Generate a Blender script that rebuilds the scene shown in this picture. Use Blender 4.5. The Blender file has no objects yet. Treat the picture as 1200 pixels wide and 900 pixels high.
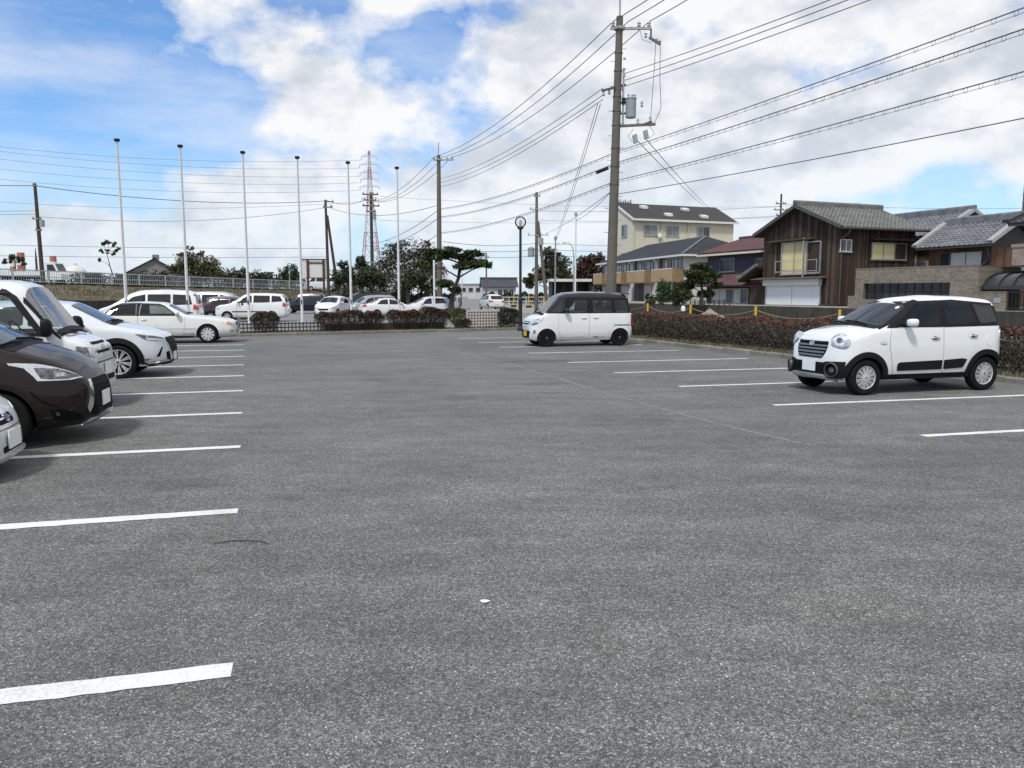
import bpy, bmesh, math, random
import numpy as np
from mathutils import Vector, Matrix
from mathutils.bvhtree import BVHTree
random.seed(7); RNG = np.random.default_rng(7)
R = math.radians
SC = bpy.context.scene
COL = SC.collection

# ---------------------------------------------------------------- camera, sky, sun, exposure
cam_d = bpy.data.cameras.new('camera'); cam = bpy.data.objects.new('camera', cam_d); COL.objects.link(cam)
cam_d.sensor_width = 36.0; cam_d.lens = 27.03; cam_d.clip_start = 0.05; cam_d.clip_end = 6000
cam.location = (0, 0, 1.67); cam.rotation_euler = (R(90) - math.atan(106/901), 0, 0)
SC.camera = cam
SUN_EL, SUN_AZ = R(55), R(206)          # azimuth clockwise from +Y: the sun stands high behind the camera
wd = bpy.data.worlds.new('World'); SC.world = wd; wd.use_nodes = True
def make_world():
    nt = wd.node_tree; N = nt.nodes; L = nt.links; N.clear()
    def n(t, **k):
        o = N.new(t)
        for a, b in k.items(): setattr(o, a, b)
        return o
    out = n('ShaderNodeOutputWorld'); bg = n('ShaderNodeBackground'); L.new(bg.outputs[0], out.inputs[0])
    bg.inputs[1].default_value = 0.142
    sky = n('ShaderNodeTexSky', sky_type='NISHITA'); sky.sun_disc = False
    sky.sun_elevation = SUN_EL; sky.sun_rotation = SUN_AZ; sky.air_density = 1.0; sky.dust_density = 0.6; sky.ozone_density = 2.5
    tc = n('ShaderNodeTexCoord')
    def math_(op, a, b=None, c=None, clamp=False):
        m = n('ShaderNodeMath', operation=op); m.use_clamp = clamp
        for i, v in enumerate((a, b, c)):
            if v is None: continue
            if isinstance(v, (int, float)): m.inputs[i].default_value = v
            else: L.new(v, m.inputs[i])
        return m.outputs[0]
    def noise(vec, scale, detail=8, rough=.55, dist=0.0):
        o = n('ShaderNodeTexNoise'); o.inputs['Scale'].default_value = scale; o.inputs['Detail'].default_value = detail
        o.inputs['Roughness'].default_value = rough; o.inputs['Distortion'].default_value = dist; L.new(vec, o.inputs['Vector']); return o.outputs['Fac']
    def ramp(v, stops):
        r = n('ShaderNodeValToRGB'); e = r.color_ramp.elements
        while len(e) < len(stops): e.new(.5)
        for i, (p, c) in enumerate(stops):
            e[i].position = p; e[i].color = (*c, 1) if isinstance(c, tuple) else (c, c, c, 1)
        L.new(v, r.inputs[0]); return r.outputs[0]
    def mapped(loc, sc):
        m = n('ShaderNodeMapping'); m.inputs['Location'].default_value = loc; m.inputs['Scale'].default_value = sc
        L.new(tc.outputs['Generated'], m.inputs['Vector']); return m.outputs[0]
    sep = n('ShaderNodeSeparateXYZ'); L.new(tc.outputs['Generated'], sep.inputs[0])
    # generated coordinates of a world are the view direction
    v1 = mapped(CLOUD_LOC, (1, 1, 1.55)); v2 = mapped((CLOUD_LOC[0] + .012, CLOUD_LOC[1] + .01, CLOUD_LOC[2] - .035), (1, 1, 1.55))
    big = noise(v1, 3.1, 2, .45); det = noise(v1, 7.5, 11, .55, .05); det2 = noise(v2, 7.5, 6, .55, .05)
    dens = math_('ADD', math_('MULTIPLY', big, .70), math_('MULTIPLY', det, .50))
    # the clear quarter of the sky lies to the west (-X): cover thins out that way
    west = math_('MULTIPLY_ADD', sep.outputs[0], 0.42, 0.075)
    west = math_('MAXIMUM', math_('MINIMUM', west, 0.057), -0.10)
    dens = math_('ADD', dens, west)
    cov = ramp(dens, [(CLOUD_T, 0.0), (CLOUD_T + .028, 0.40), (CLOUD_T + .085, .96)])
    veil = noise(mapped((3.1, 1.2, .4), (1, 1, 4.0)), 3.4, 7, .6)
    veil = ramp(veil, [(.42, 0.0), (.72, .50)])
    cov = math_('MAXIMUM', cov, veil)
    shade = math_('SUBTRACT', det, det2)
    sh = math_('MULTIPLY_ADD', shade, 4.4, .47)
    sh = math_('ADD', sh, math_('MULTIPLY', math_('SUBTRACT', math_('ADD', CLOUD_T, .17), dens), 1.9))
    ccol = ramp(sh, [(0.05, (4.6, 4.85, 5.25)), (.36, (5.4, 5.6, 5.95)), (.62, (6.25, 6.35, 6.5)), (.92, (6.95, 6.95, 6.95))])
    skyc = n('ShaderNodeMix', data_type='RGBA', blend_type='MULTIPLY'); skyc.inputs[0].default_value = 1.0
    L.new(sky.outputs[0], skyc.inputs[6]); skyc.inputs[7].default_value = SKY_TINT
    mix = n('ShaderNodeMix', data_type='RGBA'); L.new(cov, mix.inputs[0]); L.new(skyc.outputs[2], mix.inputs[6]); L.new(ccol, mix.inputs[7])
    # bright haze band low over the horizon
    hz = ramp(sep.outputs[2], [(0.0, .55), (0.05, .36), (0.20, 0.0)])
    mix2 = n('ShaderNodeMix', data_type='RGBA'); L.new(hz, mix2.inputs[0]); L.new(mix.outputs[2], mix2.inputs[6]); mix2.inputs[7].default_value = (4.6, 5.6, 6.6, 1)
    L.new(mix2.outputs[2], bg.inputs[0])
CLOUD_LOC = (2.40, 3.40, 0.25); CLOUD_T = .508; SKY_TINT = (.78, 1.02, 1.26, 1)
make_world()
sd = bpy.data.lights.new('sun', 'SUN'); sun = bpy.data.objects.new('sun', sd); COL.objects.link(sun)
sd.energy = 2.85; sd.angle = R(8); sd.color = (1.0, .955, .89)
sun.rotation_euler = (R(90) - SUN_EL, 0, -SUN_AZ + math.pi) if False else (0, 0, 0)
_sdir = Vector((math.sin(SUN_AZ) * math.cos(SUN_EL), math.cos(SUN_AZ) * math.cos(SUN_EL), math.sin(SUN_EL)))
sun.rotation_euler = _sdir.to_track_quat('Z', 'Y').to_euler()
SC.view_settings.view_transform = 'Standard'; SC.view_settings.look = 'None'
SC.view_settings.exposure = 0.0; SC.view_settings.gamma = 1.0
SC.cycles.max_bounces = 8; SC.cycles.transparent_max_bounces = 16; SC.cycles.caustics_reflective = False; SC.cycles.caustics_refractive = False

# ---------------------------------------------------------------- materials
MATS = {}
class NT:
    def __init__(s, name):
        s.m = bpy.data.materials.new(name); s.m.use_nodes = True; s.t = s.m.node_tree; s.N = s.t.nodes; s.L = s.t.links
        s.N.clear(); s.out = s.N.new('ShaderNodeOutputMaterial'); s.b = s.N.new('ShaderNodeBsdfPrincipled'); s.L.new(s.b.outputs[0], s.out.inputs[0])
        s._c = None
    def coord(s, kind='Object', scale=(1, 1, 1), rot=(0, 0, 0)):
        tc = s.N.new('ShaderNodeTexCoord'); mp = s.N.new('ShaderNodeMapping'); mp.inputs['Scale'].default_value = scale; mp.inputs['Rotation'].default_value = rot
        s.L.new(tc.outputs[kind], mp.inputs[0]); return mp.outputs[0]
    def world(s, scale=(1, 1, 1), rot=(0, 0, 0)):
        g = s.N.new('ShaderNodeNewGeometry'); mp = s.N.new('ShaderNodeMapping'); mp.inputs['Scale'].default_value = scale; mp.inputs['Rotation'].default_value = rot
        s.L.new(g.outputs['Position'], mp.inputs[0]); return mp.outputs[0]
    def island(s):
        return s.N.new('ShaderNodeNewGeometry').outputs['Random Per Island']
    def objrand(s):
        return s.N.new('ShaderNodeObjectInfo').outputs['Random']
    def noise(s, vec, scale, detail=4, rough=.55, dist=0.0):
        o = s.N.new('ShaderNodeTexNoise'); o.inputs['Scale'].default_value = scale; o.inputs['Detail'].default_value = detail; o.inputs['Roughness'].default_value = rough
        o.inputs['Distortion'].default_value = dist; s.L.new(vec, o.inputs['Vector']); return o.outputs['Fac']
    def voro(s, vec, scale, out='Color', feat='F1'):
        o = s.N.new('ShaderNodeTexVoronoi'); o.feature = feat; o.inputs['Scale'].default_value = scale; s.L.new(vec, o.inputs['Vector']); return o.outputs[out]
    def ramp(s, v, stops, interp='LINEAR'):
        r = s.N.new('ShaderNodeValToRGB'); r.color_ramp.interpolation = interp; e = r.color_ramp.elements
        while len(e) < len(stops): e.new(.5)
        for i, (p, c) in enumerate(stops):
            e[i].position = p; e[i].color = (*c, 1) if isinstance(c, tuple) else (c, c, c, 1)
        s.L.new(v, r.inputs[0]); return r.outputs[0]
    def mix(s, a, b, f, mode='MIX'):
        m = s.N.new('ShaderNodeMix'); m.data_type = 'RGBA'; m.blend_type = mode
        for i, v in ((0, f), (6, a), (7, b)):
            if isinstance(v, (int, float)): m.inputs[i].default_value = v if i == 0 else (v, v, v, 1)
            elif isinstance(v, tuple): m.inputs[i].default_value = (*v, 1)
            else: s.L.new(v, m.inputs[i])
        return m.outputs[2]
    def mul(s, a, b): return s.mix(a, b, 1.0, 'MULTIPLY')
    def math(s, op, a, b=None):
        m = s.N.new('ShaderNodeMath'); m.operation = op
        for i, v in enumerate((a, b)):
            if v is None: continue
            if isinstance(v, (int, float)): m.inputs[i].default_value = v
            else: s.L.new(v, m.inputs[i])
        return m.outputs[0]
    def sep(s, v):
        o = s.N.new('ShaderNodeSeparateXYZ'); s.L.new(v, o.inputs[0]); return o.outputs
    def bump(s, h, strength=.3, dist=.01):
        b = s.N.new('ShaderNodeBump'); b.inputs['Strength'].default_value = strength; b.inputs['Distance'].default_value = dist
        s.L.new(h, b.inputs['Height']); s.L.new(b.outputs[0], s.b.inputs['Normal'])
    def set(s, base=None, rough=None, metal=None, spec=None, **k):
        for key, v in (('Base Color', base), ('Roughness', rough), ('Metallic', metal), ('Specular IOR Level', spec), *k.items()):
            if v is None: continue
            i = s.b.inputs[key]
            if isinstance(v, (int, float)): i.default_value = v
            elif isinstance(v, tuple): i.default_value = (*v, 1)
            else: s.L.new(v, i)
        return s.m
def reg(name):
    def d(fn):
        t = NT(name); fn(t); MATS[name] = t.m; return fn
    return d
def plain(name, c, rough=.6, metal=0.0, var=.12, nscale=3.0, spec=.5, bump=0.0, world=False, **k):
    t = NT(name); v = t.world() if world else t.coord()
    n = t.noise(v, nscale, 5, .6); f = t.ramp(n, [(.3, 1 - var), (.7, 1 + var)])
    col = t.mul(f, c); t.set(col, rough, metal, spec, **k)
    if bump: t.bump(t.noise(v, nscale * 12, 4, .6), bump, .005)
    MATS[name] = t.m; return t.m
def paint(name, c, metal=0.0, rough=.32, flake=0.0, coat=.9):
    t = NT(name); v = t.coord()
    n = t.noise(v, 2.2, 4, .6); dust = t.ramp(n, [(.35, .97), (.75, 1.02)])
    z = t.sep(v)[2]; road = t.ramp(z, [(.18, .62), (.5, 1.0)])   # darker towards the bottom of the body
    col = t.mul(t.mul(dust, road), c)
    if flake:
        fl = t.noise(t.coord(scale=(1, 1, 1)), 900, 1, .5); col = t.mul(t.ramp(fl, [(.3, 1 - flake), (.7, 1 + flake)]), col)
    t.set(col, rough, metal, .25 if coat > .5 else .08, **{'Coat Weight': coat, 'Coat Roughness': .03}); MATS[name] = t.m
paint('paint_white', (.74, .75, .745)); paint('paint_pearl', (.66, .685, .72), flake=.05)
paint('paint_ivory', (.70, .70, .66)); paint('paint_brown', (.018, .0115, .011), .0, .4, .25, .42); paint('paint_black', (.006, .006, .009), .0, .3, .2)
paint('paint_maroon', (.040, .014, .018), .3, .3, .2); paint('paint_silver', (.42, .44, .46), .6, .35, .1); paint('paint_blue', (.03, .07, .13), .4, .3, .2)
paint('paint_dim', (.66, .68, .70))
plain('trim_black', (.008, .008, .009), .6, nscale=30, var=.2, bump=.15, spec=.22); plain('seal_black', (.003, .003, .003), .7, spec=.15)
plain('cabin_dark', (.012, .012, .014), .85, spec=.2); plain('seat_grey', (.05, .05, .055), .9, nscale=20, var=.2); plain('seat_beige', (.28, .25, .21), .9, nscale=20)
plain('rubber', (.008, .008, .008), .8, nscale=14, var=.25, bump=.2, spec=.2); plain('chrome', (.75, .76, .78), .12, 1.0, var=.03)
plain('silver_rim', (.62, .63, .64), .38, .35, var=.05); plain('black_rim', (.016, .016, .017), .28, .4, spec=.5); plain('grille_grey', (.20, .205, .21), .38, .6, var=.05); plain('dark_metal', (.010, .010, .010), .6, .3)
plain('skid_silver', (.50, .52, .54), .4, .35); plain('plate_white', (.80, .82, .82), .45, var=.03); plain('plate_yellow', (.78, .52, .015), .45, var=.03)
plain('lamp_red', (.45, .015, .02), .12, **{'Coat Weight': 1.0}); plain('lamp_amber', (.75, .22, .03), .15, **{'Coat Weight': 1.0})
plain('mirror_glass', (.5, .52, .55), .04, 1.0, var=.02)
@reg('lamp_clear')
def _(t):
    v = t.coord(); n = t.noise(v, 9, 2, .5, .6); c = t.ramp(n, [(.32, (.16, .17, .19)), (.45, (.46, .48, .50)), (.62, (.74, .76, .78))])
    t.set(c, .14, .08, .5, **{'Coat Weight': 1.0, 'Coat Roughness': .02})
@reg('lamp_smoke')
def _(t):
    v = t.coord(); n = t.noise(v, 16, 3); c = t.ramp(n, [(.35, (.03, .032, .035)), (.6, (.16, .17, .18)), (.75, (.45, .46, .48))])
    t.set(c, .1, .4, .6, **{'Coat Weight': 1.0, 'Coat Roughness': .02})
def glass_mat(name, tint, blend=1.45, gloss=(1, 1, 1)):
    m = bpy.data.materials.new(name); m.use_nodes = True; T = m.node_tree; N = T.nodes; L = T.links; N.clear()
    o = N.new('ShaderNodeOutputMaterial'); mx = N.new('ShaderNodeMixShader'); fr = N.new('ShaderNodeFresnel'); fr.inputs[0].default_value = blend
    tr = N.new('ShaderNodeBsdfTransparent'); tr.inputs[0].default_value = (*tint, 1); gl = N.new('ShaderNodeBsdfGlossy'); gl.inputs[1].default_value = .015; gl.inputs[0].default_value = (*gloss, 1)
    L.new(fr.outputs[0], mx.inputs[0]); L.new(tr.outputs[0], mx.inputs[1]); L.new(gl.outputs[0], mx.inputs[2]); L.new(mx.outputs[0], o.inputs[0]); MATS[name] = m
glass_mat('glass_clear', (.80, .86, .84), 1.6); glass_mat('glass_tint', (.05, .065, .08), 1.45, (.72, .84, 1)); glass_mat('glass_shield', (.50, .60, .68), 1.7, (.74, .86, 1)); glass_mat('glass_bright', (.84, .90, .90), 3.3); glass_mat('glass_mid', (.52, .56, .53), 1.6)
plain('cabin_grey', (.16, .165, .16), .8, spec=.3)
glass_mat('globe_glass', (.93, .94, .94), 1.3)
plain('glass_dark', (.012, .014, .016), .04, spec=.6, var=.1); plain('glass_house', (.035, .042, .05), .06, spec=.7, var=.5, nscale=.6)
plain('glass_house_light', (.16, .18, .18), .08, spec=.7, var=.4, nscale=.8)

# ---------------------------------------------------------------- object helpers
def link(name, me, parent=None, loc=(0, 0, 0), rz=0.0, stuff=None):
    o = bpy.data.objects.new(name, me); COL.objects.link(o); o.location = loc; o.rotation_euler = (0, 0, rz)
    if parent is not None: o.parent = parent
    if stuff: o['kind'] = stuff
    return o
def thing(name, label, cat, loc=(0, 0, 0), rz=0.0, group=None):
    o = link(name, None, None, loc, rz); return tag(o, label, cat, group)
def tag(o, label, cat, group=None):
    o['label'] = label; o['category'] = cat
    if group: o['group'] = group
    return o
def copy_tree(o, parent=None):
    c = o.copy(); COL.objects.link(c)
    if parent is not None: c.parent = parent
    for ch in list(o.children): copy_tree(ch, c)
    return c
def M_(names):
    return [MATS[n] for n in ([names] if isinstance(names, str) else names)]
class MB:
    def __init__(s): s.v = []; s.f = []; s.m = []
    def add(s, vs, fs, mi=0):
        b = len(s.v); s.v.extend(tuple(float(q) for q in p) for p in vs)
        for f in fs: s.f.append(tuple(b + i for i in f)); s.m.append(mi)
        return s
    def bx(s, x0, x1, y0, y1, z0, z1, mi=0):
        return s.add([(x0, y0, z0), (x1, y0, z0), (x1, y1, z0), (x0, y1, z0), (x0, y0, z1), (x1, y0, z1), (x1, y1, z1), (x0, y1, z1)],
                     [(0, 3, 2, 1), (4, 5, 6, 7), (0, 1, 5, 4), (1, 2, 6, 5), (2, 3, 7, 6), (3, 0, 4, 7)], mi)
    def obox(s, c, ux, uy, uz, mi=0):   # centre and three half vectors
        c, ux, uy, uz = (Vector(q) for q in (c, ux, uy, uz)); vs = []
        for k in (-1, 1):
            for (a, b) in ((-1, -1), (1, -1), (1, 1), (-1, 1)): vs.append(c + ux * a + uy * b + uz * k)
        return s.add(vs, [(0, 3, 2, 1), (4, 5, 6, 7), (0, 1, 5, 4), (1, 2, 6, 5), (2, 3, 7, 6), (3, 0, 4, 7)], mi)
    def bar(s, a, b, w, h=None, mi=0, up=(0, 0, 1)):
        a, b = Vector(a), Vector(b); d = (b - a); L = d.length; d.normalize(); up = Vector(up)
        if abs(d.dot(up)) > .98: up = Vector((1, 0, 0))
        x = d.cross(up).normalized(); y = x.cross(d)
        return s.obox((a + b) / 2, d * L / 2, x * w / 2, y * (h or w) / 2, mi)
    def tube(s, pts, rad, n=8, mi=0, cap=True):
        pts = [Vector(p) for p in pts]; K = len(pts)
        if isinstance(rad, (int, float)): rad = [rad] * K
        base = len(s.v); prev = None
        for i, p in enumerate(pts):
            d = (pts[min(i + 1, K - 1)] - pts[max(i - 1, 0)])
            if d.length < 1e-9: d = Vector((0, 0, 1))
            d.normalize()
            if prev is None:
                a = Vector((0, 0, 1)) if abs(d.z) < .9 else Vector((1, 0, 0)); x = d.cross(a).normalized()
            else:
                x = prev - d * prev.dot(d)
                x = x.normalized() if x.length > 1e-6 else d.orthogonal().normalized()
            prev = x; y = d.cross(x)
            for k in range(n):
                t = 2 * math.pi * k / n; q = p + (x * math.cos(t) + y * math.sin(t)) * rad[i]; s.v.append(tuple(q))
        for i in range(K - 1):
            for k in range(n):
                a = base + i * n + k; b = base + i * n + (k + 1) % n
                s.f.append((a, b, b + n, a + n)); s.m.append(mi)
        if cap:
            s.f.append(tuple(base + k for k in reversed(range(n)))); s.m.append(mi)
            s.f.append(tuple(base + (K - 1) * n + k for k in range(n))); s.m.append(mi)
        return s
    def lathe(s, prof, n=24, axis='z', c=(0, 0, 0), mi=0):
        base = len(s.v)
        for (r, h) in prof:
            for k in range(n):
                t = 2 * math.pi * k / n; a, b = r * math.cos(t), r * math.sin(t)
                p = (a, b, h) if axis == 'z' else ((a, h, b) if axis == 'y' else (h, a, b)); s.v.append((p[0] + c[0], p[1] + c[1], p[2] + c[2]))
        for i in range(len(prof) - 1):
            for k in range(n):
                a = base + i * n + k; b = base + i * n + (k + 1) % n; f = (a, b, b + n, a + n)
                s.f.append(f if axis != 'y' else f[::-1]); s.m.append(mi)
        return s
    def quad(s, a, b, c, d, mi=0): return s.add([a, b, c, d], [(0, 1, 2, 3)], mi)
    def poly(s, pts, mi=0): return s.add(pts, [tuple(range(len(pts)))], mi)
    def extrude(s, pts, d, mi=0):       # closed polygon swept along d
        n = len(pts); d = Vector(d); q = [Vector(p) for p in pts]
        fs = [tuple(reversed(range(n))), tuple(range(n, 2 * n))] + [(i, (i + 1) % n, n + (i + 1) % n, n + i) for i in range(n)]
        return s.add(q + [p + d for p in q], fs, mi)
    def mesh(s, name, mats, smooth=0, recalc=True):
        me = bpy.data.meshes.new(name); me.from_pydata(s.v, [], s.f); me.polygons.foreach_set('material_index', s.m)
        for m in M_(mats): me.materials.append(m)
        if recalc:
            bm = bmesh.new(); bm.from_mesh(me); bmesh.ops.recalc_face_normals(bm, faces=bm.faces); bm.to_mesh(me); bm.free()
        if smooth:
            me.shade_smooth(); me.set_sharp_from_angle(angle=R(smooth))
        me.update(); return me
    def build(s, name, mats, parent=None, loc=(0, 0, 0), rz=0.0, smooth=0, kind=None, recalc=True):
        return link(name, s.mesh(name, mats, smooth, recalc), parent, loc, rz, kind)
def np_mesh(name, V, F, mats, mi=None, smooth=False):   # V (n,3), F (m,k) of one face size
    me = bpy.data.meshes.new(name); k = F.shape[1]
    me.vertices.add(len(V)); me.vertices.foreach_set('co', np.ascontiguousarray(V, dtype=np.float32).ravel())
    me.loops.add(F.size); me.loops.foreach_set('vertex_index', np.ascontiguousarray(F, dtype=np.int32).ravel())
    me.polygons.add(len(F)); me.polygons.foreach_set('loop_start', np.arange(0, F.size, k, dtype=np.int32)); me.polygons.foreach_set('loop_total', np.full(len(F), k, dtype=np.int32))
    for m in M_(mats): me.materials.append(m)
    if mi is not None: me.polygons.foreach_set('material_index', np.asarray(mi, dtype=np.int32))
    me.update(calc_edges=True)
    if smooth: me.shade_smooth()
    return me

# ---------------------------------------------------------------- ground, car park, markings, kerbs
@reg('asphalt_lot')
def _(t):
    v = t.world()
    g = t.sep(t.voro(v, 122, 'Color'))[0]; pit = t.voro(v, 122, 'Distance', 'DISTANCE_TO_EDGE'); g2 = t.sep(t.voro(v, 230, 'Color'))[1]
    gcol = t.ramp(g, [(0.0, .070), (.30, .112), (.70, .165), (.90, .215), (.975, .28), (1.0, .37)])
    gcol = t.mul(gcol, t.ramp(pit, [(0.0, .36), (.10, .76), (.26, 1.10)]))
    gcol = t.mul(gcol, t.ramp(g2, [(0.0, .72), (.6, 1.0), (1.0, 1.34)]))
    fine = t.noise(v, 330, 2, .6); gcol = t.mul(gcol, t.ramp(fine, [(.3, .80), (.7, 1.20)]))
    hue = t.noise(v, .8, 4, .6); gcol = t.mul(gcol, t.ramp(hue, [(.32, (.985, 1.0, 1.02)), (.68, (1.015, 1.0, .97))]))
    big = t.noise(v, .22, 5, .6, .4); gcol = t.mul(gcol, t.ramp(big, [(.30, .80), (.5, 1.0), (.72, 1.2)]))
    mid = t.noise(t.world(scale=(.5, 1.6, 1), rot=(0, 0, R(-15))), 1.3, 8, .68); gcol = t.mul(gcol, t.ramp(mid, [(.26, .72), (.50, 1.0), (.76, 1.34)]))
    mot = t.noise(v, 26, 3, .65); gcol = t.mul(gcol, t.ramp(mot, [(.30, .80), (.50, 1.0), (.70, 1.24)]))
    patchy = t.noise(v, 4.0, 5, .65); gcol = t.mul(gcol, t.ramp(patchy, [(.3, .88), (.7, 1.12)]))
    gcol = t.mul(gcol, (1.29, 1.335, 1.26))
    # pale dust scuffs
    sc = t.noise(t.world(scale=(.35, 3.0, 1), rot=(0, 0, R(-16))), 1.1, 7, .7); sc = t.ramp(sc, [(.60, 0.0), (.80, .22)])
    gcol = t.mix(gcol, (.30, .31, .30), sc)
    # dark oil drips where cars stand
    oil = t.noise(v, .55, 3, .5); oil = t.ramp(oil, [(.62, 0.0), (.76, .5)]); gcol = t.mix(gcol, (.03, .03, .032), oil)
    t.set(gcol, .88, 0, .35)
    h = t.math('ADD', t.voro(v, 122, 'Distance'), t.math('MULTIPLY', fine, .5)); t.bump(h, .5, .006)
plain('asphalt_old', (.19, .195, .195), .92, nscale=.6, var=.14, bump=.2, world=True)
@reg('line_paint')
def _(t):
    v = t.world(); n = t.noise(v, 60, 5, .7); big = t.noise(v, 3.0, 4, .6)
    wear = t.ramp(t.math('ADD', n, t.math('MULTIPLY', big, .5)), [(.55, 1.0), (.75, .86), (1.0, .55)])
    grit = t.sep(t.voro(v, 95, 'Color'))[0]; holes = t.ramp(t.math('ADD', grit, t.math('MULTIPLY', n, .5)), [(1.12, 0.0), (1.17, 1.0)])
    col = t.mix(t.mul(wear, (.80, .81, .80)), (.12, .12, .12), holes); t.set(col, .7, 0, .4)
    t.bump(t.voro(v, 95, 'Distance'), .35, .004)
@reg('line_faded')
def _(t):
    v = t.world(); n = t.noise(v, 26, 5, .7); c = t.ramp(n, [(.36, .125), (.60, .27)]); t.set(c, .9)
@reg('earth_verge')
def _(t):
    v = t.world(); a = t.noise(v, 1.4, 6, .65); b = t.noise(v, 22, 5, .7)
    c = t.ramp(a, [(.3, (.13, .115, .07)), (.5, (.165, .145, .085)), (.68, (.095, .11, .045))]); c = t.mul(c, t.ramp(b, [(.3, .55), (.7, 1.4)])); t.set(c, .95); t.bump(b, .6, .03)
@reg('sand_ground')
def _(t):
    v = t.world(); a = t.noise(v, .5, 6, .6); b = t.noise(v, 14, 5, .7)
    c = t.ramp(a, [(.3, (.24, .215, .17)), (.7, (.34, .31, .26))]); c = t.mul(c, t.ramp(b, [(.3, .8), (.7, 1.18)])); t.set(c, .95); t.bump(b, .4, .03)
@reg('kerb_concrete')
def _(t):
    v = t.world(); a = t.noise(v, 2.4, 6, .65); b = t.noise(v, 30, 4, .6); o = t.objrand()
    c = t.ramp(a, [(.3, (.15, .135, .115)), (.7, (.27, .255, .23))]); c = t.mul(c, t.ramp(b, [(.3, .85), (.7, 1.12)])); c = t.mul(c, t.ramp(o, [(0, .82), (1, 1.15)])); t.set(c, .9); t.bump(b, .3, .01)
@reg('old_concrete')
def _(t):
    v = t.world(); a = t.noise(v, .7, 6, .65, .5); st = t.noise(t.world(scale=(3, 3, .25)), 1.6, 5, .65)
    c = t.ramp(a, [(.3, (.030, .028, .024)), (.7, (.062, .058, .050))]); c = t.mul(c, t.ramp(st, [(.3, .6), (.65, 1.25)])); t.set(c, .92); t.bump(t.noise(v, 18, 5, .6), .35, .02)
@reg('dry_grass')
def _(t):
    v = t.world(); a = t.noise(v, .35, 6, .7); b = t.noise(v, 5, 5, .75)
    c = t.ramp(a, [(.3, (.085, .072, .045)), (.5, (.15, .125, .08)), (.66, (.06, .065, .035))]); c = t.mul(c, t.ramp(b, [(.3, .55), (.7, 1.35)])); t.set(c, .95); t.bump(b, .8, .15)
@reg('red_paving')
def _(t):
    v = t.world(rot=(0, 0, R(-27))); br = t.N.new('ShaderNodeTexBrick'); t.L.new(v, br.inputs[0]); br.inputs['Scale'].default_value = 4.5
    br.inputs['Color1'].default_value = (.22, .095, .075, 1); br.inputs['Color2'].default_value = (.29, .14, .11, 1); br.inputs['Mortar'].default_value = (.2, .17, .15, 1); t.set(br.outputs[0], .9)

def sheet(name, pts, z, mat, parent=None):
    mb = MB(); mb.poly([(x, y, z) for x, y in pts]); o = mb.build(name, mat, parent, recalc=False)
    if parent is None: o['kind'] = 'structure'
    return o
sheet('ground', [(-3500, -300), (3500, -300), (3500, 4500), (-3500, 4500)], -.02, 'asphalt_old')
KD = Vector((.38, -.925)); KN = Vector((.925, .38)); K0 = Vector((4.05, 27.2))        # kerb line of the right-hand hedge: along, away from the car park
PD = Vector((.888, .46)); PN = Vector((-.46, .888)); P0 = Vector((-2.1, 34.47))        # kerb line of the planter at the far end
def kpt(s, off): q = K0 + KD * s + KN * off; return (q.x, q.y)
def ppt(s, off): q = P0 + PD * s + PN * off; return (q.x, q.y)
lot = sheet('parking_lot', [ppt(2.94, 0), kpt(40, 0), (-34, -9), ppt(-32, 0)], 0.0, 'asphalt_lot')
def line_obj(name, a, b, w, mat, z=.004, n=60, jit=.006):
    a, b = Vector(a), Vector(b); d = (b - a).normalized(); nn = Vector((-d.y, d.x)); mb = MB(); vs = []
    for i in range(n + 1):
        p = a + (b - a) * i / n
        for s in (-1, 1):
            q = p + nn * s * (w / 2 + random.uniform(-jit, jit)); vs.append((q.x, q.y, z))
    mb.add(vs, [(2 * i, 2 * i + 2, 2 * i + 3, 2 * i + 1) for i in range(n)]); return mb.build(name, mat, lot, recalc=False)
LD = Vector((.9655, .2605))
for e in ((-1.25, 3.26), (-2.12, 5.79), (-2.98, 8.3), (-3.8, 10.7), (-4.65, 13.19), (-5.48, 15.63), (-6.32, 18.05), (-7.16, 20.53), (-7.95, 22.85), (-8.78, 25.2), (-9.6, 27.6)):
    p = Vector(e); line_obj('painted_line', p, p - LD * 5.0, .14, 'line_paint')
RD = Vector((.970, .243))
for e, L in (((4.85, 8.94), 5.0), ((3.94, 11.45), 4.9), ((3.02, 13.8), 4.9), ((2.17, 16.21), 4.9), ((1.35, 18.64), 4.9), ((.48, 21.6), 4.6), ((-.4, 24.02), 4.8), ((-1.16, 26.3), 4.8), ((-2.0, 28.7), 4.8)):
    p = Vector(e); line_obj('painted_line', p, p + RD * L, .12, 'line_paint')
pts = [(-1.75, 23.0), (-1.3, 21.29), (0.0, 18.18), (.78, 15.6), (1.48, 13.19), (2.37, 10.55), (2.91, 9.22), (3.3, 8.35)]
for a, b in zip(pts[:-1], pts[1:]): line_obj('faded_line', a, b, .045, 'line_faded', .0035, 14, .014)
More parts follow.
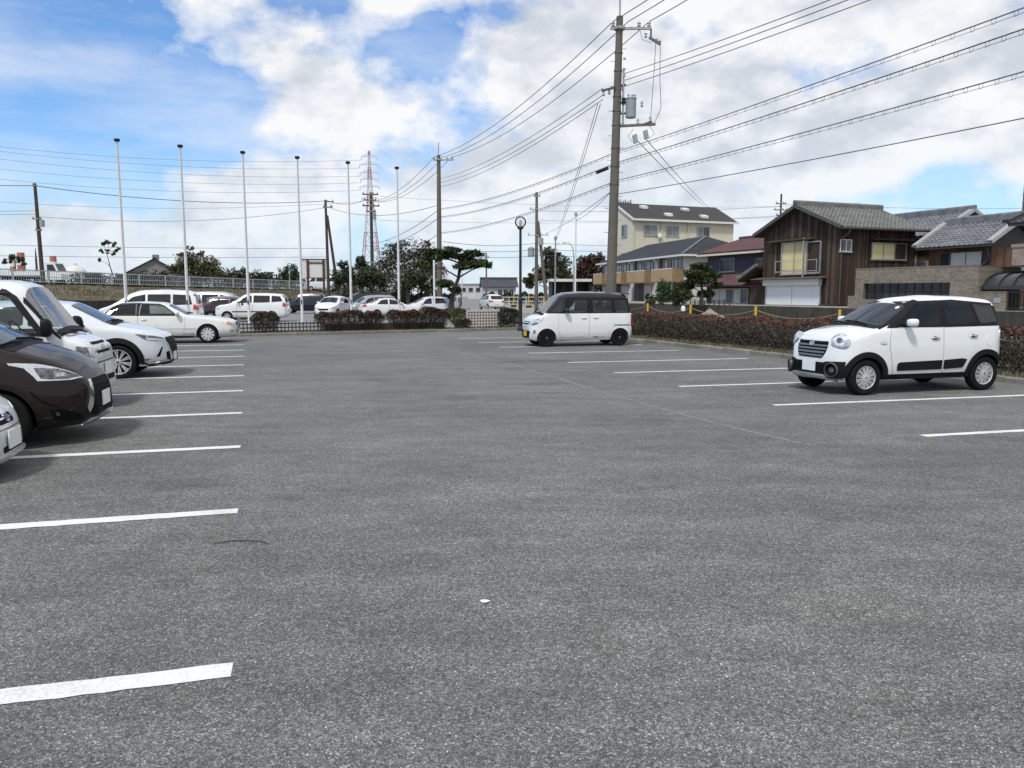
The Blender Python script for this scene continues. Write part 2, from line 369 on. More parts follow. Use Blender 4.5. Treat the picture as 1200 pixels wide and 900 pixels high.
# kerbs: one stone each
def kerb(name, fn, s0, s1, step, h, w, side):
    root = link(name, None); root['kind'] = 'structure'; s = s0; i = 0
    while s < s1:
        hh = h + random.uniform(-.012, .012); mb = MB(); a = [fn(s + .008, 0), fn(s + step - .008, 0), fn(s + step - .008, w), fn(s + .008, w)]
        c = .02; b = [fn(s + .008, c), fn(s + step - .008, c), fn(s + step - .008, w), fn(s + .008, w)]
        vs = [(x, y, -.05) for x, y in a] + [(x, y, hh - .02) for x, y in a] + [(x, y, hh) for x, y in b]
        fs = []
        for l in (0, 4):
            for k in range(4): fs.append((l + k, l + (k + 1) % 4, l + 4 + (k + 1) % 4, l + 4 + k))
        fs.append((8, 9, 10, 11)); mb.add(vs, fs); mb.build('kerb_stone', 'kerb_concrete', root); s += step
kerb('hedge_kerb', kpt, -9.0, 27, .6, .12, .15, 1)
kerb('planter_kerb', ppt, -11.0, 3.0, .6, .11, .15, 1)
# verge of dead grass and earth, then sandy ground up to the retaining wall
sheet('verge', [kpt(-9.2, .15), kpt(40, .15), kpt(40, 2.6), kpt(-9.2, 2.6)], .09, 'earth_verge')
sheet('sandy_ground', [kpt(-9, 2.6), kpt(40, 2.6), kpt(40, 15), kpt(-24, 15), kpt(-24, 3.5)], .06, 'sand_ground')
sheet('planter_bed', [ppt(-13, .15), ppt(3.1, .15), ppt(3.1, 1.9), ppt(-13, 1.9)], .08, 'earth_verge')
sheet('sandy_lot', [(1.0, 66), (14, 66), (22, 120), (-2, 118), (-.2, 90)], -.008, 'sand_ground')
sheet('paving', [ppt(-.9, .2), ppt(.1, .2), ppt(.1, 3.6), ppt(-.9, 3.6)], .085, 'red_paving')
# markings of the street beyond
def street_line(a, b, w): line_obj('street_line', a, b, w, 'line_faded', -.012, 2, 0)
for (a, b) in (((-6.5, 112), (-1.2, 72)), ((-10, 100), (-5.5, 68)), ((-3.5, 120), (-1.0, 96))): street_line(a, b, .25)
for i in range(6): street_line((-22 + 2.9 * i, 53.5 + i * .9), (-23.2 + 2.9 * i, 58 + i * .9), .15)
# raised terrace the houses stand on, and its retaining wall
tz = .98
w0, w1 = Vector(kpt(-30.7, 15)), Vector(kpt(34, 15))
tb = MB(); tb.poly([(x, y, tz - .05) for x, y in (kpt(-30.7, 15.12), kpt(40, 15.12), kpt(40, 120), (60, 160), (20, 150), (11.5, 90))]); o = tb.build('terrace', 'sand_ground', recalc=False); o['kind'] = 'structure'
mb = MB(); d = (w1 - w0).normalized(); n = Vector((-d.y, d.x))
if n.dot(KN) < 0: n = -n
L = (w1 - w0).length
rw = thing('retaining_wall', 'dark weathered concrete retaining wall below the houses, beyond the hedge', 'wall', (w0.x, w0.y, 0))
k = 0
seg = 3.0
while k * seg < L:
    a = w0 + d * (k * seg + .01) - w0; b = w0 + d * min(L, (k + 1) * seg - .01) - w0
    m = MB(); m.extrude([(a.x, a.y, -.05), (b.x, b.y, -.05), (b.x + n.x * .22, b.y + n.y * .22, -.05), (a.x + n.x * .22, a.y + n.y * .22, -.05)], (0, 0, tz + .05 + random.uniform(-.01, .01)))
    m.build('wall_panel', 'old_concrete', rw); k += 1
# left: embankment with the road on top
E0, E1 = Vector((-44.5, 58.6)), Vector((-22.3, 107)); ED = (E1 - E0).normalized(); EN = Vector((ED.y, -ED.x)); EL = (E1 - E0).length
def epz(s): return 2.68 - .68 * s / EL
def ept(s, off): q = E0 + ED * s + EN * off; return q.x, q.y
mb = MB(); NS, NO = 60, 8; vs = []
for i in range(NS + 1):
    s = -25 + (EL + 26) * i / NS
    for j in range(NO + 1):
        o = 9.6 * j / NO; x, y = ept(s, o); top, bot = epz(s) - .05, .95
        z = top + (bot - top) * (j / NO) ** .8 + (random.uniform(-.12, .12) if 0 < j < NO else 0); vs.append((x, y, z))
mb.add(vs, [(i * (NO + 1) + j, (i + 1) * (NO + 1) + j, (i + 1) * (NO + 1) + j + 1, i * (NO + 1) + j + 1) for i in range(NS) for j in range(NO)])
o = mb.build('embankment', 'dry_grass', recalc=False, smooth=60); o['kind'] = 'structure'
mb = MB(); a, b, c, d_ = (ept(s, o) for s, o in ((-25, .3), (EL + 15, .3), (EL + 15, -60), (-25, -60)))
mb.poly([(a[0], a[1], epz(-25)), (b[0], b[1], epz(EL + 15)), (c[0], c[1], epz(EL + 15)), (d_[0], d_[1], epz(-25))]); o = mb.build('embankment_road', 'asphalt_old', recalc=False); o['kind'] = 'structure'
ew = thing('embankment_wall', 'low dark concrete wall holding the dry grass bank', 'wall')
for i in range(int((EL + 24) / 4)):
    s = -22 + i * 4; a, b, c, d_ = ept(s + .012, 9.55), ept(s + 3.988, 9.55), ept(s + 3.988, 9.85), ept(s + .012, 9.85)
    m = MB(); m.extrude([(*a, -.05), (*b, -.05), (*c, -.05), (*d_, -.05)], (0, 0, 1.18 + random.uniform(-.015, .015))); m.build('wall_panel', 'old_concrete', ew)
# dry tufts on the bank: uncountable
def tufts(name, pts, h, w, mats, n_blade=5):
    V = []; F = []; MI = []
    for (x, y, z) in pts:
        for _ in range(n_blade):
            a = random.uniform(0, 6.283); hh = h * random.uniform(.5, 1.3); lx, ly = math.cos(a), math.sin(a); le = random.uniform(.1, .8) * hh; dx, dy = random.uniform(-w, w), random.uniform(-w, w); b = len(V); ww = h * .09
            V += [(x + dx - ly * ww, y + dy + lx * ww, z), (x + dx + ly * ww, y + dy - lx * ww, z), (x + dx + lx * le, y + dy + ly * le, z + hh)]; F.append((b, b + 1, b + 2)); MI.append(random.randrange(len(mats)))
    o = link(name, np_mesh(name, np.array(V), np.array(F), mats, MI)); o['kind'] = 'stuff'; return o
plain('straw', (.20, .17, .115), .9, var=.3); plain('straw_dark', (.085, .07, .045), .9, var=.3); plain('grass_green', (.07, .10, .03), .9, var=.3)
P = []
for _ in range(5200):
    s = random.uniform(-20, EL + 10); f = random.random(); x, y = ept(s, 9.5 * f); P.append((x, y, epz(s) - .05 + (.95 - epz(s) + .05) * f ** .8 - .08))
tufts('bank_grass', P, .32, .40, ['straw', 'straw_dark', 'straw', 'grass_green'], 5)
P = []
for _ in range(2600):
    s = random.uniform(-8.5, 30); o_ = random.triangular(.16, .95, .5); x, y = kpt(s, o_); P.append((x, y, .085))
tufts('verge_grass', P, .10, .06, ['straw', 'grass_green', 'straw'], 6)
P = [(*ppt(random.uniform(-10.5, 3), random.uniform(.17, 1.2)), .075) for _ in range(900)]
tufts('planter_grass', P, .10, .06, ['straw_dark', 'grass_green', 'straw_dark'], 5)
# small loose things on the asphalt
plain('paper_white', (.82, .82, .80), .8); plain('twig_brown', (.06, .035, .025), .8)
mb = MB(); q = []
for k in range(9):
    a = k / 9 * 6.283; r = random.uniform(.6, 1.0); q.append((.032 * r * math.cos(a), .020 * r * math.sin(a), .006))
mb.extrude(q, (0, 0, .003)); o = mb.build('paper_scrap', 'paper_white', loc=(-.147, 4.02, 0)); tag(o, 'small white torn scrap lying alone on the bare asphalt', 'litter')
mb = MB(); mb.tube([(-2.0, 4.99, .006), (-1.9, 5.04, .01), (-1.8, 5.052, .009), (-1.7, 5.03, .01), (-1.62, 4.985, .006)], [.003, .004, .004, .0035, .002], 6); o = mb.build('twig', 'twig_brown', smooth=50); tag(o, 'thin curved brown twig lying on the asphalt near the white lines', 'twig')
# heap of pale sand behind the hedge
mb = MB(); hx, hy = 8.3, 32.4; vs = []; n1, n2 = 22, 9
for i in range(n2 + 1):
    f = i / n2
    for k in range(n1):
        a = 6.283 * k / n1; r = f * (1 + .14 * math.sin(3 * a + 1)); vs.append((math.cos(a) * 2.2 * r, math.sin(a) * 1.5 * r, .95 * (1 - f) ** 1.15 * (1 + random.uniform(-.05, .05)) + .02))
mb.add(vs, [(i * n1 + k, i * n1 + (k + 1) % n1, (i + 1) * n1 + (k + 1) % n1, (i + 1) * n1 + k) for i in range(n2) for k in range(n1)])
o = mb.build('sand_heap', 'sand_ground', loc=(hx, hy, .05), rz=R(-60), smooth=70); tag(o, 'pale heap of sand behind the hedge, between two yellow chain posts', 'sand heap')

# fallen leaves gathered along the kerbs
C = []
for _ in range(700): x, y = kpt(random.uniform(-8.5, 18), -abs(random.gauss(0, .5))); C.append((x, y, .006))
for _ in range(420): x, y = ppt(random.uniform(-10.5, 2.6), -abs(random.gauss(0, .35))); C.append((x, y, .006))
plain('leaf_litter', (.13, .07, .04), .9, var=.4, nscale=20); V = []; F = []
for (x, y, z) in C:
    a = random.uniform(0, 6.28); r = random.uniform(.012, .03); b = len(V)
    for k in range(4): t_ = a + k * 1.571; rr = r * (1 if k % 2 else .5); V.append((x + rr * math.cos(t_), y + rr * math.sin(t_), z + (.008 if k == 1 else 0)))
    F.append((b, b + 1, b + 2, b + 3))
o = link('fallen_leaves', np_mesh('fallen_leaves', np.array(V), np.array(F), 'leaf_litter')); o['kind'] = 'stuff'

# an old repair in the tarmac
plain('asphalt_patch', (.085, .088, .085), .9, nscale=3, var=.2, bump=.3, world=True)
pc = Vector((.55, 19.0)); e_ = RD * .95; n2 = Vector((-RD.y, RD.x)) * .34; mb = MB(); mb.poly([(q.x, q.y, .002) for q in (pc - e_ - n2, pc + e_ - n2, pc + e_ + n2, pc - e_ + n2)]); mb.build('repair_patch', 'asphalt_patch', lot, recalc=False)
for sg in (-1, 1): line_obj('faded_line', pc - e_ + n2 * sg, pc + e_ + n2 * sg, .05, 'line_faded', .0033, 16, .015)

# ---------------------------------------------------------------- buildings
def brick_mat(name, c1, c2, mortar, sc, rot):
    t = NT(name); v = t.coord(rot=rot); br = t.N.new('ShaderNodeTexBrick'); t.L.new(v, br.inputs[0]); br.inputs['Scale'].default_value = sc
    br.inputs['Color1'].default_value = (*c1, 1); br.inputs['Color2'].default_value = (*c2, 1); br.inputs['Mortar'].default_value = (*mortar, 1); br.inputs['Mortar Size'].default_value = .018
    br.inputs['Bias'].default_value = 0.0
    n = t.noise(t.coord(), 1.2, 5, .6); c = t.mul(br.outputs[0], t.ramp(n, [(.3, .85), (.7, 1.12)])); t.set(c, .85); t.bump(br.outputs[1], -.4, .01); MATS[name] = t.m
brick_mat('wall_tile', (.175, .145, .115), (.27, .23, .185), (.11, .10, .085), 3.5, (R(90), 0, 0))
brick_mat('wall_tile_pink', (.27, .215, .18), (.36, .29, .25), (.15, .13, .12), 3.0, (R(90), 0, 0))
@reg('old_boards')
def _(t):
    i = t.island(); v = t.coord(scale=(6, 6, .5)); n = t.noise(v, 2.2, 6, .65); n2 = t.noise(t.coord(scale=(30, 30, 1.2)), 1.5, 4, .6)
    c = t.ramp(i, [(0, (.020, .014, .010)), (.4, (.038, .026, .018)), (.75, (.062, .042, .029)), (1, (.095, .068, .048))])
    c = t.mul(c, t.ramp(n, [(.3, .6), (.7, 1.5)])); c = t.mul(c, t.ramp(n2, [(.3, .8), (.7, 1.2)])); t.set(c, .85, spec=.3); t.bump(n2, .4, .01)
@reg('brown_boards')
def _(t):
    i = t.island(); n = t.noise(t.coord(scale=(8, 8, .6)), 2.2, 6, .65)
    c = t.ramp(i, [(0, (.05, .026, .015)), (.5, (.09, .045, .025)), (1, (.13, .07, .04))]); t.set(t.mul(c, t.ramp(n, [(.3, .7), (.7, 1.3)])), .8)
def tile_mat(name, c, v=.35):
    t = NT(name); i = t.island(); n = t.noise(t.coord(), 2.0, 5, .6); k = t.noise(t.coord(), 12, 3, .6)
    col = t.mul(t.mul(t.ramp(n, [(.3, 1 - v), (.7, 1 + v)]), t.ramp(k, [(.3, .8), (.7, 1.2)])), c); t.set(col, .55, spec=.5); MATS[name] = t.m
tile_mat('roof_tile_grey', (.135, .138, .126)); tile_mat('roof_tile_blue', (.15, .155, .165)); tile_mat('roof_tile_maroon', (.085, .034, .036)); tile_mat('roof_slate', (.040, .042, .052), .2)
tile_mat('roof_tile_dark', (.045, .048, .055), .3); plain('verge_plaster', (.33, .33, .32), .7)
plain('cream_wall', (.57, .53, .42), .85, var=.07, nscale=.5); plain('roof_brown', (.040, .036, .034), .8, nscale=1.2); plain('white_trim', (.66, .66, .64), .6, var=.05)
plain('purple_frame', (.16, .15, .19), .6); plain('purple_wall', (.040, .036, .058), .8, nscale=.6); plain('tan_panel', (.37, .26, .145), .8, nscale=.7); plain('tan_side', (.24, .155, .08), .8); plain('pale_wall', (.50, .50, .48), .8, nscale=.5)
plain('dark_wall', (.05, .05, .05), .8); plain('alu', (.45, .46, .46), .4, .6); plain('alu_dark', (.10, .09, .085), .45, .4); plain('shutter_white', (.74, .755, .76), .5, var=.04); plain('old_tin', (.12, .085, .055), .7, .2, var=.35)
plain('yellow_blind', (.66, .56, .29), .8, var=.12, nscale=.8); plain('curtain', (.55, .55, .50), .9, nscale=2); plain('carport_roof', (.055, .055, .058), .35, .3); plain('gate_black', (.02, .02, .02), .5, .3)
plain('plaster_grey', (.22, .21, .195), .85, nscale=.6)

def V3(p): return Vector(p)
class Face:      # a wall plane in a building's own frame: point o, direction d along it, outward normal n
    def __init__(s, o, d, n): s.o, s.d, s.n = Vector(o), Vector(d), Vector(n)
    def p(s, a, z, off=0.0): q = s.o + s.d * a + s.n * off; return Vector((q.x, q.y, q.z + z))
    def slab(s, mb, a0, a1, z0, z1, o0, o1, mi=0):
        c = s.p((a0 + a1) / 2, (z0 + z1) / 2, (o0 + o1) / 2); return mb.obox(c, s.d * (a1 - a0) / 2, s.n * (o1 - o0) / 2, Vector((0, 0, (z1 - z0) / 2)), mi)
def window(root, f, a0, a1, z0, z1, frame='alu', panes=('glass_house',) * 2, fw=.05, dep=.07, sill=True, off=0.0):
    mb = MB(); n = len(panes)
    f.slab(mb, a0 - fw, a0, z0 - fw, z1 + fw, off + .001, off + dep); f.slab(mb, a1, a1 + fw, z0 - fw, z1 + fw, off + .001, off + dep)
    f.slab(mb, a0, a1, z1, z1 + fw, off + .001, off + dep); f.slab(mb, a0, a1, z0 - fw, z0, off + .001, off + dep)
    w = (a1 - a0) / n
    for k in range(1, n): f.slab(mb, a0 + w * k - fw * .4, a0 + w * k + fw * .4, z0, z1, off + .002, off + dep - .01)
    win = mb.build('window', frame, root)
    for k, m in enumerate(panes):
        p = MB(); f.slab(p, a0 + w * k + (fw * .4 if k else 0), a0 + w * (k + 1) - (fw * .4 if k < n - 1 else 0), z0, z1, off + .003, off + .03 + .006 * (k % 2)); p.build('pane', m, win)
    if sill: s = MB(); f.slab(s, a0 - .1, a1 + .1, z0 - fw - .04, z0 - fw - .001, off + .001, off + .12); s.build('sill', frame, win)
    return win
def boards(mb, f, a0, a1, zf0, zf1, w=.125, off=.0, holes=()):
    a = a0
    while a < a1 - .02:
        b = min(a1, a + w * random.uniform(.85, 1.15)); o = off + random.uniform(.02, .032); m = (a + b) / 2
        segs = [(zf0(m) if callable(zf0) else zf0, zf1(m) if callable(zf1) else zf1)]
        for (h0, h1, y0, y1) in holes:
            if h0 < m < h1:
                ns = []
                for (s0, s1) in segs:
                    if y0 > s0: ns.append((s0, min(s1, y0)))
                    if y1 < s1: ns.append((max(s0, y1), s1))
                segs = [q for q in ns if q[1] - q[0] > .02]
        for (s0, s1) in segs: f.slab(mb, a, b - .008, s0, s1, off, o)
        a = b
def tile_roof(mb, o, e, s, n, Le, Ls, tw=.30, tl=.28, amp=.055):
    # wavy courses: o eave corner, e along the eave, s up the slope, n outward normal
    o, e, s, n = Vector(o), Vector(e), Vector(s), Vector(n); K = max(2, int(Le / tw)); tw = Le / K; C = max(2, int(Ls / tl)); tl = Ls / C
    prof = [(0, .2), (.22, 1.0), (.42, .45), (.62, 0.0), (.84, .05)]
    for c in range(C):
        vs = []; xs = []
        for k in range(K):
            for (f, h) in prof: xs.append(((k + f) * tw, h))
        xs.append((Le, .2)); jit = random.uniform(-.008, .008)
        for (x, h) in xs:
            vs.append(o + e * x + s * (c * tl - .03) + n * (.045 + amp * h + jit)); vs.append(o + e * x + s * ((c + 1) * tl + .02) + n * (.012 + amp * h))
        m = len(xs); mb.add(vs, [(2 * i, 2 * i + 2, 2 * i + 3, 2 * i + 1) for i in range(m - 1)])
        low = [o + e * x + s * (c * tl - .03) + n * (.0 if True else 0) for (x, h) in xs]
        b = len(mb.v); mb.add(low, []); mb2 = [(b - 2 * m + 2 * i, b + i, b + i + 1, b - 2 * m + 2 * i + 2) for i in range(m - 1)]
        for fcs in mb2: mb.f.append(fcs); mb.m.append(0)
def gable_roof(root, x0, x1, y0, y1, ze, zr, mat, tiles=True, ov=.0, thick=.12, ridge=.28, name='roof', soffit='old_boards', verge=None):
    """ridge along local x in the middle of y0..y1; ze eave height at y0/y1, zr ridge height"""
    ym = (y0 + y1) / 2; mb = MB(); L = x1 - x0
    for (ya, sg) in ((y0, 1), (y1, -1)):
        a = Vector((x0, ya, ze)); b = Vector((x0, ym, zr)); sl = (b - a); n = Vector((1, 0, 0)).cross(sl.normalized()) * sg
        pts = [a, b, b - Vector((0, 0, thick)), a - Vector((0, 0, thick))]; mb.extrude(pts, (L, 0, 0))
    roof = mb.build(name, soffit, root)
    if tiles:
        tb = MB(); Ls = math.hypot(ym - y0, zr - ze)
        s1 = Vector((0, ym - y0, zr - ze)).normalized(); n1 = Vector((0, -s1.z, s1.y)); tile_roof(tb, (x0, y0, ze), (1, 0, 0), s1, n1, L, Ls)
        s2 = Vector((0, ym - y1, zr - ze)).normalized(); n2 = Vector((0, s1.z, s1.y)); tile_roof(tb, (x0, y1, ze), (1, 0, 0), s2, n2, L, Ls)
        o = tb.build('roof_tiles', mat, roof, recalc=False, smooth=50); o['kind'] = 'stuff'
    if ridge:
        rb = MB(); rb.bx(x0 - .05, x1 + .05, ym - .16, ym + .16, zr - .03, zr + ridge * .7); rb.tube([(x0 - .1, ym, zr + ridge * .72), (x1 + .1, ym, zr + ridge * .72)], .13, 10)
        rb.build('ridge_tiles', mat, roof, smooth=40)
    if verge:
        for xx in (x0, x1):
            for ya in (y0, y1):
                vb = MB(); vb.bar((xx, ya, ze + .10), (xx, ym, zr + .12), .2, .2); vb.tube([(xx - .2, ya, ze + .12), (xx - .2, ym, zr + .16)], .09, 8); vb.build('verge_tiles', verge, roof)
    return roof
TH = R(22)
# --- dark timber house with the white roller shutter
hs = thing('timber_house', 'dark weathered timber house with grey tiled gable roof and white roller shutter', 'house', (18.9, 45, .93), TH)
W, D, ZE, ZR = 5.9, 6.45, 4.72, 6.06
mb = MB(); mb.bx(0, W, 0, D, 0, ZE - .05); mb.extrude([(0.001, 0, ZE - .05), (0.001, D, ZE - .05), (0.001, D / 2, ZR - .15)], (W - .002, 0, 0)); wl = mb.build('wall', 'old_boards', hs)
fg = Face((0, 0, 0), (0, 1, 0), (-1, 0, 0)); fr = Face((0, 0, 0), (1, 0, 0), (0, -1, 0))
mb = MB(); ztop = lambda a: ZE - .12 + (ZR - ZE) * (1 - abs(a - D / 2) / (D / 2)) - .1
boards(mb, fg, 0, D, .05, ztop, holes=((1.2, 6.05, -1, 1.66), (1.3, 4.7, 1.9, 3.9))); boards(mb, fr, 0.03, W, .05, ZE - .1, holes=((.0, .85, 3.15, 3.85), (2.4, 5.2, 2.72, 3.72)))
o = mb.build('wall_boards', 'old_boards', wl); o['kind'] = 'stuff'
gable_roof(hs, -.5, W + .55, -.6, D + .5, ZE - .22, ZR, 'roof_tile_grey')
mb = MB()
for y0 in (-.6, D + .5):
    mb.bar((-.54, y0, ZE - .22), (-.54, D / 2 - .05, ZR - .02), .05, .2)
mb.build('barge_board', 'alu_dark', hs)
mb = MB(); mb.tube([(-.5, -.72, ZE - .28), (W + .6, -.72, ZE - .26)], .06, 8); mb.build('gutter', 'alu_dark', hs, smooth=50)
mb = MB(); mb.tube([(.12, -.70, ZE - .3), (.12, -.45, ZE - .6), (.06, -.12, ZE - .8), (.06, -.12, .1)], .04, 8); mb.build('drain_pipe', 'alu_dark', hs, smooth=50)
sh = MB(); fg.slab(sh, 1.3, 6.0, .02, 1.24, .02, .05); sho = sh.build('roller_shutter', 'shutter_white', hs)
for k in range(10):
    m = MB(); fg.slab(m, 1.32, 3.63, .04 + k * .12, .15 + k * .12, .05, .062); fg.slab(m, 3.67, 5.98, .04 + k * .12, .15 + k * .12, .05, .062); m.build('shutter_slat', 'shutter_white', sho)
m = MB(); fg.slab(m, 1.2, 6.1, 1.245, 1.62, .02, .3); m.build('shutter_box', 'shutter_white', sho)
m = MB(); fg.slab(m, 3.635, 3.665, .02, 1.24, .05, .075); fg.slab(m, 1.22, 1.3, .0, 1.24, .02, .09); fg.slab(m, 6.0, 6.08, 0, 1.24, .02, .09); m.build('shutter_rail', 'alu', sho)
m = MB(); m.extrude([fg.p(.75, 1.78, .0), fg.p(.75, 1.66, .7), fg.p(.75, 1.62, .7), fg.p(.75, 1.66, .0)], (0, 6.1, 0)); m.build('canopy', 'old_tin', hs)
m = MB(); m.extrude([fg.p(1.9, 4.12, .0), fg.p(1.9, 4.0, .42), fg.p(1.9, 3.95, .42), fg.p(1.9, 4.0, .0)], (0, 3.9, 0)); m.build('window_hood', 'old_boards', hs)
window(hs, fg, 2.5, 4.66, 1.98, 3.86, 'alu', ('yellow_blind', 'yellow_blind'), .06, .1)
window(hs, fg, 1.42, 2.46, 2.02, 3.8, 'alu', ('old_boards',), .06, .1)
m = MB(); m.bar(fg.p(1.35, 2.75, .35), fg.p(4.9, 2.75, .35), .04); m.bar(fg.p(1.35, 2.1, .35), fg.p(4.9, 2.1, .35), .04)
for a in (1.35, 4.9): m.bar(fg.p(a, 2.05, .05), fg.p(a, 2.05, .37), .04); m.bar(fg.p(a, 2.0, .35), fg.p(a, 2.8, .35), .04)
m.bar(fg.p(2.47, 1.7, .35), fg.p(2.47, 4.1, .35), .07)
m.build('balcony_rail', 'alu', hs)
window(hs, fr, .08, .8, 3.2, 3.8, 'white_trim', ('glass_house_light', 'glass_house_light'), .05, .1)
window(hs, fr, 2.45, 5.15, 2.78, 3.68, 'alu', ('yellow_blind', 'yellow_blind', 'old_boards'), .05, .1)
m = MB(); m.extrude([fr.p(2.2, 4.02, .0), fr.p(2.2, 3.92, .45), fr.p(2.2, 3.86, .45), fr.p(2.2, 3.9, .0)], (3.3, 0, 0)); m.build('window_hood', 'old_boards', hs)
m = MB(); fg.slab(m, -.02, 1.15, .0, .12, .03, .25); m.build('footing', 'old_concrete', hs)
# lean-to with a small tiled roof on the far side of the timber house
lt = thing('lean_to', 'low tiled lean-to at the left end of the timber house', 'shed', (18.9, 45, .93), TH)
m = MB(); m.bx(.2, 4, D + .05, D + 1.5, 0, 1.6); m.build('wall', 'old_boards', lt)
a, b = Vector((-.4, D + 2.0, 1.62)), Vector((-.4, D + .1, 2.5)); m = MB(); m.extrude([a, b, b - Vector((0, 0, .12)), a - Vector((0, 0, .12))], (4.4, 0, 0)); r_ = m.build('roof', 'old_boards', lt)
s_ = (b - a).normalized(); m = MB(); tile_roof(m, a, (1, 0, 0), s_, Vector((0, s_.z, -s_.y)) if s_.y > 0 else Vector((0, s_.z, -s_.y)), 4.4, (b - a).length); o = m.build('roof_tiles', 'roof_tile_grey', r_, recalc=False); o['kind'] = 'stuff'
m = MB(); m.bar(a + Vector((-.05, 0, .1)), b + Vector((-.05, 0, .1)), .2, .2); m.lathe([(.0, .0), (.16, .02), (.18, .14), (.1, .26), (.0, .3)], 10, 'z', tuple(a + Vector((0, .05, .05)))); m.build('verge_tiles', 'roof_tile_grey', r_)

# --- purple house with maroon tin roofs
hp = thing('purple_house', 'two storey house with dark purple walls and maroon corrugated roofs', 'house', (17.2, 52.5, .93), TH)
m = MB(); m.bx(0, 8.5, -1.2, 6.6, 0, 3.62); m.extrude([(3.4 - 3.4, 6.6, 3.62), (3.4 + 3.4, 6.6, 3.62), (3.4, 6.6, 4.7)], (0, -7.8, 0)); m.build('wall', 'purple_wall', hp)
def corr_roof(root, o, e, s, Le, Ls, mat, name='roof'):
    o, e, s = Vector(o), Vector(e).normalized(), Vector(s).normalized(); n = e.cross(s).normalized()
    if n.z < 0: n = -n
    K = int(Le / .21); vs = []
    for i in range(2 * K + 1):
        h = .05 if i % 2 else 0.0
        for q in (0, 1): vs.append(o + e * (Le * i / (2 * K)) + s * Ls * q + n * h)
    m = MB(); m.add(vs, [(2 * i, 2 * i + 2, 2 * i + 3, 2 * i + 1) for i in range(2 * K)]); c = o + e * Le / 2 + s * Ls / 2 - n * .06
    m.obox(c, e * Le / 2, s * Ls / 2, n * .04); return m.build(name, mat, root, recalc=False)
corr_roof(hp, (-.6, -1.8, 3.70), (0, 1, 0), (4.0, 0, 1.22), 8.9, 4.18, 'roof_tile_maroon'); corr_roof(hp, (7.4, -1.8, 3.70), (0, 1, 0), (-4.0, 0, 1.22), 8.9, 4.18, 'roof_tile_maroon')
m = MB(); m.tube([(3.4, -1.9, 4.98), (3.4, 7.2, 4.98)], .13, 8); m.build('ridge_cap', 'roof_tile_maroon', hp, smooth=50)
m = MB(); m.bx(-.66, -.58, -1.8, 7.1, 3.48, 3.62); m.build('fascia', 'cream_wall', hp)
corr_roof(hp, (-1.15, -1.5, 1.30), (0, 1, 0), (1.14, 0, .82), 9.5, 1.40, 'roof_tile_maroon', 'lower_roof')
fp = Face((0, 0, 0), (0, 1, 0), (-1, 0, 0))
window(hp, fp, 3.35, 4.95, 2.35, 3.28, 'purple_frame', ('glass_dark', 'glass_dark')); window(hp, fp, -.35, 1.05, 2.35, 3.15, 'purple_frame', ('glass_dark', 'glass_dark'))
window(hp, fp, 1.75, 5.8, .05, 1.05, 'alu', ('glass_house_light', 'curtain', 'glass_house_light', 'curtain', 'curtain'), .05, .08)
m = MB(); fp.slab(m, -1.2, 1.6, 0, 1.1, .001, .1); m.build('porch_shade', 'dark_wall', hp)  # solid dark slab; the open porch's shade is put into its colour
m = MB(); m.tube([(-.62, -1.2, 3.5), (-.3, -1.2, 3.0), (-.12, -1.2, 2.2)], .04, 6); m.build('drain_pipe', 'alu_dark', hp)

# --- apartment house with tan balconies and hipped slate roof
ha = thing('apartment_house', 'two storey apartment house with tan balconies and a dark hipped slate roof', 'apartment house', (14.68, 66, .55), math.atan2(.22, .975))
LA, WA = 21.0, 7.4
m = MB(); m.bx(0, WA, 0, LA, 0, 4.42); m.build('wall', 'pale_wall', ha)
ov = .55; e0, e1, e2, e3 = (-ov, -ov, 4.42), (WA + ov, -ov, 4.42), (WA + ov, LA + ov, 4.42), (-ov, LA + ov, 4.42); p0, p1 = (WA / 2, WA / 2, 6.25), (WA / 2, LA - WA / 2, 6.25)
m = MB(); m.add([e0, e1, e2, e3, p0, p1], [(0, 4, 5, 3), (0, 1, 4), (1, 2, 5, 4), (2, 3, 5), (0, 3, 2, 1)]); rf_ = m.build('roof', 'roof_slate', ha)
m = MB()      # slate courses
for k in range(1, 15):
    f = k / 15
    for (a, b, c, d) in ((e0, e3, p0, p1), (e1, e0, p0, p0)):
        a, b, c, d = map(Vector, (a, b, c, d)); q0 = a.lerp(c, f); q1 = b.lerp(d, f); m.bar(q0 + Vector((0, 0, .015)), q1 + Vector((0, 0, .015)), .05, .03)
o = m.build('slate_courses', 'roof_slate', rf_); o['kind'] = 'stuff'
m = MB(); m.bar((e0[0], e0[1], 4.45), (p0[0], p0[1], 6.28), .16, .07); m.bar(p0, p1, .16, .08); m.build('hip_cap', 'roof_tile_blue', rf_)
m = MB(); m.bx(-ov - .06, -ov, -ov, LA + ov, 4.26, 4.41); m.bx(-ov, WA + ov, -ov - .06, -ov, 4.26, 4.41); m.build('gutter', 'white_trim', ha)
fa = Face((0, 0, 0), (0, 1, 0), (-1, 0, 0)); fs = Face((0, 0, 0), (1, 0, 0), (0, -1, 0))
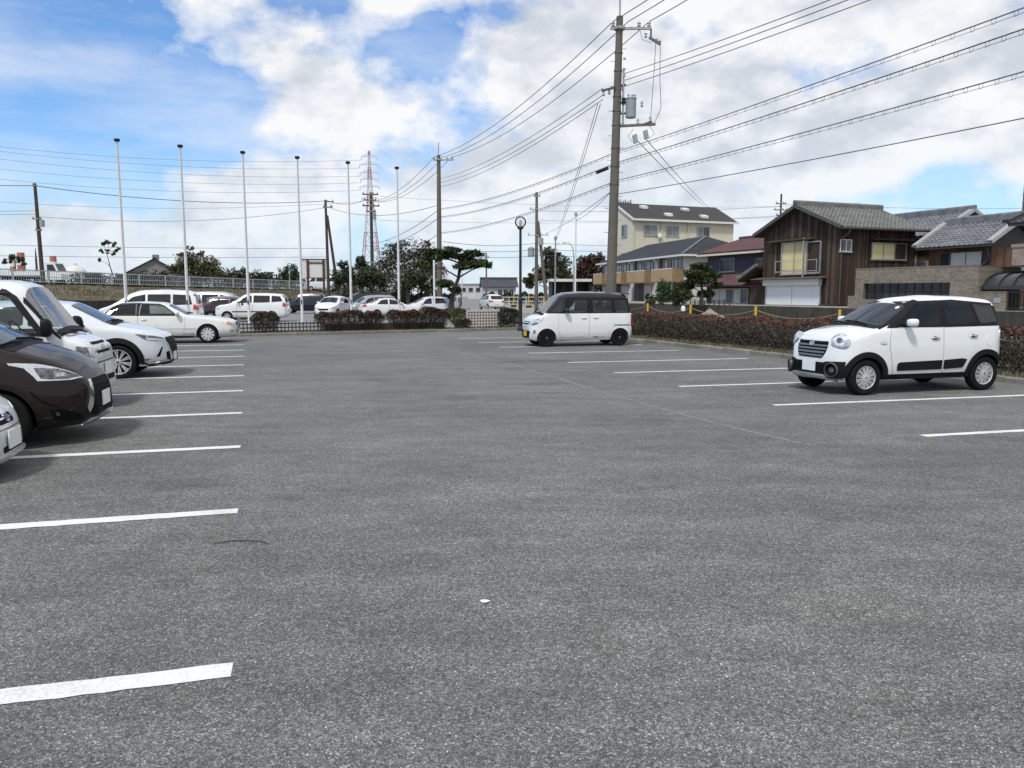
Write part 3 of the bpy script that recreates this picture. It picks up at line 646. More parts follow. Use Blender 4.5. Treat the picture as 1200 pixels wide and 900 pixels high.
for k, y0 in enumerate((.2, 6.3, 12.4, 18.2)):
    y1 = min(y0 + 4.4, LA - .1); bm_ = MB(); fa.slab(bm_, y0, y1, 2.1, 2.2, .01, 1.1); bal = bm_.build('balcony', 'tan_side', ha)
    q = MB(); fa.slab(q, y0, y1, 2.2, 3.22, 1.04, 1.1, 0); q.build('balcony_front', 'tan_panel', bal)
    q = MB(); fa.slab(q, y0, y0 + .06, 2.2, 3.22, .01, 1.035); q.build('balcony_side', 'tan_side', bal); q = MB(); fa.slab(q, y1 - .06, y1, 2.2, 3.22, .01, 1.035); q.build('balcony_side', 'tan_side', bal)
    q = MB(); fa.slab(q, y0 - .02, y1 + .02, 3.22, 3.28, .01, 1.12) if False else q.bar(fa.p(y0, 3.25, 1.07), fa.p(y1, 3.25, 1.07), .08, .06); q.build('balcony_cap', 'white_trim', bal)
    window(ha, fa, y0 + .35, y0 + 1.9, 2.3, 4.05, 'alu_dark', ('glass_house', 'glass_house_light')); window(ha, fa, y0 + 2.5, y0 + 3.9 if y0 < 18 else y0 + 2.7, 2.3, 4.05, 'alu_dark', ('glass_house', 'curtain'))
    window(ha, fa, y0 + .4, y0 + 2.3, .3, 1.85, 'white_trim', ('glass_house',) * 2)
    q = MB(); [q.bar(fa.p(y0 + .5 + .18 * j, .35, .16), fa.p(y0 + .5 + .18 * j, 1.8, .16), .05) for j in range(10)]; q.bar(fa.p(y0 + .4, .35, .16), fa.p(y0 + 2.3, .35, .16), .05); q.bar(fa.p(y0 + .4, 1.8, .16), fa.p(y0 + 2.3, 1.8, .16), .05); q.build('window_grille', 'white_trim', ha)
    q = MB(); fa.slab(q, y0 + 2.6, y0 + 4.2 if y0 < 18 else LA - .1, .0, 2.05, .005, .06); q.build('wall_panel', 'dark_wall', ha)
    q = MB(); fa.slab(q, y0 + 4.42 if y0 < 18 else y0 - .4, y0 + 5.0 if y0 < 18 else y0 - .1, 0, 4.3, .005, .05); q.build('wall_panel', 'dark_wall', ha)  # dark slab on the wall, painted as the shaded recess between balconies
    q = MB(); q.tube([fa.p(y0 + 5.3, 4.2, .5), fa.p(y0 + 5.3, 3.9, .12), fa.p(y0 + 5.3, .1, .12)], .1, 8); q.build('drain_pipe', 'white_trim', ha, smooth=50) if y0 < 18 else None
m = MB(); fa.slab(m, 3.9, 4.55, 3.3, 4.25, .003, .03); m.build('wall_panel', 'tan_panel', ha)
window(ha, fs, 1.2, 2.3, 2.7, 3.7, 'alu_dark', ('glass_house',) * 2); window(ha, fs, 4.3, 5.6, 2.7, 3.7, 'alu_dark', ('glass_house',) * 2)
# --- cream three storey building behind
hc = thing('cream_building', 'tall cream three storey building with a low dark gable roof behind the apartments', 'building', (14.2, 92, .55), math.atan2(.36, .93))
WC, DC = 14.3, 4.0
m = MB(); m.extrude([(0, 0, 0), (0, DC, 0), (0, DC, 11.75), (0, 0, 9.85)], (WC, 0, 0)); m.build('wall', 'cream_wall', hc)
m = MB(); m.extrude([(-.15, -.5, 9.80), (-.15, DC + .35, 12.15), (-.15, DC + .35, 11.95), (-.15, -.5, 9.62)], (WC + .55, 0, 0)); rfc = m.build('roof', 'roof_brown', hc)
m = MB(); m.bx(-.2, WC + .45, -.58, -.5, 9.62, 9.86); m.build('gutter', 'white_trim', hc)
m = MB(); m.bar((-.2, -.5, 9.74), (-.2, DC + .35, 12.08), .07, .24); m.build('barge_board', 'white_trim', hc)
fc = Face((0, 0, 0), (1, 0, 0), (0, -1, 0)); fl = Face((0, 0, 0), (0, 1, 0), (-1, 0, 0))
for z in (2.2, 5.1, 8.05):
    for (a, b) in ((1.55, 3.25), (4.6, 6.3), (8.95, 10.7), (12.0, 13.4)):
        if z > 8 and a > 11: continue
        window(hc, fc, a, b, z, z + 1.12, 'alu', ('glass_house_light', 'glass_house_light' if a < 5 else 'glass_house'), .06, .08)
    window(hc, fl, 1.3, 2.5, z - .1, z + 1.2 if z > 8 else z + .8, 'alu', ('glass_house_light', 'glass_house'), .06, .08)
for (x, f) in ((3.2, .72), (5.4, .28), (9.0, .68), (10.4, .25)):
    y = -.5 + (DC + .8) * f; z = 9.82 + 2.33 * f; m = MB(); m.extrude([(x - .45, y - .3, z - .1), (x + .45, y - .3, z - .1), (x + .45, y + .35, z + .1), (x - .45, y + .35, z + .1)], (0, 0, .28)); m.build('roof_vent', 'white_trim', hc)
for x in (.12, 3.9, 7.6): m = MB(); m.tube([(x, -.12, 9.6), (x, -.12, .2)], .06, 6); m.build('drain_pipe', 'cream_wall', hc)
m = MB(); m.lathe([(.0, .0), (.2, .03), (.33, .12)], 12, 'y', (3.62, -.35, 7.9)); m.bar((3.62, 0, 7.9), (3.62, -.3, 7.9), .04); m.build('satellite_dish', 'white_trim', hc, smooth=60)
mb = MB(); [mb.bar((0.1 + i * .25, 4.2, 11.8), (0.1 + i * .25, 4.2, 12.35 + .12 * (i % 3)), .08) for i in range(9)]; mb.bar((0, 4.2, 12.2), (2.2, 4.2, 12.2), .06); mb.build('roof_rail', 'gate_black', hc)

# --- brick-tiled garden wall with a long opening, carport, gate
KA = math.atan2(-.925, .38)
gw = thing('tiled_wall', 'tan brick tiled wall with a long dark opening in front of the timber house', 'wall', (17.75, 40.1, .93), math.atan2(-5.5, 2.85))
m = MB(); m.bx(0, .5, 0, .28, .0, 1.97); m.bx(5.1, 6.15, 0, .28, 0, 1.97); m.bx(.5, 5.1, 0, .28, 1.25, 1.97); m.bx(.5, 5.1, 0, .28, 0, .45); m.bx(-.42, -.001, .02, .26, 0, .62)
m.bx(6.15, 6.4, -.02, 3.2, 0, 1.95); m.build('wall', 'wall_tile', gw)
m = MB(); m.bx(-.02, 6.17, -.02, .30, 1.97, 2.02); m.build('coping', 'wall_tile', gw)
op = MB(); op.bx(.5, 5.1, .2, .24, .45, 1.25); opn = op.build('opening_screen', 'glass_house', gw)
for k in range(11): m = MB(); m.bx(.55 + k * .44, .58 + k * .44, .16, .2, .45, 1.25); m.build('screen_bar', 'gate_black', opn)
m = MB(); m.bx(.5, 5.1, .16, .2, .83, .87); m.build('screen_rail', 'gate_black', opn)
lw = thing('low_tiled_wall', 'low tan brick tiled wall beside the carport gate', 'wall', (20.68, 34.6, .93), math.atan2(-5.5, 2.85))
m = MB(); m.bx(0, 1.45, -.15, .1, 0, .78); m.build('wall', 'wall_tile', lw); m = MB(); m.bx(-.02, 1.47, -.17, .12, .78, .83); m.build('coping', 'wall_tile', lw)
m = MB(); m.bx(.95, 1.25, -.17, -.149, .34, .56); m.build('letter_box', 'alu', lw)
cp = thing('carport', 'carport with a dark curved roof on thin posts behind the low tiled wall', 'carport', (20.62, 34.95, .93), KA)
m = MB(); vs = []; NX, NY = 9, 12
def CPZ(t): return 1.02 + .52 * min(1.0, t / .22) ** .55 + .22 * t
for i in range(NX * 2 + 1):
    for j in range(NY + 1):
        t = j / NY; y = .1 + 3.0 * t; z = CPZ(t); vs.append((i * .32, y, z + (.0 if i % 2 else .0)))
w_ = NY + 1; m.add(vs, [(i * w_ + j, (i + 1) * w_ + j, (i + 1) * w_ + j + 1, i * w_ + j + 1) for i in range(NX * 2) for j in range(NY)]); m.bx(0, 5.76, .06, .12, .92, 1.08)
m.build('roof', 'carport_roof', cp, recalc=False, smooth=40)
for i in range(10):
    q = MB(); pts = [(i * .64, .1 + 3.0 * j / NY, CPZ(j / NY) + .03) for j in range(NY + 1)]; q.tube(pts, .035, 6); q.build('roof_rib', 'gate_black', cp)
for x in (.3, 2.9, 5.5): q = MB(); q.bx(x, x + .1, .3, .4, 0, 1.2); q.build('post', 'gate_black', cp)
gt = thing('metal_gate', 'black metal gate of upright bars under the carport', 'gate', (21.25, 33.2, .93), KA)
q = MB(); q.bx(0, 3.4, 0, .05, .08, .14); q.bx(0, 3.4, 0, .05, .78, .84); q.build('gate_frame', 'gate_black', gt)
for i in range(20): q = MB(); q.bx(.02 + i * .17, .055 + i * .17, .012, .04, .14, .78); q.build('gate_bar', 'gate_black', gt)
# --- grey tiled houses behind
def tiled_house(name, label, loc, x0, x1, ze, zr, wy, tile, wallmat):
    h = thing(name, label, 'house', loc, KA); m = MB(); m.bx(x0 + .4, x1 - .45, .65, 2 * wy - .65, 0, ze - .02)
    m.extrude([(x0 + .4, .65, ze - .02), (x0 + .4, 2 * wy - .65, ze - .02), (x0 + .4, wy, zr - .25)], (x1 - x0 - .85, 0, 0)); w = m.build('wall', 'dark_wall', h)
    gable_roof(h, x0, x1, 0, 2 * wy, ze, zr, tile, ridge=.4, verge='verge_plaster', soffit='dark_wall')
    f = Face((0, .65, 0), (1, 0, 0), (0, -1, 0)); m = MB(); boards(m, f, x0 + .45, x1 - .5, .1, ze - .1, .24); o = m.build('wall_boards', wallmat, w); o['kind'] = 'stuff'
    fe = Face((x1 - .45, 0, 0), (0, 1, 0), (1, 0, 0)); m = MB(); boards(m, fe, .7, 2 * wy - .7, .1, ze - .1, .24); o = m.build('wall_boards', wallmat, w); o['kind'] = 'stuff'
    return h, f
hA, fA = tiled_house('tiled_house', 'house with a wide blue grey tiled roof directly behind the timber house', (24.5, 50, .93), -7, 3.1, 4.25, 5.75, 3.0, 'roof_tile_blue', 'brown_boards')
window(hA, fA, .3, 1.2, 2.3, 3.3, 'alu', ('curtain',)); 
m = MB(); m.bx(1.6, 2.5, .25, .62, 2.15, 2.75); ac = m.build('air_conditioner', 'white_trim', hA)
m = MB(); m.lathe([(.24, .0), (.24, -.02), (.2, -.02), (.2, .0)], 16, 'y', (1.95, .25, 2.45)); m.build('fan_grille', 'alu', ac)
hB, fB = tiled_house('tiled_house', 'brown boarded house with grey tiled roof nearer than the other tiled one, above the carport', (23.2, 46, .93), .7, 5.3, 3.35, 4.75, 2.5, 'roof_tile_blue', 'brown_boards')
window(hB, fB, 2.55, 4.4, 2.25, 3.0, 'alu_dark', ('curtain', 'curtain')); window(hB, fB, 1.95, 2.45, 2.3, 3.0, 'alu_dark', ('glass_house',))
m = MB(); a, b = Vector((3.2, -.6, 1.62)), Vector((3.2, .62, 2.05)); m.extrude([a, b, b - Vector((0, 0, .1)), a - Vector((0, 0, .1))], (4.2, 0, 0)); pr = m.build('lower_roof', 'dark_wall', hB)
s_ = (b - a).normalized(); m = MB(); tile_roof(m, a, (1, 0, 0), s_, Vector((0, -s_.z, s_.y)), 4.2, (b - a).length); o = m.build('roof_tiles', 'roof_tile_blue', pr, recalc=False); o['kind'] = 'stuff'
m = MB(); m.bar(a + Vector((1.6, 0, .12)), b + Vector((1.6, 0, .12)), .2, .2); m.tube([(4.9, .3, 3.2), (4.9, .5, 2.6), (4.5, .3, 2.1)], .04, 6); m.build('verge_tiles', 'roof_tile_dark', pr)
hC = thing('tiled_balcony_house', 'house at the picture edge with a pinkish brick tiled balcony and dark roof', 'house', (21.4, 33.6, .93), KA)
m = MB(); m.bx(.0, 7, 1.4, 7, 0, 3.75); m.build('wall', 'plaster_grey', hC)
m = MB(); m.bx(-.1, 7, .4, 1.39, 1.95, 2.72); bc = m.build('balcony', 'wall_tile_pink', hC); m = MB(); m.bx(-.14, 7.04, .36, 1.388, 2.722, 2.86); m.build('coping', 'wall_tile_pink', bc)
gable_roof(hC, -.35, 7.4, .35, 7.6, 3.75, 5.1, 'roof_tile_dark', ridge=.3, verge='roof_tile_dark', soffit='dark_wall')
m = MB(); m.bx(.0, .14, 1.2, 1.34, 2.87, 3.8); m.build('post', 'white_trim', hC)
# front-yard railing before the purple house
fy = thing('yard_railing', 'low grey railing in front of the purple house', 'fence', (11.35, 49.35, .98), math.atan2(-.925, .38))
for k in range(3): q = MB(); q.bx(0, 4.0, 0, .03, .10 + k * .09, .13 + k * .09); q.build('rail', 'alu_dark', fy)
for k in range(9): q = MB(); q.bx(k * .49, .04 + k * .49, -.01, .05, 0, .32); q.build('post', 'alu_dark', fy)
# --- far things
def house_far(label, loc, rz, w, d, ze, zr, wall, roofm, wins=()):
    h = thing('far_house', label, 'house', loc, rz); m = MB(); m.bx(0, w, 0, d, 0, ze); m.extrude([(0, 0, ze), (0, d, ze), (0, d / 2, zr - .1)], (w, 0, 0)); m.build('wall', wall, h)
    gable_roof(h, -.5, w + .5, -.5, d + .5, ze, zr, roofm, tiles=False, ridge=.25, soffit=roofm); f = Face((0, 0, 0), (1, 0, 0), (0, -1, 0))
    for (a, b, z0, z1) in wins: window(h, f, a, b, z0, z1, 'alu', ('glass_house',) * 2, .08, .1)
    return h
house_far('low white house with a dark tiled roof far off left of the globe lamp', (-5.6, 152, 0), R(6), 6.4, 5, 3.0, 4.6, 'pale_wall', 'roof_tile_dark', ((2.9, 3.6, 1.3, 2.4), (4.0, 4.7, 1.3, 2.4), (5.2, 5.9, 1.3, 2.4)))
house_far('wide grey gabled shed roof showing over the far trees behind the bank', (-79, 152, 0), R(-4), 9.0, 14, 4.5, 8.6, 'plaster_grey', 'roof_brown')
hh = bpy.data.objects['far_house.001']; hh.rotation_euler[2] = R(-70); hh.location = (-80.5, 160, 0)
m = MB(); m.bx(3.9, 5.1, 6.4, 7.6, 8.4, 9.5); m.build('roof_vent', 'plaster_grey', hh)
ff = thing('factory_building', 'long pale low factory seen far away under the pine', 'building', (-18.5, 235, 0), R(3)); m = MB(); m.bx(0, 14, 0, 10, 0, 4.4); m.build('wall', 'pale_wall', ff)
m = MB(); m.bx(-.3, 14.3, -.3, 10.3, 4.4, 4.7); m.build('roof', 'alu', ff); fF = Face((0, 0, 0), (1, 0, 0), (0, -1, 0))
for k in range(6): window(ff, fF, 1 + k * 2.2, 2.2 + k * 2.2, 2.2, 3.4, 'alu', ('glass_house',), .1, .1, sill=False)
sb = thing('parking_shelter', 'flat roofed dark open shelter with a white roof edge, far behind the boxy wagon', 'shelter', (5.1, 100, 0), R(5))
m = MB(); m.bx(0, 5.0, 2.6, 2.8, 0, 3.2); m.bx(0, .15, 0, 2.6, 0, 3.2); m.bx(4.85, 5.0, 0, 2.6, 0, 3.2); m.build('wall', 'gate_black', sb); m = MB(); m.bx(-.2, 5.2, -.4, 3.0, 3.2, 3.55); m.build('roof', 'white_trim', sb)
for x in (1.5, 3.3): m = MB(); m.bx(x, x + .12, 0, .12, 0, 3.2); m.build('post', 'gate_black', sb)
# storage tank and banded chimneys
plain('tank_white', (.62, .60, .56), .6); plain('red_band', (.42, .14, .10), .6); plain('white_band', (.72, .70, .68), .6)  # chimney red paled, distance haze put into the colour
tk = thing('storage_tank', 'pale round storage tank with a shallow domed top on the far skyline', 'tank', (-269.84, 480, 1.67)); tk.location.z = 0
m = MB(); m.lathe([(6.4, 0), (6.4, 15.0), (6.0, 15.8), (4.6, 17.4), (2.5, 18.5), (1.0, 18.9), (1.0, 20.2), (0, 20.3)], 32); m.build('shell', 'tank_white', tk, smooth=40)
for k, (px, zt, rr, lab) in enumerate((((-385.33, 600, 31.06), 0, 1.9, 'shorter of the red and white banded chimneys beyond the bank'), ((-378.61, 600, 33), 0, 2.6, 'taller thicker red and white banded chimney beside the bare pine'), ((-353.81, 600, 30.41), 0, 2.3, 'red and white topped chimney just behind the truck cab'))):
    ch = thing('chimney', lab, 'chimney', (px[0], px[1], 0)); z = px[2]; nb = 7; prev = 0
    for j in range(nb):
        a, b = z * j / nb, z * (j + 1) / nb; m = MB(); m.lathe([(rr * (1.25 - .25 * j / nb), a), (rr * (1.25 - .25 * (j + 1) / nb), b)] + ([(rr * .8, b), (rr * .8, b - 1)] if j == nb - 1 else []), 16); m.build('band', 'red_band' if j % 2 == 0 else 'white_band', ch, smooth=40)
ms = thing('radio_mast', 'thin dark mast on the skyline between the chimneys and the pole', 'mast', ((-342.5, 560, 28.49)[0], 560, 0)); m = MB(); m.tube([(0, 0, 0), (0, 0, 26), (0, 0, 34)], [1.0, .7, .2], 6); m.build('shaft', 'dark_wall', ms)

# ---------------------------------------------------------------- cars
def pl(pts):  # control points -> sorted arrays
    p = sorted(pts); return np.array([q[0] for q in p]), np.array([q[1] for q in p])
class Body:
    """car shell lofted from side profile, belt line, floor line and plan width; x forward, y left, z up, origin on the ground between the axles"""
    def __init__(s, top, belt, bot, half, tumble=.22, crown=.04, shoulder=.035, sm=.03, step=.06, hoodedge=.07, sec_n=5):
        s.fx = np.arange(min(q[0] for q in top), max(q[0] for q in top) + 1e-6, .01); s.x0, s.x1 = s.fx[0], s.fx[-1]
        def smf(pts, k):
            v = np.interp(s.fx, *pl(pts)); n = int(k / .01)
            if n > 0:
                ker = np.exp(-.5 * (np.arange(-3 * n, 3 * n + 1) / n) ** 2); ker /= ker.sum(); vp = np.concatenate([2 * v[0] - v[3 * n:0:-1] if False else np.full(3 * n, v[0]), v, np.full(3 * n, v[-1])]); w = np.convolve(vp, ker, 'valid')
                e = np.minimum(np.minimum(np.arange(len(v)), np.arange(len(v))[::-1]) / (3.0 * n), 1.0); v = v * (1 - e) + w * e
            return v
        s.top, s.belt, s.bot, s.half = smf(top, sm), smf(belt, sm), smf(bot, sm), smf(half, sm)
        s.tumble, s.crown, s.sh, s.he, s.n = tumble, crown, shoulder, hoodedge, sec_n
        L = s.x1 - s.x0; n = int(L / step); xs = np.linspace(s.x0, s.x1, n)
        for e, sg in ((s.x0, 1), (s.x1, -1)): xs = np.concatenate([xs, e + sg * np.array([.008, .02, .035, .055, .08, .11, .15])])
        s.xs = np.unique(np.round(xs, 4)); s.mesh_build()
    def at(s, x):
        return tuple(float(np.interp(x, s.fx, a)) for a in (s.top, s.belt, s.bot, s.half))
    def corners(s, x):
        zt, bl, zf, w = s.at(x); zs = min(bl, zt - .085); g = zt - .085 - zs; zc = zt - s.crown * (1 if g > .05 else .8)
        y4 = w - s.sh; y5 = max(.05, y4 - s.he - s.tumble * max(0, zc - zs - .05)); zm = zf + .52 * (zs - zf)
        return [(0, zf), (w * .90, zf), (w - .018, zf + min(.12, .3 * (zs - zf))), (w, zm), (y4, zs), (y5, zc), (0, zt)], (.25, .4, .45, .22, .33)
    def section(s, x):
        c, ts = s.corners(x); c = [Vector((0, y, z)) for y, z in c]; out = [c[0]]
        for i in range(1, 6):
            t = ts[i - 1]; a = c[i].lerp(c[i - 1], t); b = c[i].lerp(c[i + 1], t)
            for k in range(s.n):
                u = k / (s.n - 1); out.append(a * (1 - u) ** 2 + c[i] * 2 * u * (1 - u) + b * u * u)
        q = out[-1]; zt = c[6].z
        for f in (.75, .5, .25, 0): out.append(Vector((0, q.y * f, zt - (zt - q.z) * f * f)))
        return [(p.y, p.z) for p in out]
    def mesh_build(s):
        V = []; F = []; m = None
        for x in s.xs:
            h = s.section(x); ring = [(x, y, z) for y, z in h] + [(x, -y, z) for y, z in h[-2:0:-1]]; m = len(ring); V += ring
        for i in range(len(s.xs) - 1):
            for k in range(m):
                a, b = i * m + k, i * m + (k + 1) % m; F.append((a, a + m, b + m, b))
        hm = len(s.section(s.xs[0]))
        for base, rev in ((0, False), ((len(s.xs) - 1) * m, True)):       # end caps as strips between the two halves
            for k in range(hm - 1):
                l0, l1 = base + k, base + k + 1; r0 = base + (m - k) % m; r1 = base + (m - k - 1) % m
                f = [l0, l1, r1, r0]; f = [q for i, q in enumerate(f) if q not in f[:i]]
                if len(f) >= 3: F.append(tuple(f) if not rev else tuple(f[::-1]))
        s.V, s.F = V, F; bm = bmesh.new(); bv = [bm.verts.new(v) for v in V]; bm.verts.ensure_lookup_table()
        for f in F: bm.faces.new([bv[i] for i in f])
        bmesh.ops.recalc_face_normals(bm, faces=bm.faces); s.bvh = BVHTree.FromBMesh(bm); s.bm = bm
    def project(s, p, view):
        if view == 'N':
            co, no, i, d = s.bvh.find_nearest(p); return co, no
        dirs = {'L': (0, -1, 0), 'R': (0, 1, 0), 'F': (-1, 0, 0), 'B': (1, 0, 0), 'T': (0, 0, -1)}; d = Vector(dirs[view]); co, no, i, dd = s.bvh.ray_cast(Vector(p) - d * 6, d)
        if co is None or (view in 'LR' and co.y * d.y > 0): co, no, i, dd = s.bvh.find_nearest(p)
        return co, no
def rp(pts, r=.03, n=4):  # rounded polygon in 2-D
    out = []; N = len(pts)
    for i in range(N):
        p, a, b = Vector(pts[i]), Vector(pts[i - 1]), Vector(pts[(i + 1) % N]); la, lb = (a - p).length, (b - p).length; k = min(r, la * .45, lb * .45); A = p + (a - p).normalized() * k; B = p + (b - p).normalized() * k
        for j in range(n): u = j / (n - 1); out.append(tuple(A * (1 - u) ** 2 + p * 2 * u * (1 - u) + B * u * u))
    return out
def circ(cx, cz, rx, rz, n=24, a0=0): return [(cx + rx * math.cos(2 * math.pi * i / n + a0), cz + rz * math.sin(2 * math.pi * i / n + a0)) for i in range(n)]
def lift(p, view, body=None):
    u, v = p
    if view in 'LR': return Vector((u, 1.5 if view == 'L' else -1.5, v))
    if view == 'T': return Vector((u, v, 3))
    return Vector((3 if view == 'F' else -3, u, v))
def patch_mesh(body, polys, view, mat, off=.004, res=.07, skirt=.02, inset=None, name='patch'):
    bm = bmesh.new()
    for poly in polys:
        vs = [bm.verts.new(lift(p, view) if view != 'N' else Vector(p)) for p in poly]; bm.faces.new(vs)
    bmesh.ops.triangulate(bm, faces=bm.faces[:])
    lo = Vector((min(v.co[i] for v in bm.verts) for i in range(3))); hi = Vector((max(v.co[i] for v in bm.verts) for i in range(3)))
    for ax in range(3):
        if hi[ax] - lo[ax] < 1e-4: continue
        k = int((hi[ax] - lo[ax]) / res)
        for j in range(1, k + 1):
            c = Vector((0, 0, 0)); c[ax] = lo[ax] + (hi[ax] - lo[ax]) * j / (k + 1); n = Vector((0, 0, 0)); n[ax] = 1
            bmesh.ops.bisect_plane(bm, geom=bm.verts[:] + bm.edges[:] + bm.faces[:], plane_co=c, plane_no=n, dist=1e-6)
    nr = {}
    for v in bm.verts: co, no = body.project(v.co, view); nr[v] = no.copy(); v.co = co + no * off
    bm.normal_update()
    for f in bm.faces:
        a = Vector((0, 0, 0))
        for v in f.verts: a += nr[v]
        if f.normal.dot(a) < 0: f.normal_flip()
    if skirt:
        be = [e for e in bm.edges if len(e.link_faces) == 1]; ret = bmesh.ops.extrude_edge_only(bm, edges=be); nv = [g for g in ret['geom'] if isinstance(g, bmesh.types.BMVert)]
        src = list(nr.items()); kd = {tuple(round(q, 5) for q in v.co): n for v, n in src}
        for v in nv:
            n = kd.get(tuple(round(q, 5) for q in v.co))
            if n is not None: v.co = v.co - n * (off + skirt)
    me = bpy.data.meshes.new(name); bm.to_mesh(me); bm.free()
    for m in M_(mat): me.materials.append(m)
    me.shade_smooth(); me.set_sharp_from_angle(angle=R(40)); return me
def strip_mesh(body, A, B, view, mat, off=.004, skirt=.02, name='strip'):   # band between two polylines
    vs = []; ns = []; n = len(A)
    for P in (A, B):
        for p in P: co, no = body.project(lift(p, view), view); vs.append(co + no * off); ns.append(no)
    bm = bmesh.new(); bv = [bm.verts.new(v) for v in vs]
    for i in range(n - 1):
        f = bm.faces.new((bv[i], bv[i + 1], bv[n + i + 1], bv[n + i])); f.normal_update()
        if f.normal.dot(ns[i]) < 0: f.normal_flip()
    ob = [bm.verts.new(vs[i] - ns[i] * (off + skirt)) for i in range(2 * n)]
    for i in range(n - 1):
        bm.faces.new((bv[i], bv[i + 1], ob[i + 1], ob[i])); bm.faces.new((bv[n + i], bv[n + i + 1], ob[n + i + 1], ob[n + i]))
    for i in (0, n - 1): bm.faces.new((bv[i], bv[n + i], ob[n + i], ob[i]))
    bmesh.ops.recalc_face_normals(bm, faces=bm.faces) if False else None
    me = bpy.data.meshes.new(name); bm.to_mesh(me); bm.free()
    for m in M_(mat): me.materials.append(m)
    me.shade_smooth(); me.set_sharp_from_angle(angle=R(40)); return me
plain('fog_rim', (.075, .078, .082), .4, .4)
WHEELS = {}
def wheel_meshes(kind, r, w, hi=True):
    key = (kind, r, w, hi)
    if key in WHEELS: return WHEELS[key]
    n = 40 if hi else 20; k = dict(alloy=.70, cover=.66, black=.72, sport=.74, plain=.66)[kind]; rr = r * k
    t = MB(); h = w / 2
    t.lathe([(rr * .98, -h * .9), (rr * 1.04, -h), (r * .93, -h), (r * .985, -h * .82), (r, -h * .5), (r, h * .5), (r * .985, h * .82), (r * .93, h), (r * .86, h * 1.02), (rr * 1.04, h * .98), (rr * .98, h * .9)], n, 'y')
    if hi:
        for g in (-.3, 0, .3): pass
    tyre = t.mesh('tyre', 'rubber', 50)
    m = MB(); rim = 'black_rim' if kind == 'black' else 'silver_rim'; dk = 1
    m.lathe([(rr, h * .9), (rr * .955, h * .92), (rr * .93, h * .78), (rr * .91, h * .2)], n, 'y', mi=0)
    m.lathe([(rr * .92, h * .25), (.0, h * .25)], n, 'y', mi=1)
    N = dict(alloy=10, cover=12, black=9, sport=10, plain=7)[kind]; f0 = h * .78
    def spoke(a, r0, r1, w0, w1, d0, d1, th, mi=0):
        c, s_ = math.cos(a), math.sin(a); vs = []
        for (rad, wd, dd) in ((r0, w0, d0), ((r0 + r1) / 2, (w0 + w1) / 2, (d0 + d1) / 2 + .006), (r1, w1, d1)):
            for sg in (-1, 1):
                for dep in (0, -th): vs.append((c * rad - s_ * sg * wd / 2, dd + dep, s_ * rad + c * sg * wd / 2))
        fs = []
        for b in (0, 4): fs += [(b, b + 2, b + 6, b + 4), (b + 1, b + 5, b + 7, b + 3), (b, b + 4, b + 5, b + 1), (b + 2, b + 3, b + 7, b + 6)]
        m.add(vs, fs + [(8, 10, 11, 9), (0, 1, 3, 2)], mi)
    for i in range(N):
        a = 2 * math.pi * i / N + .2
        if kind == 'cover':
            for da in (-.10, .10): spoke(a + da * 1.05, rr * .30, rr * .93, rr * .065, rr * .095, f0 + .006, f0, .02)
        elif kind == 'sport':
            for da in (-.11, .11): spoke(a + da * .85, rr * .2, rr * .95, rr * .055, rr * .085, f0 - .02, f0 + .004, .03)
        elif kind == 'alloy': spoke(a, rr * .2, rr * .95, rr * .26, rr * .34, f0, f0 + .002, .025)
        elif kind == 'black':
            spoke(a, rr * .2, rr * .95, rr * .16, rr * .13, f0 - .01, f0 + .004, .03)
        else: spoke(a, rr * .2, rr * .95, rr * .20, rr * .3, f0, f0, .025)
    m.lathe([(rr * .36 if kind in ('cover', 'alloy') else rr * .25, f0 - .01), (rr * .33 if kind in ('cover', 'alloy') else rr * .22, f0 + .012), (.0, f0 + .016)], 20, 'y', mi=0)
    m.lathe([(rr * .12, f0 + .014), (rr * .11, f0 + .02), (0, f0 + .02)], 12, 'y', mi=2)
    rimm = m.mesh('rim', [rim, 'dark_metal', 'chrome'], 35); WHEELS[key] = (tyre, rimm); return WHEELS[key]
def bool_cut(me, cut_me, mats):
    a = bpy.data.objects.new('tmp_a', me); b = bpy.data.objects.new('tmp_b', cut_me); COL.objects.link(a); COL.objects.link(b)
    md = a.modifiers.new('b', 'BOOLEAN'); md.operation = 'DIFFERENCE'; md.solver = 'EXACT'; md.object = b; md.use_self = False
    dg = bpy.context.evaluated_depsgraph_get(); dg.update(); r = bpy.data.meshes.new_from_object(a.evaluated_get(dg)); bpy.data.objects.remove(a); bpy.data.objects.remove(b)
    return r
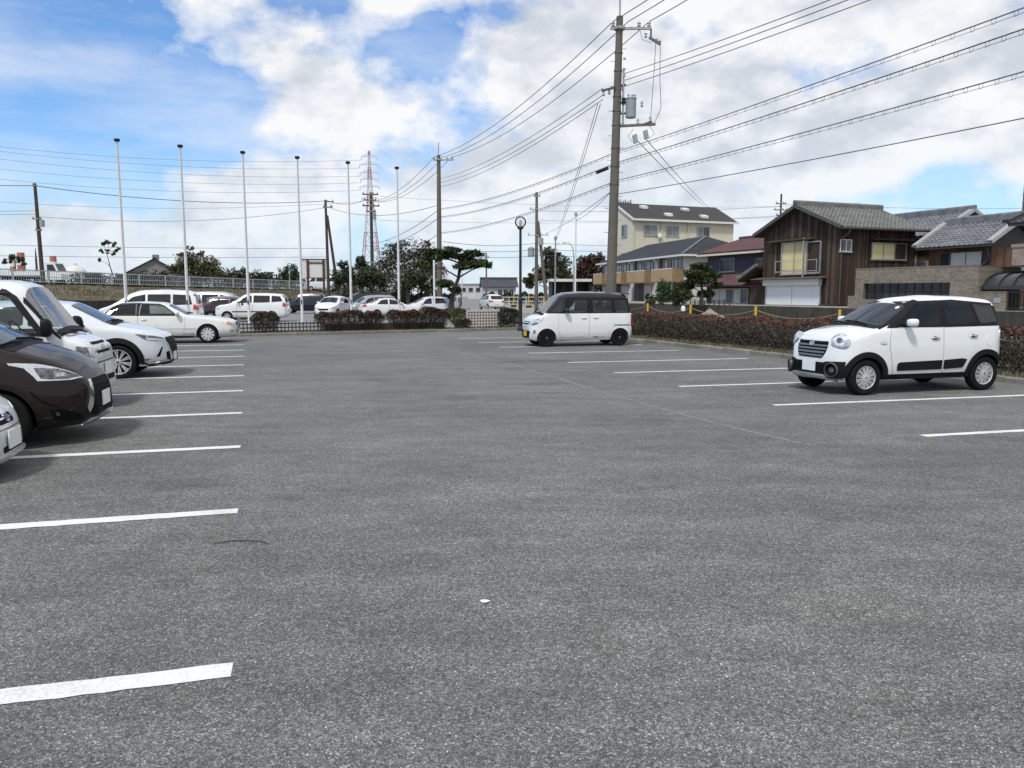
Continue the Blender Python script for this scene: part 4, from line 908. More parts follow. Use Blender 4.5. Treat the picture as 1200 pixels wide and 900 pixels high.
class Car:
    def __init__(s, name, label, cat, body, paint_, axles, wheel, group=None, cabin=None, holes=(), arch_gap=.045, track=None, roof_mat=None, roof_z=None, seat='seat_grey', hi=True, black=None, lining='cabin_dark'):
        s.root = thing(name, label, cat, group=group); s.b = body; s.hi = hi; s.paint = paint_
        kind, r, w = wheel; wy = track or (body.at(axles[0])[3] - w / 2 - .015)
        me = bpy.data.meshes.new('body'); body.bm.to_mesh(me)
        for m in M_([paint_, lining, roof_mat or paint_, 'trim_black']): me.materials.append(m)
        cm = MB(); R_ = r + arch_gap
        for ax in axles:
            for sg in (-1, 1):
                pr = [(R_ * math.cos(t), R_ * math.sin(t) * 1.0) for t in np.linspace(0, 2 * math.pi, 36 if hi else 20, endpoint=False)]
                cm.extrude([(ax + p, sg * (wy - w / 2 - .09), r + q) for p, q in pr], (0, sg * .6, 0), 1)
        if cabin:
            n_c = len(cabin); cm.add([(x, -y, z) for x, y, z in cabin] + [(x, y, z) for x, y, z in cabin], [tuple(range(n_c)), tuple(reversed(range(n_c, 2 * n_c)))] + [(i, n_c + i, n_c + (i + 1) % n_c, (i + 1) % n_c) for i in range(n_c)], 1)
        cut = cm.mesh('cut', ['seal_black', 'cabin_dark', 'cabin_dark']); me = bool_cut(me, cut, None)
        if holes:
            hm = MB()
            for (poly, view, d0, d1) in holes:
                if view in 'LR':
                    sg = 1 if view == 'L' else -1; hm.extrude([(u, sg * d1, v) for u, v in poly], (0, sg * (d0 - d1), 0), 1)
                elif view == 'T': hm.extrude([(u, v, d1) for u, v in poly], (0, 0, d0 - d1), 1)
            me = bool_cut(me, hm.mesh('cut', ['seal_black', 'cabin_dark', 'cabin_dark']), None)
        if roof_z is not None:
            for p in me.polygons:
                if p.material_index == 0 and p.center.z > (roof_z(p.center.x) if callable(roof_z) else roof_z): p.material_index = 2
        if black:
            for p in me.polygons:
                if p.material_index == 0 and black(p.center): p.material_index = len(me.materials) - 1
        me.name = 'body'; me.shade_smooth(); me.set_sharp_from_angle(angle=R(28)); s.body = link('body', me, s.root)
        ty, rm = wheel_meshes(kind, r, w, hi)
        for ax in axles:
            for sg in (1, -1):
                wh = link('wheel', None, s.root, (ax, sg * wy, r), 0 if sg > 0 else math.pi); link('tyre', ty, wh); link('rim', rm, wh)
        if cabin:
            poly = cabin; xs = [p[0] for p in poly]; x0, x1 = min(xs), max(xs); zf = min(p[2] for p in poly); yw = max(p[1] for p in poly) * .85; k = (max(p[2] for p in poly) - zf) / 1.28
            for sx in (x1 - 1.05, max(x1 - 1.85, x0 + .50)):
                for sg in (-1, 1):
                    q = MB(); q.obox((sx, sg * yw * .52, zf + .18 * k), (.24, 0, 0), (0, yw * .36, 0), (0, 0, .18 * k)); q.obox((sx - .26, sg * yw * .52, zf + .56 * k), (.055, 0, .0), (0, yw * .34, 0), (-.07, 0, .34 * k)); q.obox((sx - .34, sg * yw * .52, zf + .97 * k), (.04, 0, 0), (0, yw * .2, 0), (-.01, 0, .09 * k))
                    o = q.build('seat', seat, s.root)
            q = MB(); c = Vector((x1 - .50, -yw * .5, zf + .60 * k)); pts = []
            for k in range(17): a = 2 * math.pi * k / 16; pts.append(c + Vector((-.08 * math.sin(a), .18 * math.cos(a), .165 * math.sin(a))))
            q.tube(pts, .014, 6); q.bar(c + Vector((0, -.17, 0)), c + Vector((0, .17, 0)), .03); q.bar(c, c + Vector((.25, 0, -.1)), .05); q.build('steering_wheel', 'trim_black', s.root)
    def patch(s, name, poly, view, mat, off=.004, res=None, skirt=.02, parent=None, label=None):
        polys = poly if isinstance(poly[0][0], (tuple, list)) else [poly]
        me = patch_mesh(s.b, polys, view, mat, off, res or (.045 if s.hi else .07), skirt, name=name); o = link(name, me, parent or s.root)
        if label: o['label'] = label
        return o
    def both(s, name, poly, mat, off=.004, **k):
        return [s.patch(name, poly, v, mat, off, **k) for v in 'LR']
    def door(s, poly, off=.004, handle=None, seam=.005, hz=None, hmat=None):
        for v in 'LR':
            c = Vector((sum(p[0] for p in poly) / len(poly), sum(p[1] for p in poly) / len(poly))); pp = []
            for p in poly: q = Vector(p) - c; q = q.normalized() * (q.length + seam); pp.append(tuple(c + q))
            d = s.patch('door', poly, v, s.paint, off + .0025, skirt=.008)
            s.patch('door_seal', pp, v, 'seal_black', .0012, parent=d, skirt=.004)
            if handle:
                x, z = handle; sg = 1 if v == 'L' else -1; co, no = s.b.project(Vector((x, sg * 1.5, z)), v); q = MB()
                q.tube([co + Vector((-.085, -sg * .004, 0)), co + Vector((-.07, sg * .028, 0)), co + Vector((0, sg * .036, .004)), co + Vector((.07, sg * .028, 0)), co + Vector((.085, -sg * .004, 0))], [.010, .013, .014, .013, .010], 8); q.build('handle', hmat or s.paint, d, smooth=60)
                s.patch('handle_cup', circ(x, z - .004, .055, .03, 14), v, 'cabin_dark' if hmat == 'chrome' else s.paint, off + .004, parent=d, skirt=.002) if s.hi and hmat == 'chrome' else None
    def mirror(s, x, z, mat, out=.17, back='trim_black', h=.07, w=.09):
        for sg in (1, -1):
            v = 'L' if sg > 0 else 'R'; co, no = s.b.project(Vector((x, sg * 1.5, z)), v); c = co + Vector((-.02, sg * out, .045)); q = MB()
            L = []; 
            for (dx, sc) in ((.075, .35), (.055, .78), (.02, .97), (-.02, 1.0), (-.05, .96)):
                L.append([(c.x + dx, c.y + sg * (w * sc * math.copysign(abs(math.cos(t)) ** .6, math.cos(t))), c.z + h * sc * math.copysign(abs(math.sin(t)) ** .6, math.sin(t))) for t in np.linspace(0, 2 * math.pi, 16, endpoint=False)])
            vs = [p for l in L for p in l]; q.add(vs, [(i * 16 + k, i * 16 + (k + 1) % 16, (i + 1) * 16 + (k + 1) % 16, (i + 1) * 16 + k) for i in range(4) for k in range(16)] + [tuple(range(16))]); 
            mo = q.build('wing_mirror', mat, s.root, smooth=60)
            g = MB(); g.add([(p[0] + .004, p[1], p[2]) for p in L[-1]], [tuple(range(16))]); g.build('mirror_glass', 'mirror_glass', mo)
            a = MB(); a.tube([co - Vector((0, sg * .03, .02)), co + Vector((.0, sg * .05, .0)), c + Vector((.02, -sg * w * .7, -.03))], [.03, .026, .022], 8); a.build('mirror_arm', back, mo, smooth=60)
    def plate(s, x, z, front=True, mat='plate_white', w=.33, h=.165, y=0, tilt=0):
        v = 'F' if front else 'B'; co, no = s.b.project(Vector((3 if front else -3, y, z)), v); sg = 1 if front else -1; q = MB(); q.obox((co.x + sg * .02, y, z), (.006, 0, 0), (0, w / 2, 0), (0, 0, h / 2)); return q.build('number_plate', mat, s.root)
    def wipers(s, x0, z0, y0s=((.35, -.28), (-.12, -.62)), dx=.10):
        for (a, b) in y0s:
            q = MB(); p, n = s.b.project(Vector((x0, a, 3)), 'T'); p2, n2 = s.b.project(Vector((x0 - dx, b, 3)), 'T'); m_, _n = s.b.project(Vector((x0 - dx * .5, (a + b) / 2, 3)), 'T'); q.tube([p + Vector((0, 0, .025)), m_ + n * .04, p2 + n2 * .03], [.014, .010, .008], 6); q.tube([m_.lerp(p, .9) + n * .022, m_ + n * .022, p2 + n2 * .018], .007, 6); q.build('wiper', 'trim_black', s.root)
    def place(s, x, y, ang, z=0.0):
        s.root.location = (x, y, z); s.root.rotation_euler = (0, 0, ang); return s
def arc(cx, cz, r, a0, a1, n=20, sx=1.0): return [(cx + sx * r * math.cos(R(a0 + (a1 - a0) * i / (n - 1))), cz + r * math.sin(R(a0 + (a1 - a0) * i / (n - 1)))) for i in range(n)]
def place_by_wheels(car, pf, pr, r_out, side):
    """pf, pr: ground points under the near-side front and rear wheels; side +1 when the left flank is the near one; r_out: half track"""
    pf, pr = Vector(pf), Vector(pr); d = (pf - pr).normalized(); n = Vector((-d.y, d.x)); c = (pf + pr) / 2 - n * side * r_out; car.place(c.x, c.y, math.atan2(d.y, d.x))

# ======== white crossover kei car with black cladding (right)
B = Body(top=[(-1.645, .60), (-1.64, .92), (-1.615, 1.08), (-1.565, 1.48), (-1.53, 1.575), (-1.45, 1.60), (-1.1, 1.63), (-.4, 1.645), (.05, 1.605), (.28, 1.53), (.92, 1.155), (1.05, 1.12), (1.42, 1.06), (1.62, .995), (1.72, .88), (1.775, .66), (1.79, .50)],
         belt=[(-1.65, 1.08), (-1.0, 1.08), (.6, 1.075), (1.1, 1.03), (1.79, .80)], bot=[(-1.65, .36), (-1.5, .24), (1.5, .24), (1.72, .26), (1.79, .30)],
         half=[(-1.65, .52), (-1.60, .66), (-1.45, .73), (-.8, .7375), (.9, .7375), (1.38, .728), (1.56, .695), (1.68, .62), (1.75, .53), (1.79, .43)], tumble=.16, sm=.022)
fw = rp([(-.25, 1.145), (.60, 1.145), (.24, 1.475), (-.02, 1.525), (-.25, 1.53)], .04); rw_ = rp([(-1.02, 1.15), (-.37, 1.145), (-.37, 1.53), (-.62, 1.53), (-.90, 1.50)], .04); qw = rp([(-1.47, 1.19), (-1.10, 1.155), (-.99, 1.49), (-1.40, 1.46)], .04)
shield = rp([(.90, .60), (.90, -.60), (.32, -.50), (.32, .50)], .06)
def inset(poly, k=.02):
    c = Vector((sum(p[0] for p in poly) / len(poly), sum(p[1] for p in poly) / len(poly))); return [tuple(c + (Vector(p) - c) * (1 - k / max(.05, (Vector(p) - c).length))) for p in poly]
cab = [(.72, .60, .50), (.72, .60, 1.02), (.12, .46, 1.48), (-1.25, .46, 1.47), (-1.45, .56, 1.05), (-1.45, .60, .50)]
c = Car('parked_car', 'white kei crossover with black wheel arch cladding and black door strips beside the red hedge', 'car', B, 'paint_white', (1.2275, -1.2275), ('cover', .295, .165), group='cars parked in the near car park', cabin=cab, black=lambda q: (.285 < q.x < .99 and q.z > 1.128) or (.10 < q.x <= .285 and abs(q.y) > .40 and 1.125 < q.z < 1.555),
        holes=[(inset(p, .02), v, .9, .40) for p in (fw, rw_, qw) for v in 'LR'] + [(inset(shield, .03), 'T', 2.0, 1.06)])
band = rp([(.80, 1.10), (.27, 1.515), (-.02, 1.555), (-.6, 1.565), (-1.1, 1.555), (-1.48, 1.47), (-1.585, 1.15), (-1.2, 1.115), (.1, 1.105)], .03)
def glass_band(car, band, panes, mats, holes_in, off=.003):
    """blacked pillars: the band with the panes cut out is bridged piece by piece around each pane"""
    return None
# pillars as separate strips between the panes
def pillars(car, polys, mat='trim_black', off=.004, name='pillar_trim'):
    for p in polys: car.both(name, p, mat, off)
pillars(c, [rp([(.84, 1.10), (.27, 1.53), (.14, 1.545), (.20, 1.48), (.585, 1.15), (.60, 1.105)], .02), rp([(.80, 1.112), (.80, 1.145), (-1.58, 1.19), (-1.58, 1.12), (-.3, 1.108)][::1], .005), rp([(-.235, 1.13), (-.235, 1.55), (-.385, 1.55), (-.385, 1.13)], .005), rp([(.20, 1.475), (.19, 1.54), (-.6, 1.565), (-.6, 1.525)], .005), rp([(-.59, 1.525), (-.59, 1.566), (-1.45, 1.50), (-1.40, 1.455), (-.98, 1.487)], .005), rp([(-.885, 1.51), (-1.03, 1.14), (-1.115, 1.14), (-1.0, 1.50)], .005), rp([(-1.385, 1.47), (-1.46, 1.18), (-1.58, 1.18), (-1.49, 1.46)], .01)])
for p, m in ((fw, 'glass_tint'), (rw_, 'glass_tint'), (qw, 'glass_dark')): c.both('side_window', p, m, .006, skirt=.006)
c.patch('windscreen', shield, 'T', 'glass_shield', .005, skirt=.006)
c.patch('rear_window', rp([(-.50, 1.14), (.50, 1.14), (.44, 1.45), (-.44, 1.45)], .05), 'B', 'glass_dark', .005)
for sg in (1, -1): c.patch('screen_pillar', rp([(.98, sg * .58), (.98, sg * .66), (.30, sg * .585), (.30, sg * .49)], .01), 'T', 'trim_black', .004)
c.patch('cowl', rp([(1.03, .60), (1.03, -.60), (.91, -.60), (.91, .60)], .03), 'T', 'trim_black', .004)
c.wipers(.96, 1.1)
c.door([(.76, 1.095), (.80, .80), (.70, .34), (-.285, .34), (-.285, 1.10)], handle=(-.12, .93), hmat='chrome'); c.door(rp([(-.305, 1.10), (-.305, .34), (-.74, .34), (-.86, .62), (-1.02, .72), (-1.06, 1.11)], .05), handle=(-.92, .955), hmat='chrome')
c.both('door_strip', rp([(.64, .395), (.64, .50), (.60, .535), (-.275, .555), (-.275, .40)], .02), 'trim_black', .018); c.both('door_strip', rp([(-.315, .40), (-.315, .555), (-.70, .575), (-.80, .56), (-.72, .42)], .02), 'trim_black', .018)
for ax in (1.2275, -1.2275):
    for v in 'LR':
        A, Bb = arc(ax, .295, .335, -8, 188, 26), arc(ax, .295, .425, -8, 188, 26); o = link('arch_cladding', strip_mesh(c.b, A, Bb, v, 'trim_black', .016), c.root)
c.both('sill_cladding', rp([(.86, .245), (.86, .335), (-.86, .335), (-.86, .245)], .01), 'trim_black', .012)
c.both('front_cladding', [(1.25 + .40, .25), (1.25 + .40, .42), (1.60, .56), (1.745, .56), (1.745, .25)], 'trim_black', .012)
c.patch('bumper', rp([(-.62, .28), (-.62, .56), (-.42, .555), (-.35, .53), (.35, .53), (.42, .555), (.62, .56), (.62, .28)], .02), 'F', 'trim_black', .010)
c.patch('skid_plate', rp([(-.46, .245), (-.42, .33), (.42, .33), (.46, .245)], .02), 'F', 'skid_silver', .035, skirt=.05)
gr = c.patch('grille', rp([(-.37, .86), (-.37, .72), (-.30, .60), (.30, .60), (.37, .72), (.37, .86)], .04), 'F', 'seal_black', .010)
for z, w in ((.855, .36), (.80, .375), (.745, .365), (.69, .34), (.635, .31)):
    c.patch('grille_bar', rp([(-w, z - .013), (-w, z + .016), (w, z + .016), (w, z - .013)], .008), 'F', 'grille_grey' if z < .85 else 'trim_black', .022, parent=gr)
em = c.patch('emblem', circ(0, .835, .055, .042), 'F', 'chrome', .034); c.patch('emblem_mark', [(-.030, .815), (-.030, .853), (.0, .853), (.026, .842), (.034, .834), (.026, .824), (.0, .815)], 'F', 'seal_black', .037, parent=em); c.patch('emblem_core', [(-.016, .824), (-.016, .845), (.004, .845), (.018, .834), (.004, .824)], 'F', 'chrome', .040, parent=em)
c.plate(1.79, .455)
for sg in (1, -1):
    q = MB(); base = Vector((1.635, sg * .56, .89)); nrm = Vector((.80, sg * .50, .32)).normalized(); u = Vector((0, 0, 1)).cross(nrm).normalized(); w = nrm.cross(u)
    co, _n = c.b.project(base, 'N'); base = co
    ring = lambda r0, r1, h0: [base + u * (r0 * math.cos(t)) + w * (r1 * math.sin(t)) + nrm * h0 for t in np.linspace(0, 2 * math.pi, 28, endpoint=False)]
    def rings(L, mat, name, cap=True, par=None):
        q = MB(); vs = [p for l in L for p in l]; n = 28; q.add(vs, [(i * n + k, i * n + (k + 1) % n, (i + 1) * n + (k + 1) % n, (i + 1) * n + k) for i in range(len(L) - 1) for k in range(n)] + ([tuple((len(L) - 1) * n + k for k in range(n))] if cap else [])); return q.build(name, mat, par or c.root, smooth=50)
    hl = rings([ring(.152, .125, -.06), ring(.152, .125, .010), ring(.14, .114, .017)], 'chrome', 'headlight'); rings([ring(.14, .114, .015), ring(.12, .097, .030), ring(.075, .06, .040)], 'lamp_clear', 'lens', par=hl); rings([ring(.052, .045, .03), ring(.05, .042, .050), ring(.03, .025, .054)], 'lamp_smoke', 'projector', par=hl)
    q = MB(); base2, _n = c.b.project(Vector((1.735, sg * .51, .42)), 'N'); nrm2 = Vector((.88, sg * .46, 0)); base = base2 + nrm2 * .01; nrm = nrm2.normalized(); u = Vector((0, 0, 1)).cross(nrm).normalized(); w = nrm.cross(u)
    fl_ = rings([ring(.115, .125, -.08), ring(.115, .125, .03), ring(.10, .11, .055), ring(.085, .095, .045)], 'trim_black', 'fog_lamp', False); rings([ring(.09, .10, .03), ring(.06, .065, -.0)], 'seal_black', 'fog_bezel', par=fl_); rings([ring(.05, .055, .005), ring(.04, .045, .022)], 'lamp_smoke', 'lens', par=fl_); rings([ring(.118, .128, .02), ring(.112, .122, .052), ring(.102, .112, .062), ring(.095, .105, .052)], 'fog_rim', 'fog_ring', False, fl_)
    c.patch('side_repeater', rp([(.86, .845), (.86, .895), (.98, .875), (.98, .85)], .02), 'L' if sg > 0 else 'R', 'chrome', .016)
    c.patch('tail_lamp', circ(-1.585, .95, .04, .09), 'L' if sg > 0 else 'R', 'lamp_clear', .012, res=.025)
c.patch('intake_mesh', rp([(-.50, .37), (-.50, .50), (.50, .50), (.50, .37)], .02), 'F', 'seal_black', .014)
for k in range(7): x = -.45 + k * .15; c.patch('intake_bar', [(x - .008, .375), (x - .008, .495), (x + .008, .495), (x + .008, .375)], 'F', 'trim_black', .022)
c.patch('inspection_sticker', circ(.40, .40, .035, .035, 12), 'T', 'plate_white', .008)
for sg in (1, -1): c.patch('fuel_flap' if sg > 0 else 'flank_panel', circ(-1.30, .87, .09, .10, 20), 'L' if sg > 0 else 'R', 'paint_white', .004, skirt=.004)
c.mirror(.50, 1.15, 'paint_white', .16, h=.065); place_by_wheels(c, (5.81, 12.62), (8.17, 13.30), .66, 1)

# ======== white tall kei wagon with black roof
B = Body(top=[(-1.665, .50), (-1.66, .95), (-1.63, 1.10), (-1.54, 1.55), (-1.50, 1.65), (-1.42, 1.685), (-1.0, 1.72), (0, 1.735), (.55, 1.70), (.78, 1.60), (1.28, 1.06), (1.36, 1.02), (1.56, .95), (1.66, .86), (1.71, .70), (1.73, .50)],
         belt=[(-1.67, 1.05), (1.1, 1.04), (1.73, .80)], bot=[(-1.67, .30), (-1.55, .19), (1.55, .17), (1.73, .24)], half=[(-1.67, .58), (-1.62, .68), (-1.45, .73), (.9, .735), (1.40, .725), (1.56, .68), (1.66, .60), (1.73, .46)], tumble=.13, sm=.022)
fw = rp([(-.12, 1.085), (.53, 1.085), (.50, 1.2), (.30, 1.40), (.18, 1.44), (-.12, 1.45)], .04); rw_ = rp([(-.93, 1.085), (-.31, 1.085), (-.31, 1.45), (-.93, 1.44)], .03); qw = rp([(-1.50, 1.09), (-1.06, 1.085), (-1.06, 1.45), (-1.44, 1.44)], .04); fq = rp([(.60, 1.085), (1.08, 1.085), (.72, 1.46), (.60, 1.46)], .03)
shield = rp([(1.26, .60), (1.26, -.60), (.80, -.55), (.80, .55)], .06)
cab = [(1.05, .62, .45), (1.05, .62, 1.0), (.62, .50, 1.56), (-1.36, .50, 1.58), (-1.50, .60, 1.0), (-1.50, .62, .45)]
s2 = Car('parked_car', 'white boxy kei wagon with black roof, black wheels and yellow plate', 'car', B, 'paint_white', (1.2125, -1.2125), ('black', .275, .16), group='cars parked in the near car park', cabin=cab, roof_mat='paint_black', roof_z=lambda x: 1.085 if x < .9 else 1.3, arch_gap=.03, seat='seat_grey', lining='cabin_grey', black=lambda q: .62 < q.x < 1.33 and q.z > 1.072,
         holes=[(inset(p, .02), v, .9, .5) for p in (fw, rw_, qw, fq) for v in 'LR'] + [(inset(shield, .03), 'T', 2.0, 1.04)])
pillars(s2, [rp([(1.22, 1.045), (.74, 1.56), (-1.55, 1.53), (-1.56, 1.46), (.70, 1.47), (1.08, 1.09), (1.10, 1.045)], .01), [(1.12, 1.05), (1.10, 1.085), (-1.61, 1.085), (-1.61, 1.05)], [(-.11, 1.07), (-.11, 1.47), (-.32, 1.47), (-.32, 1.07)], [(-.92, 1.07), (-.92, 1.47), (-1.07, 1.47), (-1.07, 1.07)], [(.615, 1.07), (.615, 1.48), (.29, 1.48), (.48, 1.22), (.515, 1.07)], [(-1.44, 1.48), (-1.49, 1.07), (-1.61, 1.07), (-1.55, 1.48)]], 'trim_black')
for p, m in ((fw, 'glass_clear'), (fq, 'glass_clear'), (rw_, 'glass_mid'), (qw, 'glass_mid')): s2.both('side_window', p, m, .006, skirt=.006)
s2.patch('windscreen', shield, 'T', 'glass_bright', .005, skirt=.006); s2.patch('rear_window', rp([(-.56, 1.10), (.56, 1.10), (.54, 1.50), (-.54, 1.50)], .05), 'B', 'glass_dark', .005); s2.patch('cowl', rp([(1.37, .62), (1.37, -.62), (1.27, -.62), (1.27, .62)], .03), 'T', 'trim_black', .004); s2.wipers(1.31, 1.04)
s2.door(rp([(.84, 1.04), (.84, .60), (.74, .22), (-.16, .22), (-.165, 1.045)], .03), handle=(.0, .905)); s2.door(rp([(-.185, 1.045), (-.185, .22), (-.76, .22), (-.86, .42), (-1.0, .58), (-1.04, 1.045)], .03), handle=(-.39, .915))
s2.both('slide_rail', rp([(-1.02, .655), (-1.02, .685), (-1.55, .685), (-1.55, .655)], .005), 'seal_black', .004); s2.both('fuel_flap', rp([(-1.15, .76), (-1.15, .96), (-1.42, .96), (-1.42, .76)], .04), 'paint_white', .005, skirt=.004)
for v in 'LR':
    s2.patch('headlight', rp([(1.30, .92), (1.36, .84), (1.50, .72), (1.70, .66), (1.72, .72), (1.62, .86), (1.45, .92)], .03), v, 'lamp_clear', .010, label='wide clear headlight'); sg = 1 if v == 'L' else -1
    s2.patch('headlight', rp([(sg * .38, .70), (sg * .40, .80), (sg * .62, .86), (sg * .64, .72)], .03), 'F', 'lamp_clear', .010); s2.patch('turn_lamp', rp([(1.48, .745), (1.52, .78), (1.66, .72), (1.64, .68)], .01), v, 'lamp_smoke', .016)
    s2.patch('fog_lamp', rp([(1.58, .40), (1.56, .52), (1.62, .54), (1.64, .42)], .02), v, 'chrome', .008); s2.patch('tail_lamp', rp([(-1.645, .62), (-1.59, .62), (-1.59, 1.0), (-1.64, 1.0)], .02), v, 'lamp_red', .012, res=.025)
    for ax in (1.2125, -1.2125): link('arch_lip', strip_mesh(s2.b, arc(ax, .275, .306, 0, 180, 22), arc(ax, .275, .322, 0, 180, 22), v, 'paint_white', .012), s2.root)
g_ = s2.patch('grille', rp([(-.36, .69), (-.40, .79), (.40, .79), (.36, .69)], .02), 'F', 'seal_black', .008); s2.patch('grille_bar', rp([(-.38, .73), (-.38, .765), (.38, .765), (.38, .73)], .01), 'F', 'chrome', .018, parent=g_)
g2 = s2.patch('lower_grille', rp([(-.44, .26), (-.50, .50), (.50, .50), (.44, .26)], .03), 'F', 'seal_black', .008); [s2.patch('grille_bar', rp([(-.45, z), (-.45, z + .02), (.45, z + .02), (.45, z)], .005), 'F', 'trim_black', .016, parent=g2) for z in (.30, .38, .45)]
s2.plate(1.73, .40, True, 'plate_yellow'); s2.mirror(.62, 1.10, 'paint_black', .15)
s2.both('sill_cladding', rp([(.88, .175), (.88, .215), (-.88, .215), (-.88, .175)], .01), 'paint_white', .014)
q = MB(); q.extrude([(-1.38, -.55, 1.70), (-1.60, -.55, 1.665), (-1.60, -.55, 1.64), (-1.38, -.55, 1.66)], (0, 1.10, 0)); q.build('roof_spoiler', 'paint_black', s2.root)
place_by_wheels(s2, (1.08, 24.25), (3.45, 24.78), .645, 1)

# ======== dark brown compact minivan (left, nose only)
B = Body(top=[(-1.99, .6), (-1.97, 1.1), (-1.88, 1.55), (-1.7, 1.64), (-.8, 1.68), (.2, 1.66), (.70, 1.55), (1.42, 1.13), (1.55, 1.09), (1.85, .99), (2.05, .87), (2.15, .76), (2.21, .62), (2.235, .45)],
         belt=[(-2, .98), (.6, .96), (1.5, .93), (1.9, .82), (2.235, .62)], bot=[(-2, .35), (-1.8, .20), (1.9, .20), (2.15, .21), (2.235, .26)], half=[(-2, .6), (-1.9, .78), (-1.6, .845), (1.2, .8475), (1.7, .82), (1.92, .74), (2.08, .62), (2.18, .48), (2.235, .33)], tumble=.24, sm=.03)
shield = rp([(1.38, .68), (1.38, -.68), (.74, -.56), (.74, .56)], .06); fw = rp([(-.30, 1.0), (.62, 1.0), (.42, 1.38), (.2, 1.48), (-.30, 1.5)], .04)
cab = [(1.15, .70, .5), (1.15, .70, 1.02), (.58, .54, 1.50), (-1.5, .54, 1.50), (-1.7, .7, 1.0), (-1.7, .7, .5)]
n3 = Car('parked_car', 'dark brown minivan nose with long teardrop headlight beside the white kei van', 'car', B, 'paint_brown', (1.375, -1.375), ('plain', .31, .18), group='cars parked in the near car park', cabin=cab, arch_gap=.05, holes=[(inset(fw, .02), v, 1.0, .5) for v in 'LR'] + [(inset(shield, .03), 'T', 2.0, 1.08)])
n3.both('side_window', fw, 'glass_tint', .006); n3.both('side_window', rp([(-1.6, 1.02), (-.4, 1.0), (-.4, 1.5), (-1.5, 1.48)], .04), 'glass_dark', .006); n3.both('side_window', rp([(.72, 1.02), (1.12, 1.02), (.78, 1.28), (.70, 1.28)], .03), 'glass_dark', .006); n3.patch('windscreen', shield, 'T', 'glass_shield', .005, skirt=.006)
n3.patch('cowl', rp([(1.54, .66), (1.54, -.66), (1.39, -.66), (1.39, .66)], .03), 'T', 'trim_black', .004); n3.wipers(1.47, 1.1, ((.50, -.15), (-.20, -.66)), .08)
n3.door(rp([(1.0, .97), (1.02, .7), (.92, .28), (-.32, .28), (-.32, .98)], .03), handle=(-.12, .86))
for sg, v in ((1, 'L'), (-1, 'R')):
    P3 = lambda x, y, z: (x, sg * y, z)
    n3.patch('headlight_chrome', [P3(1.50, .84, .955), P3(1.62, .83, .965), P3(1.80, .775, .955), P3(1.97, .69, .90), P3(2.10, .55, .80), P3(2.13, .45, .735), P3(2.05, .60, .725), P3(1.90, .75, .735), P3(1.78, .80, .74), P3(1.74, .82, .80), P3(1.66, .835, .89), P3(1.52, .845, .925)], 'N', 'chrome', .006, res=.04)
    n3.patch('headlight', [P3(1.755, .805, .895), P3(1.97, .70, .885), P3(2.085, .56, .80), P3(2.105, .475, .745), P3(2.02, .62, .737), P3(1.89, .752, .748), P3(1.81, .79, .765), P3(1.775, .80, .83)], 'N', 'lamp_smoke', .012, res=.04)
    n3.patch('projector', [P3(1.93, .72, .775), P3(1.92, .72, .83), P3(1.98, .68, .84), P3(2.01, .64, .81), P3(1.99, .65, .77)], 'N', 'lamp_clear', .017, res=.04)
    n3.patch('intake', [P3(1.90, .745, .30), P3(1.86, .76, .42), P3(1.96, .71, .42), P3(2.12, .56, .34), P3(2.14, .52, .28), P3(2.0, .68, .265)], 'N', 'seal_black', .005, res=.05); n3.patch('fog_lamp', [P3(1.925, .735, .345), P3(1.91, .74, .39), P3(1.94, .72, .385), P3(1.95, .715, .35)], 'N', 'lamp_smoke', .012, res=.05)
    n3.patch('grille_edge', rp([(sg * .33, .70), (sg * .40, .70), (sg * .50, .40), (sg * .47, .34), (sg * .43, .40)], .01), 'F', 'chrome', .018)
    n3.patch('bumper_crease', [P3(1.70, .825, .62), P3(1.80, .79, .50), P3(1.96, .715, .425), P3(1.95, .72, .44), P3(1.80, .795, .53), P3(1.71, .825, .64)], 'N', 'seal_black', .003, res=.05, skirt=.004)
g_ = n3.patch('grille', rp([(-.34, .70), (-.46, .38), (-.40, .30), (.40, .30), (.46, .38), (.34, .70)], .03), 'F', 'seal_black', .008)
for k in range(6):
    for j in range(-6, 7): z = .36 + k * .055; y = (j + .5 * (k % 2)) * .064; n3.patch('grille_mesh', [(y - .024, z), (y, z + .017), (y + .024, z), (y, z - .017)], 'F', 'trim_black', .015, skirt=.004, parent=g_) if abs(y) < .40 else None
n3.patch('bumper_lip', rp([(-.52, .215), (-.46, .275), (.46, .275), (.52, .215)], .01), 'F', 'chrome', .02); n3.plate(2.235, .46, True); n3.both('sill_cladding', rp([(.98, .21), (.98, .28), (-.98, .28), (-.98, .21)], .01), 'trim_black', .01)
n3.mirror(.78, 1.06, 'paint_brown', .18)
def place_nose(car, x_front_centre, y, ang, xf): u = Vector((math.cos(ang), math.sin(ang))); car.place(x_front_centre - u.x * xf, y - u.y * xf, ang)
place_nose(n3, -4.84, 9.06, R(15), 2.235)

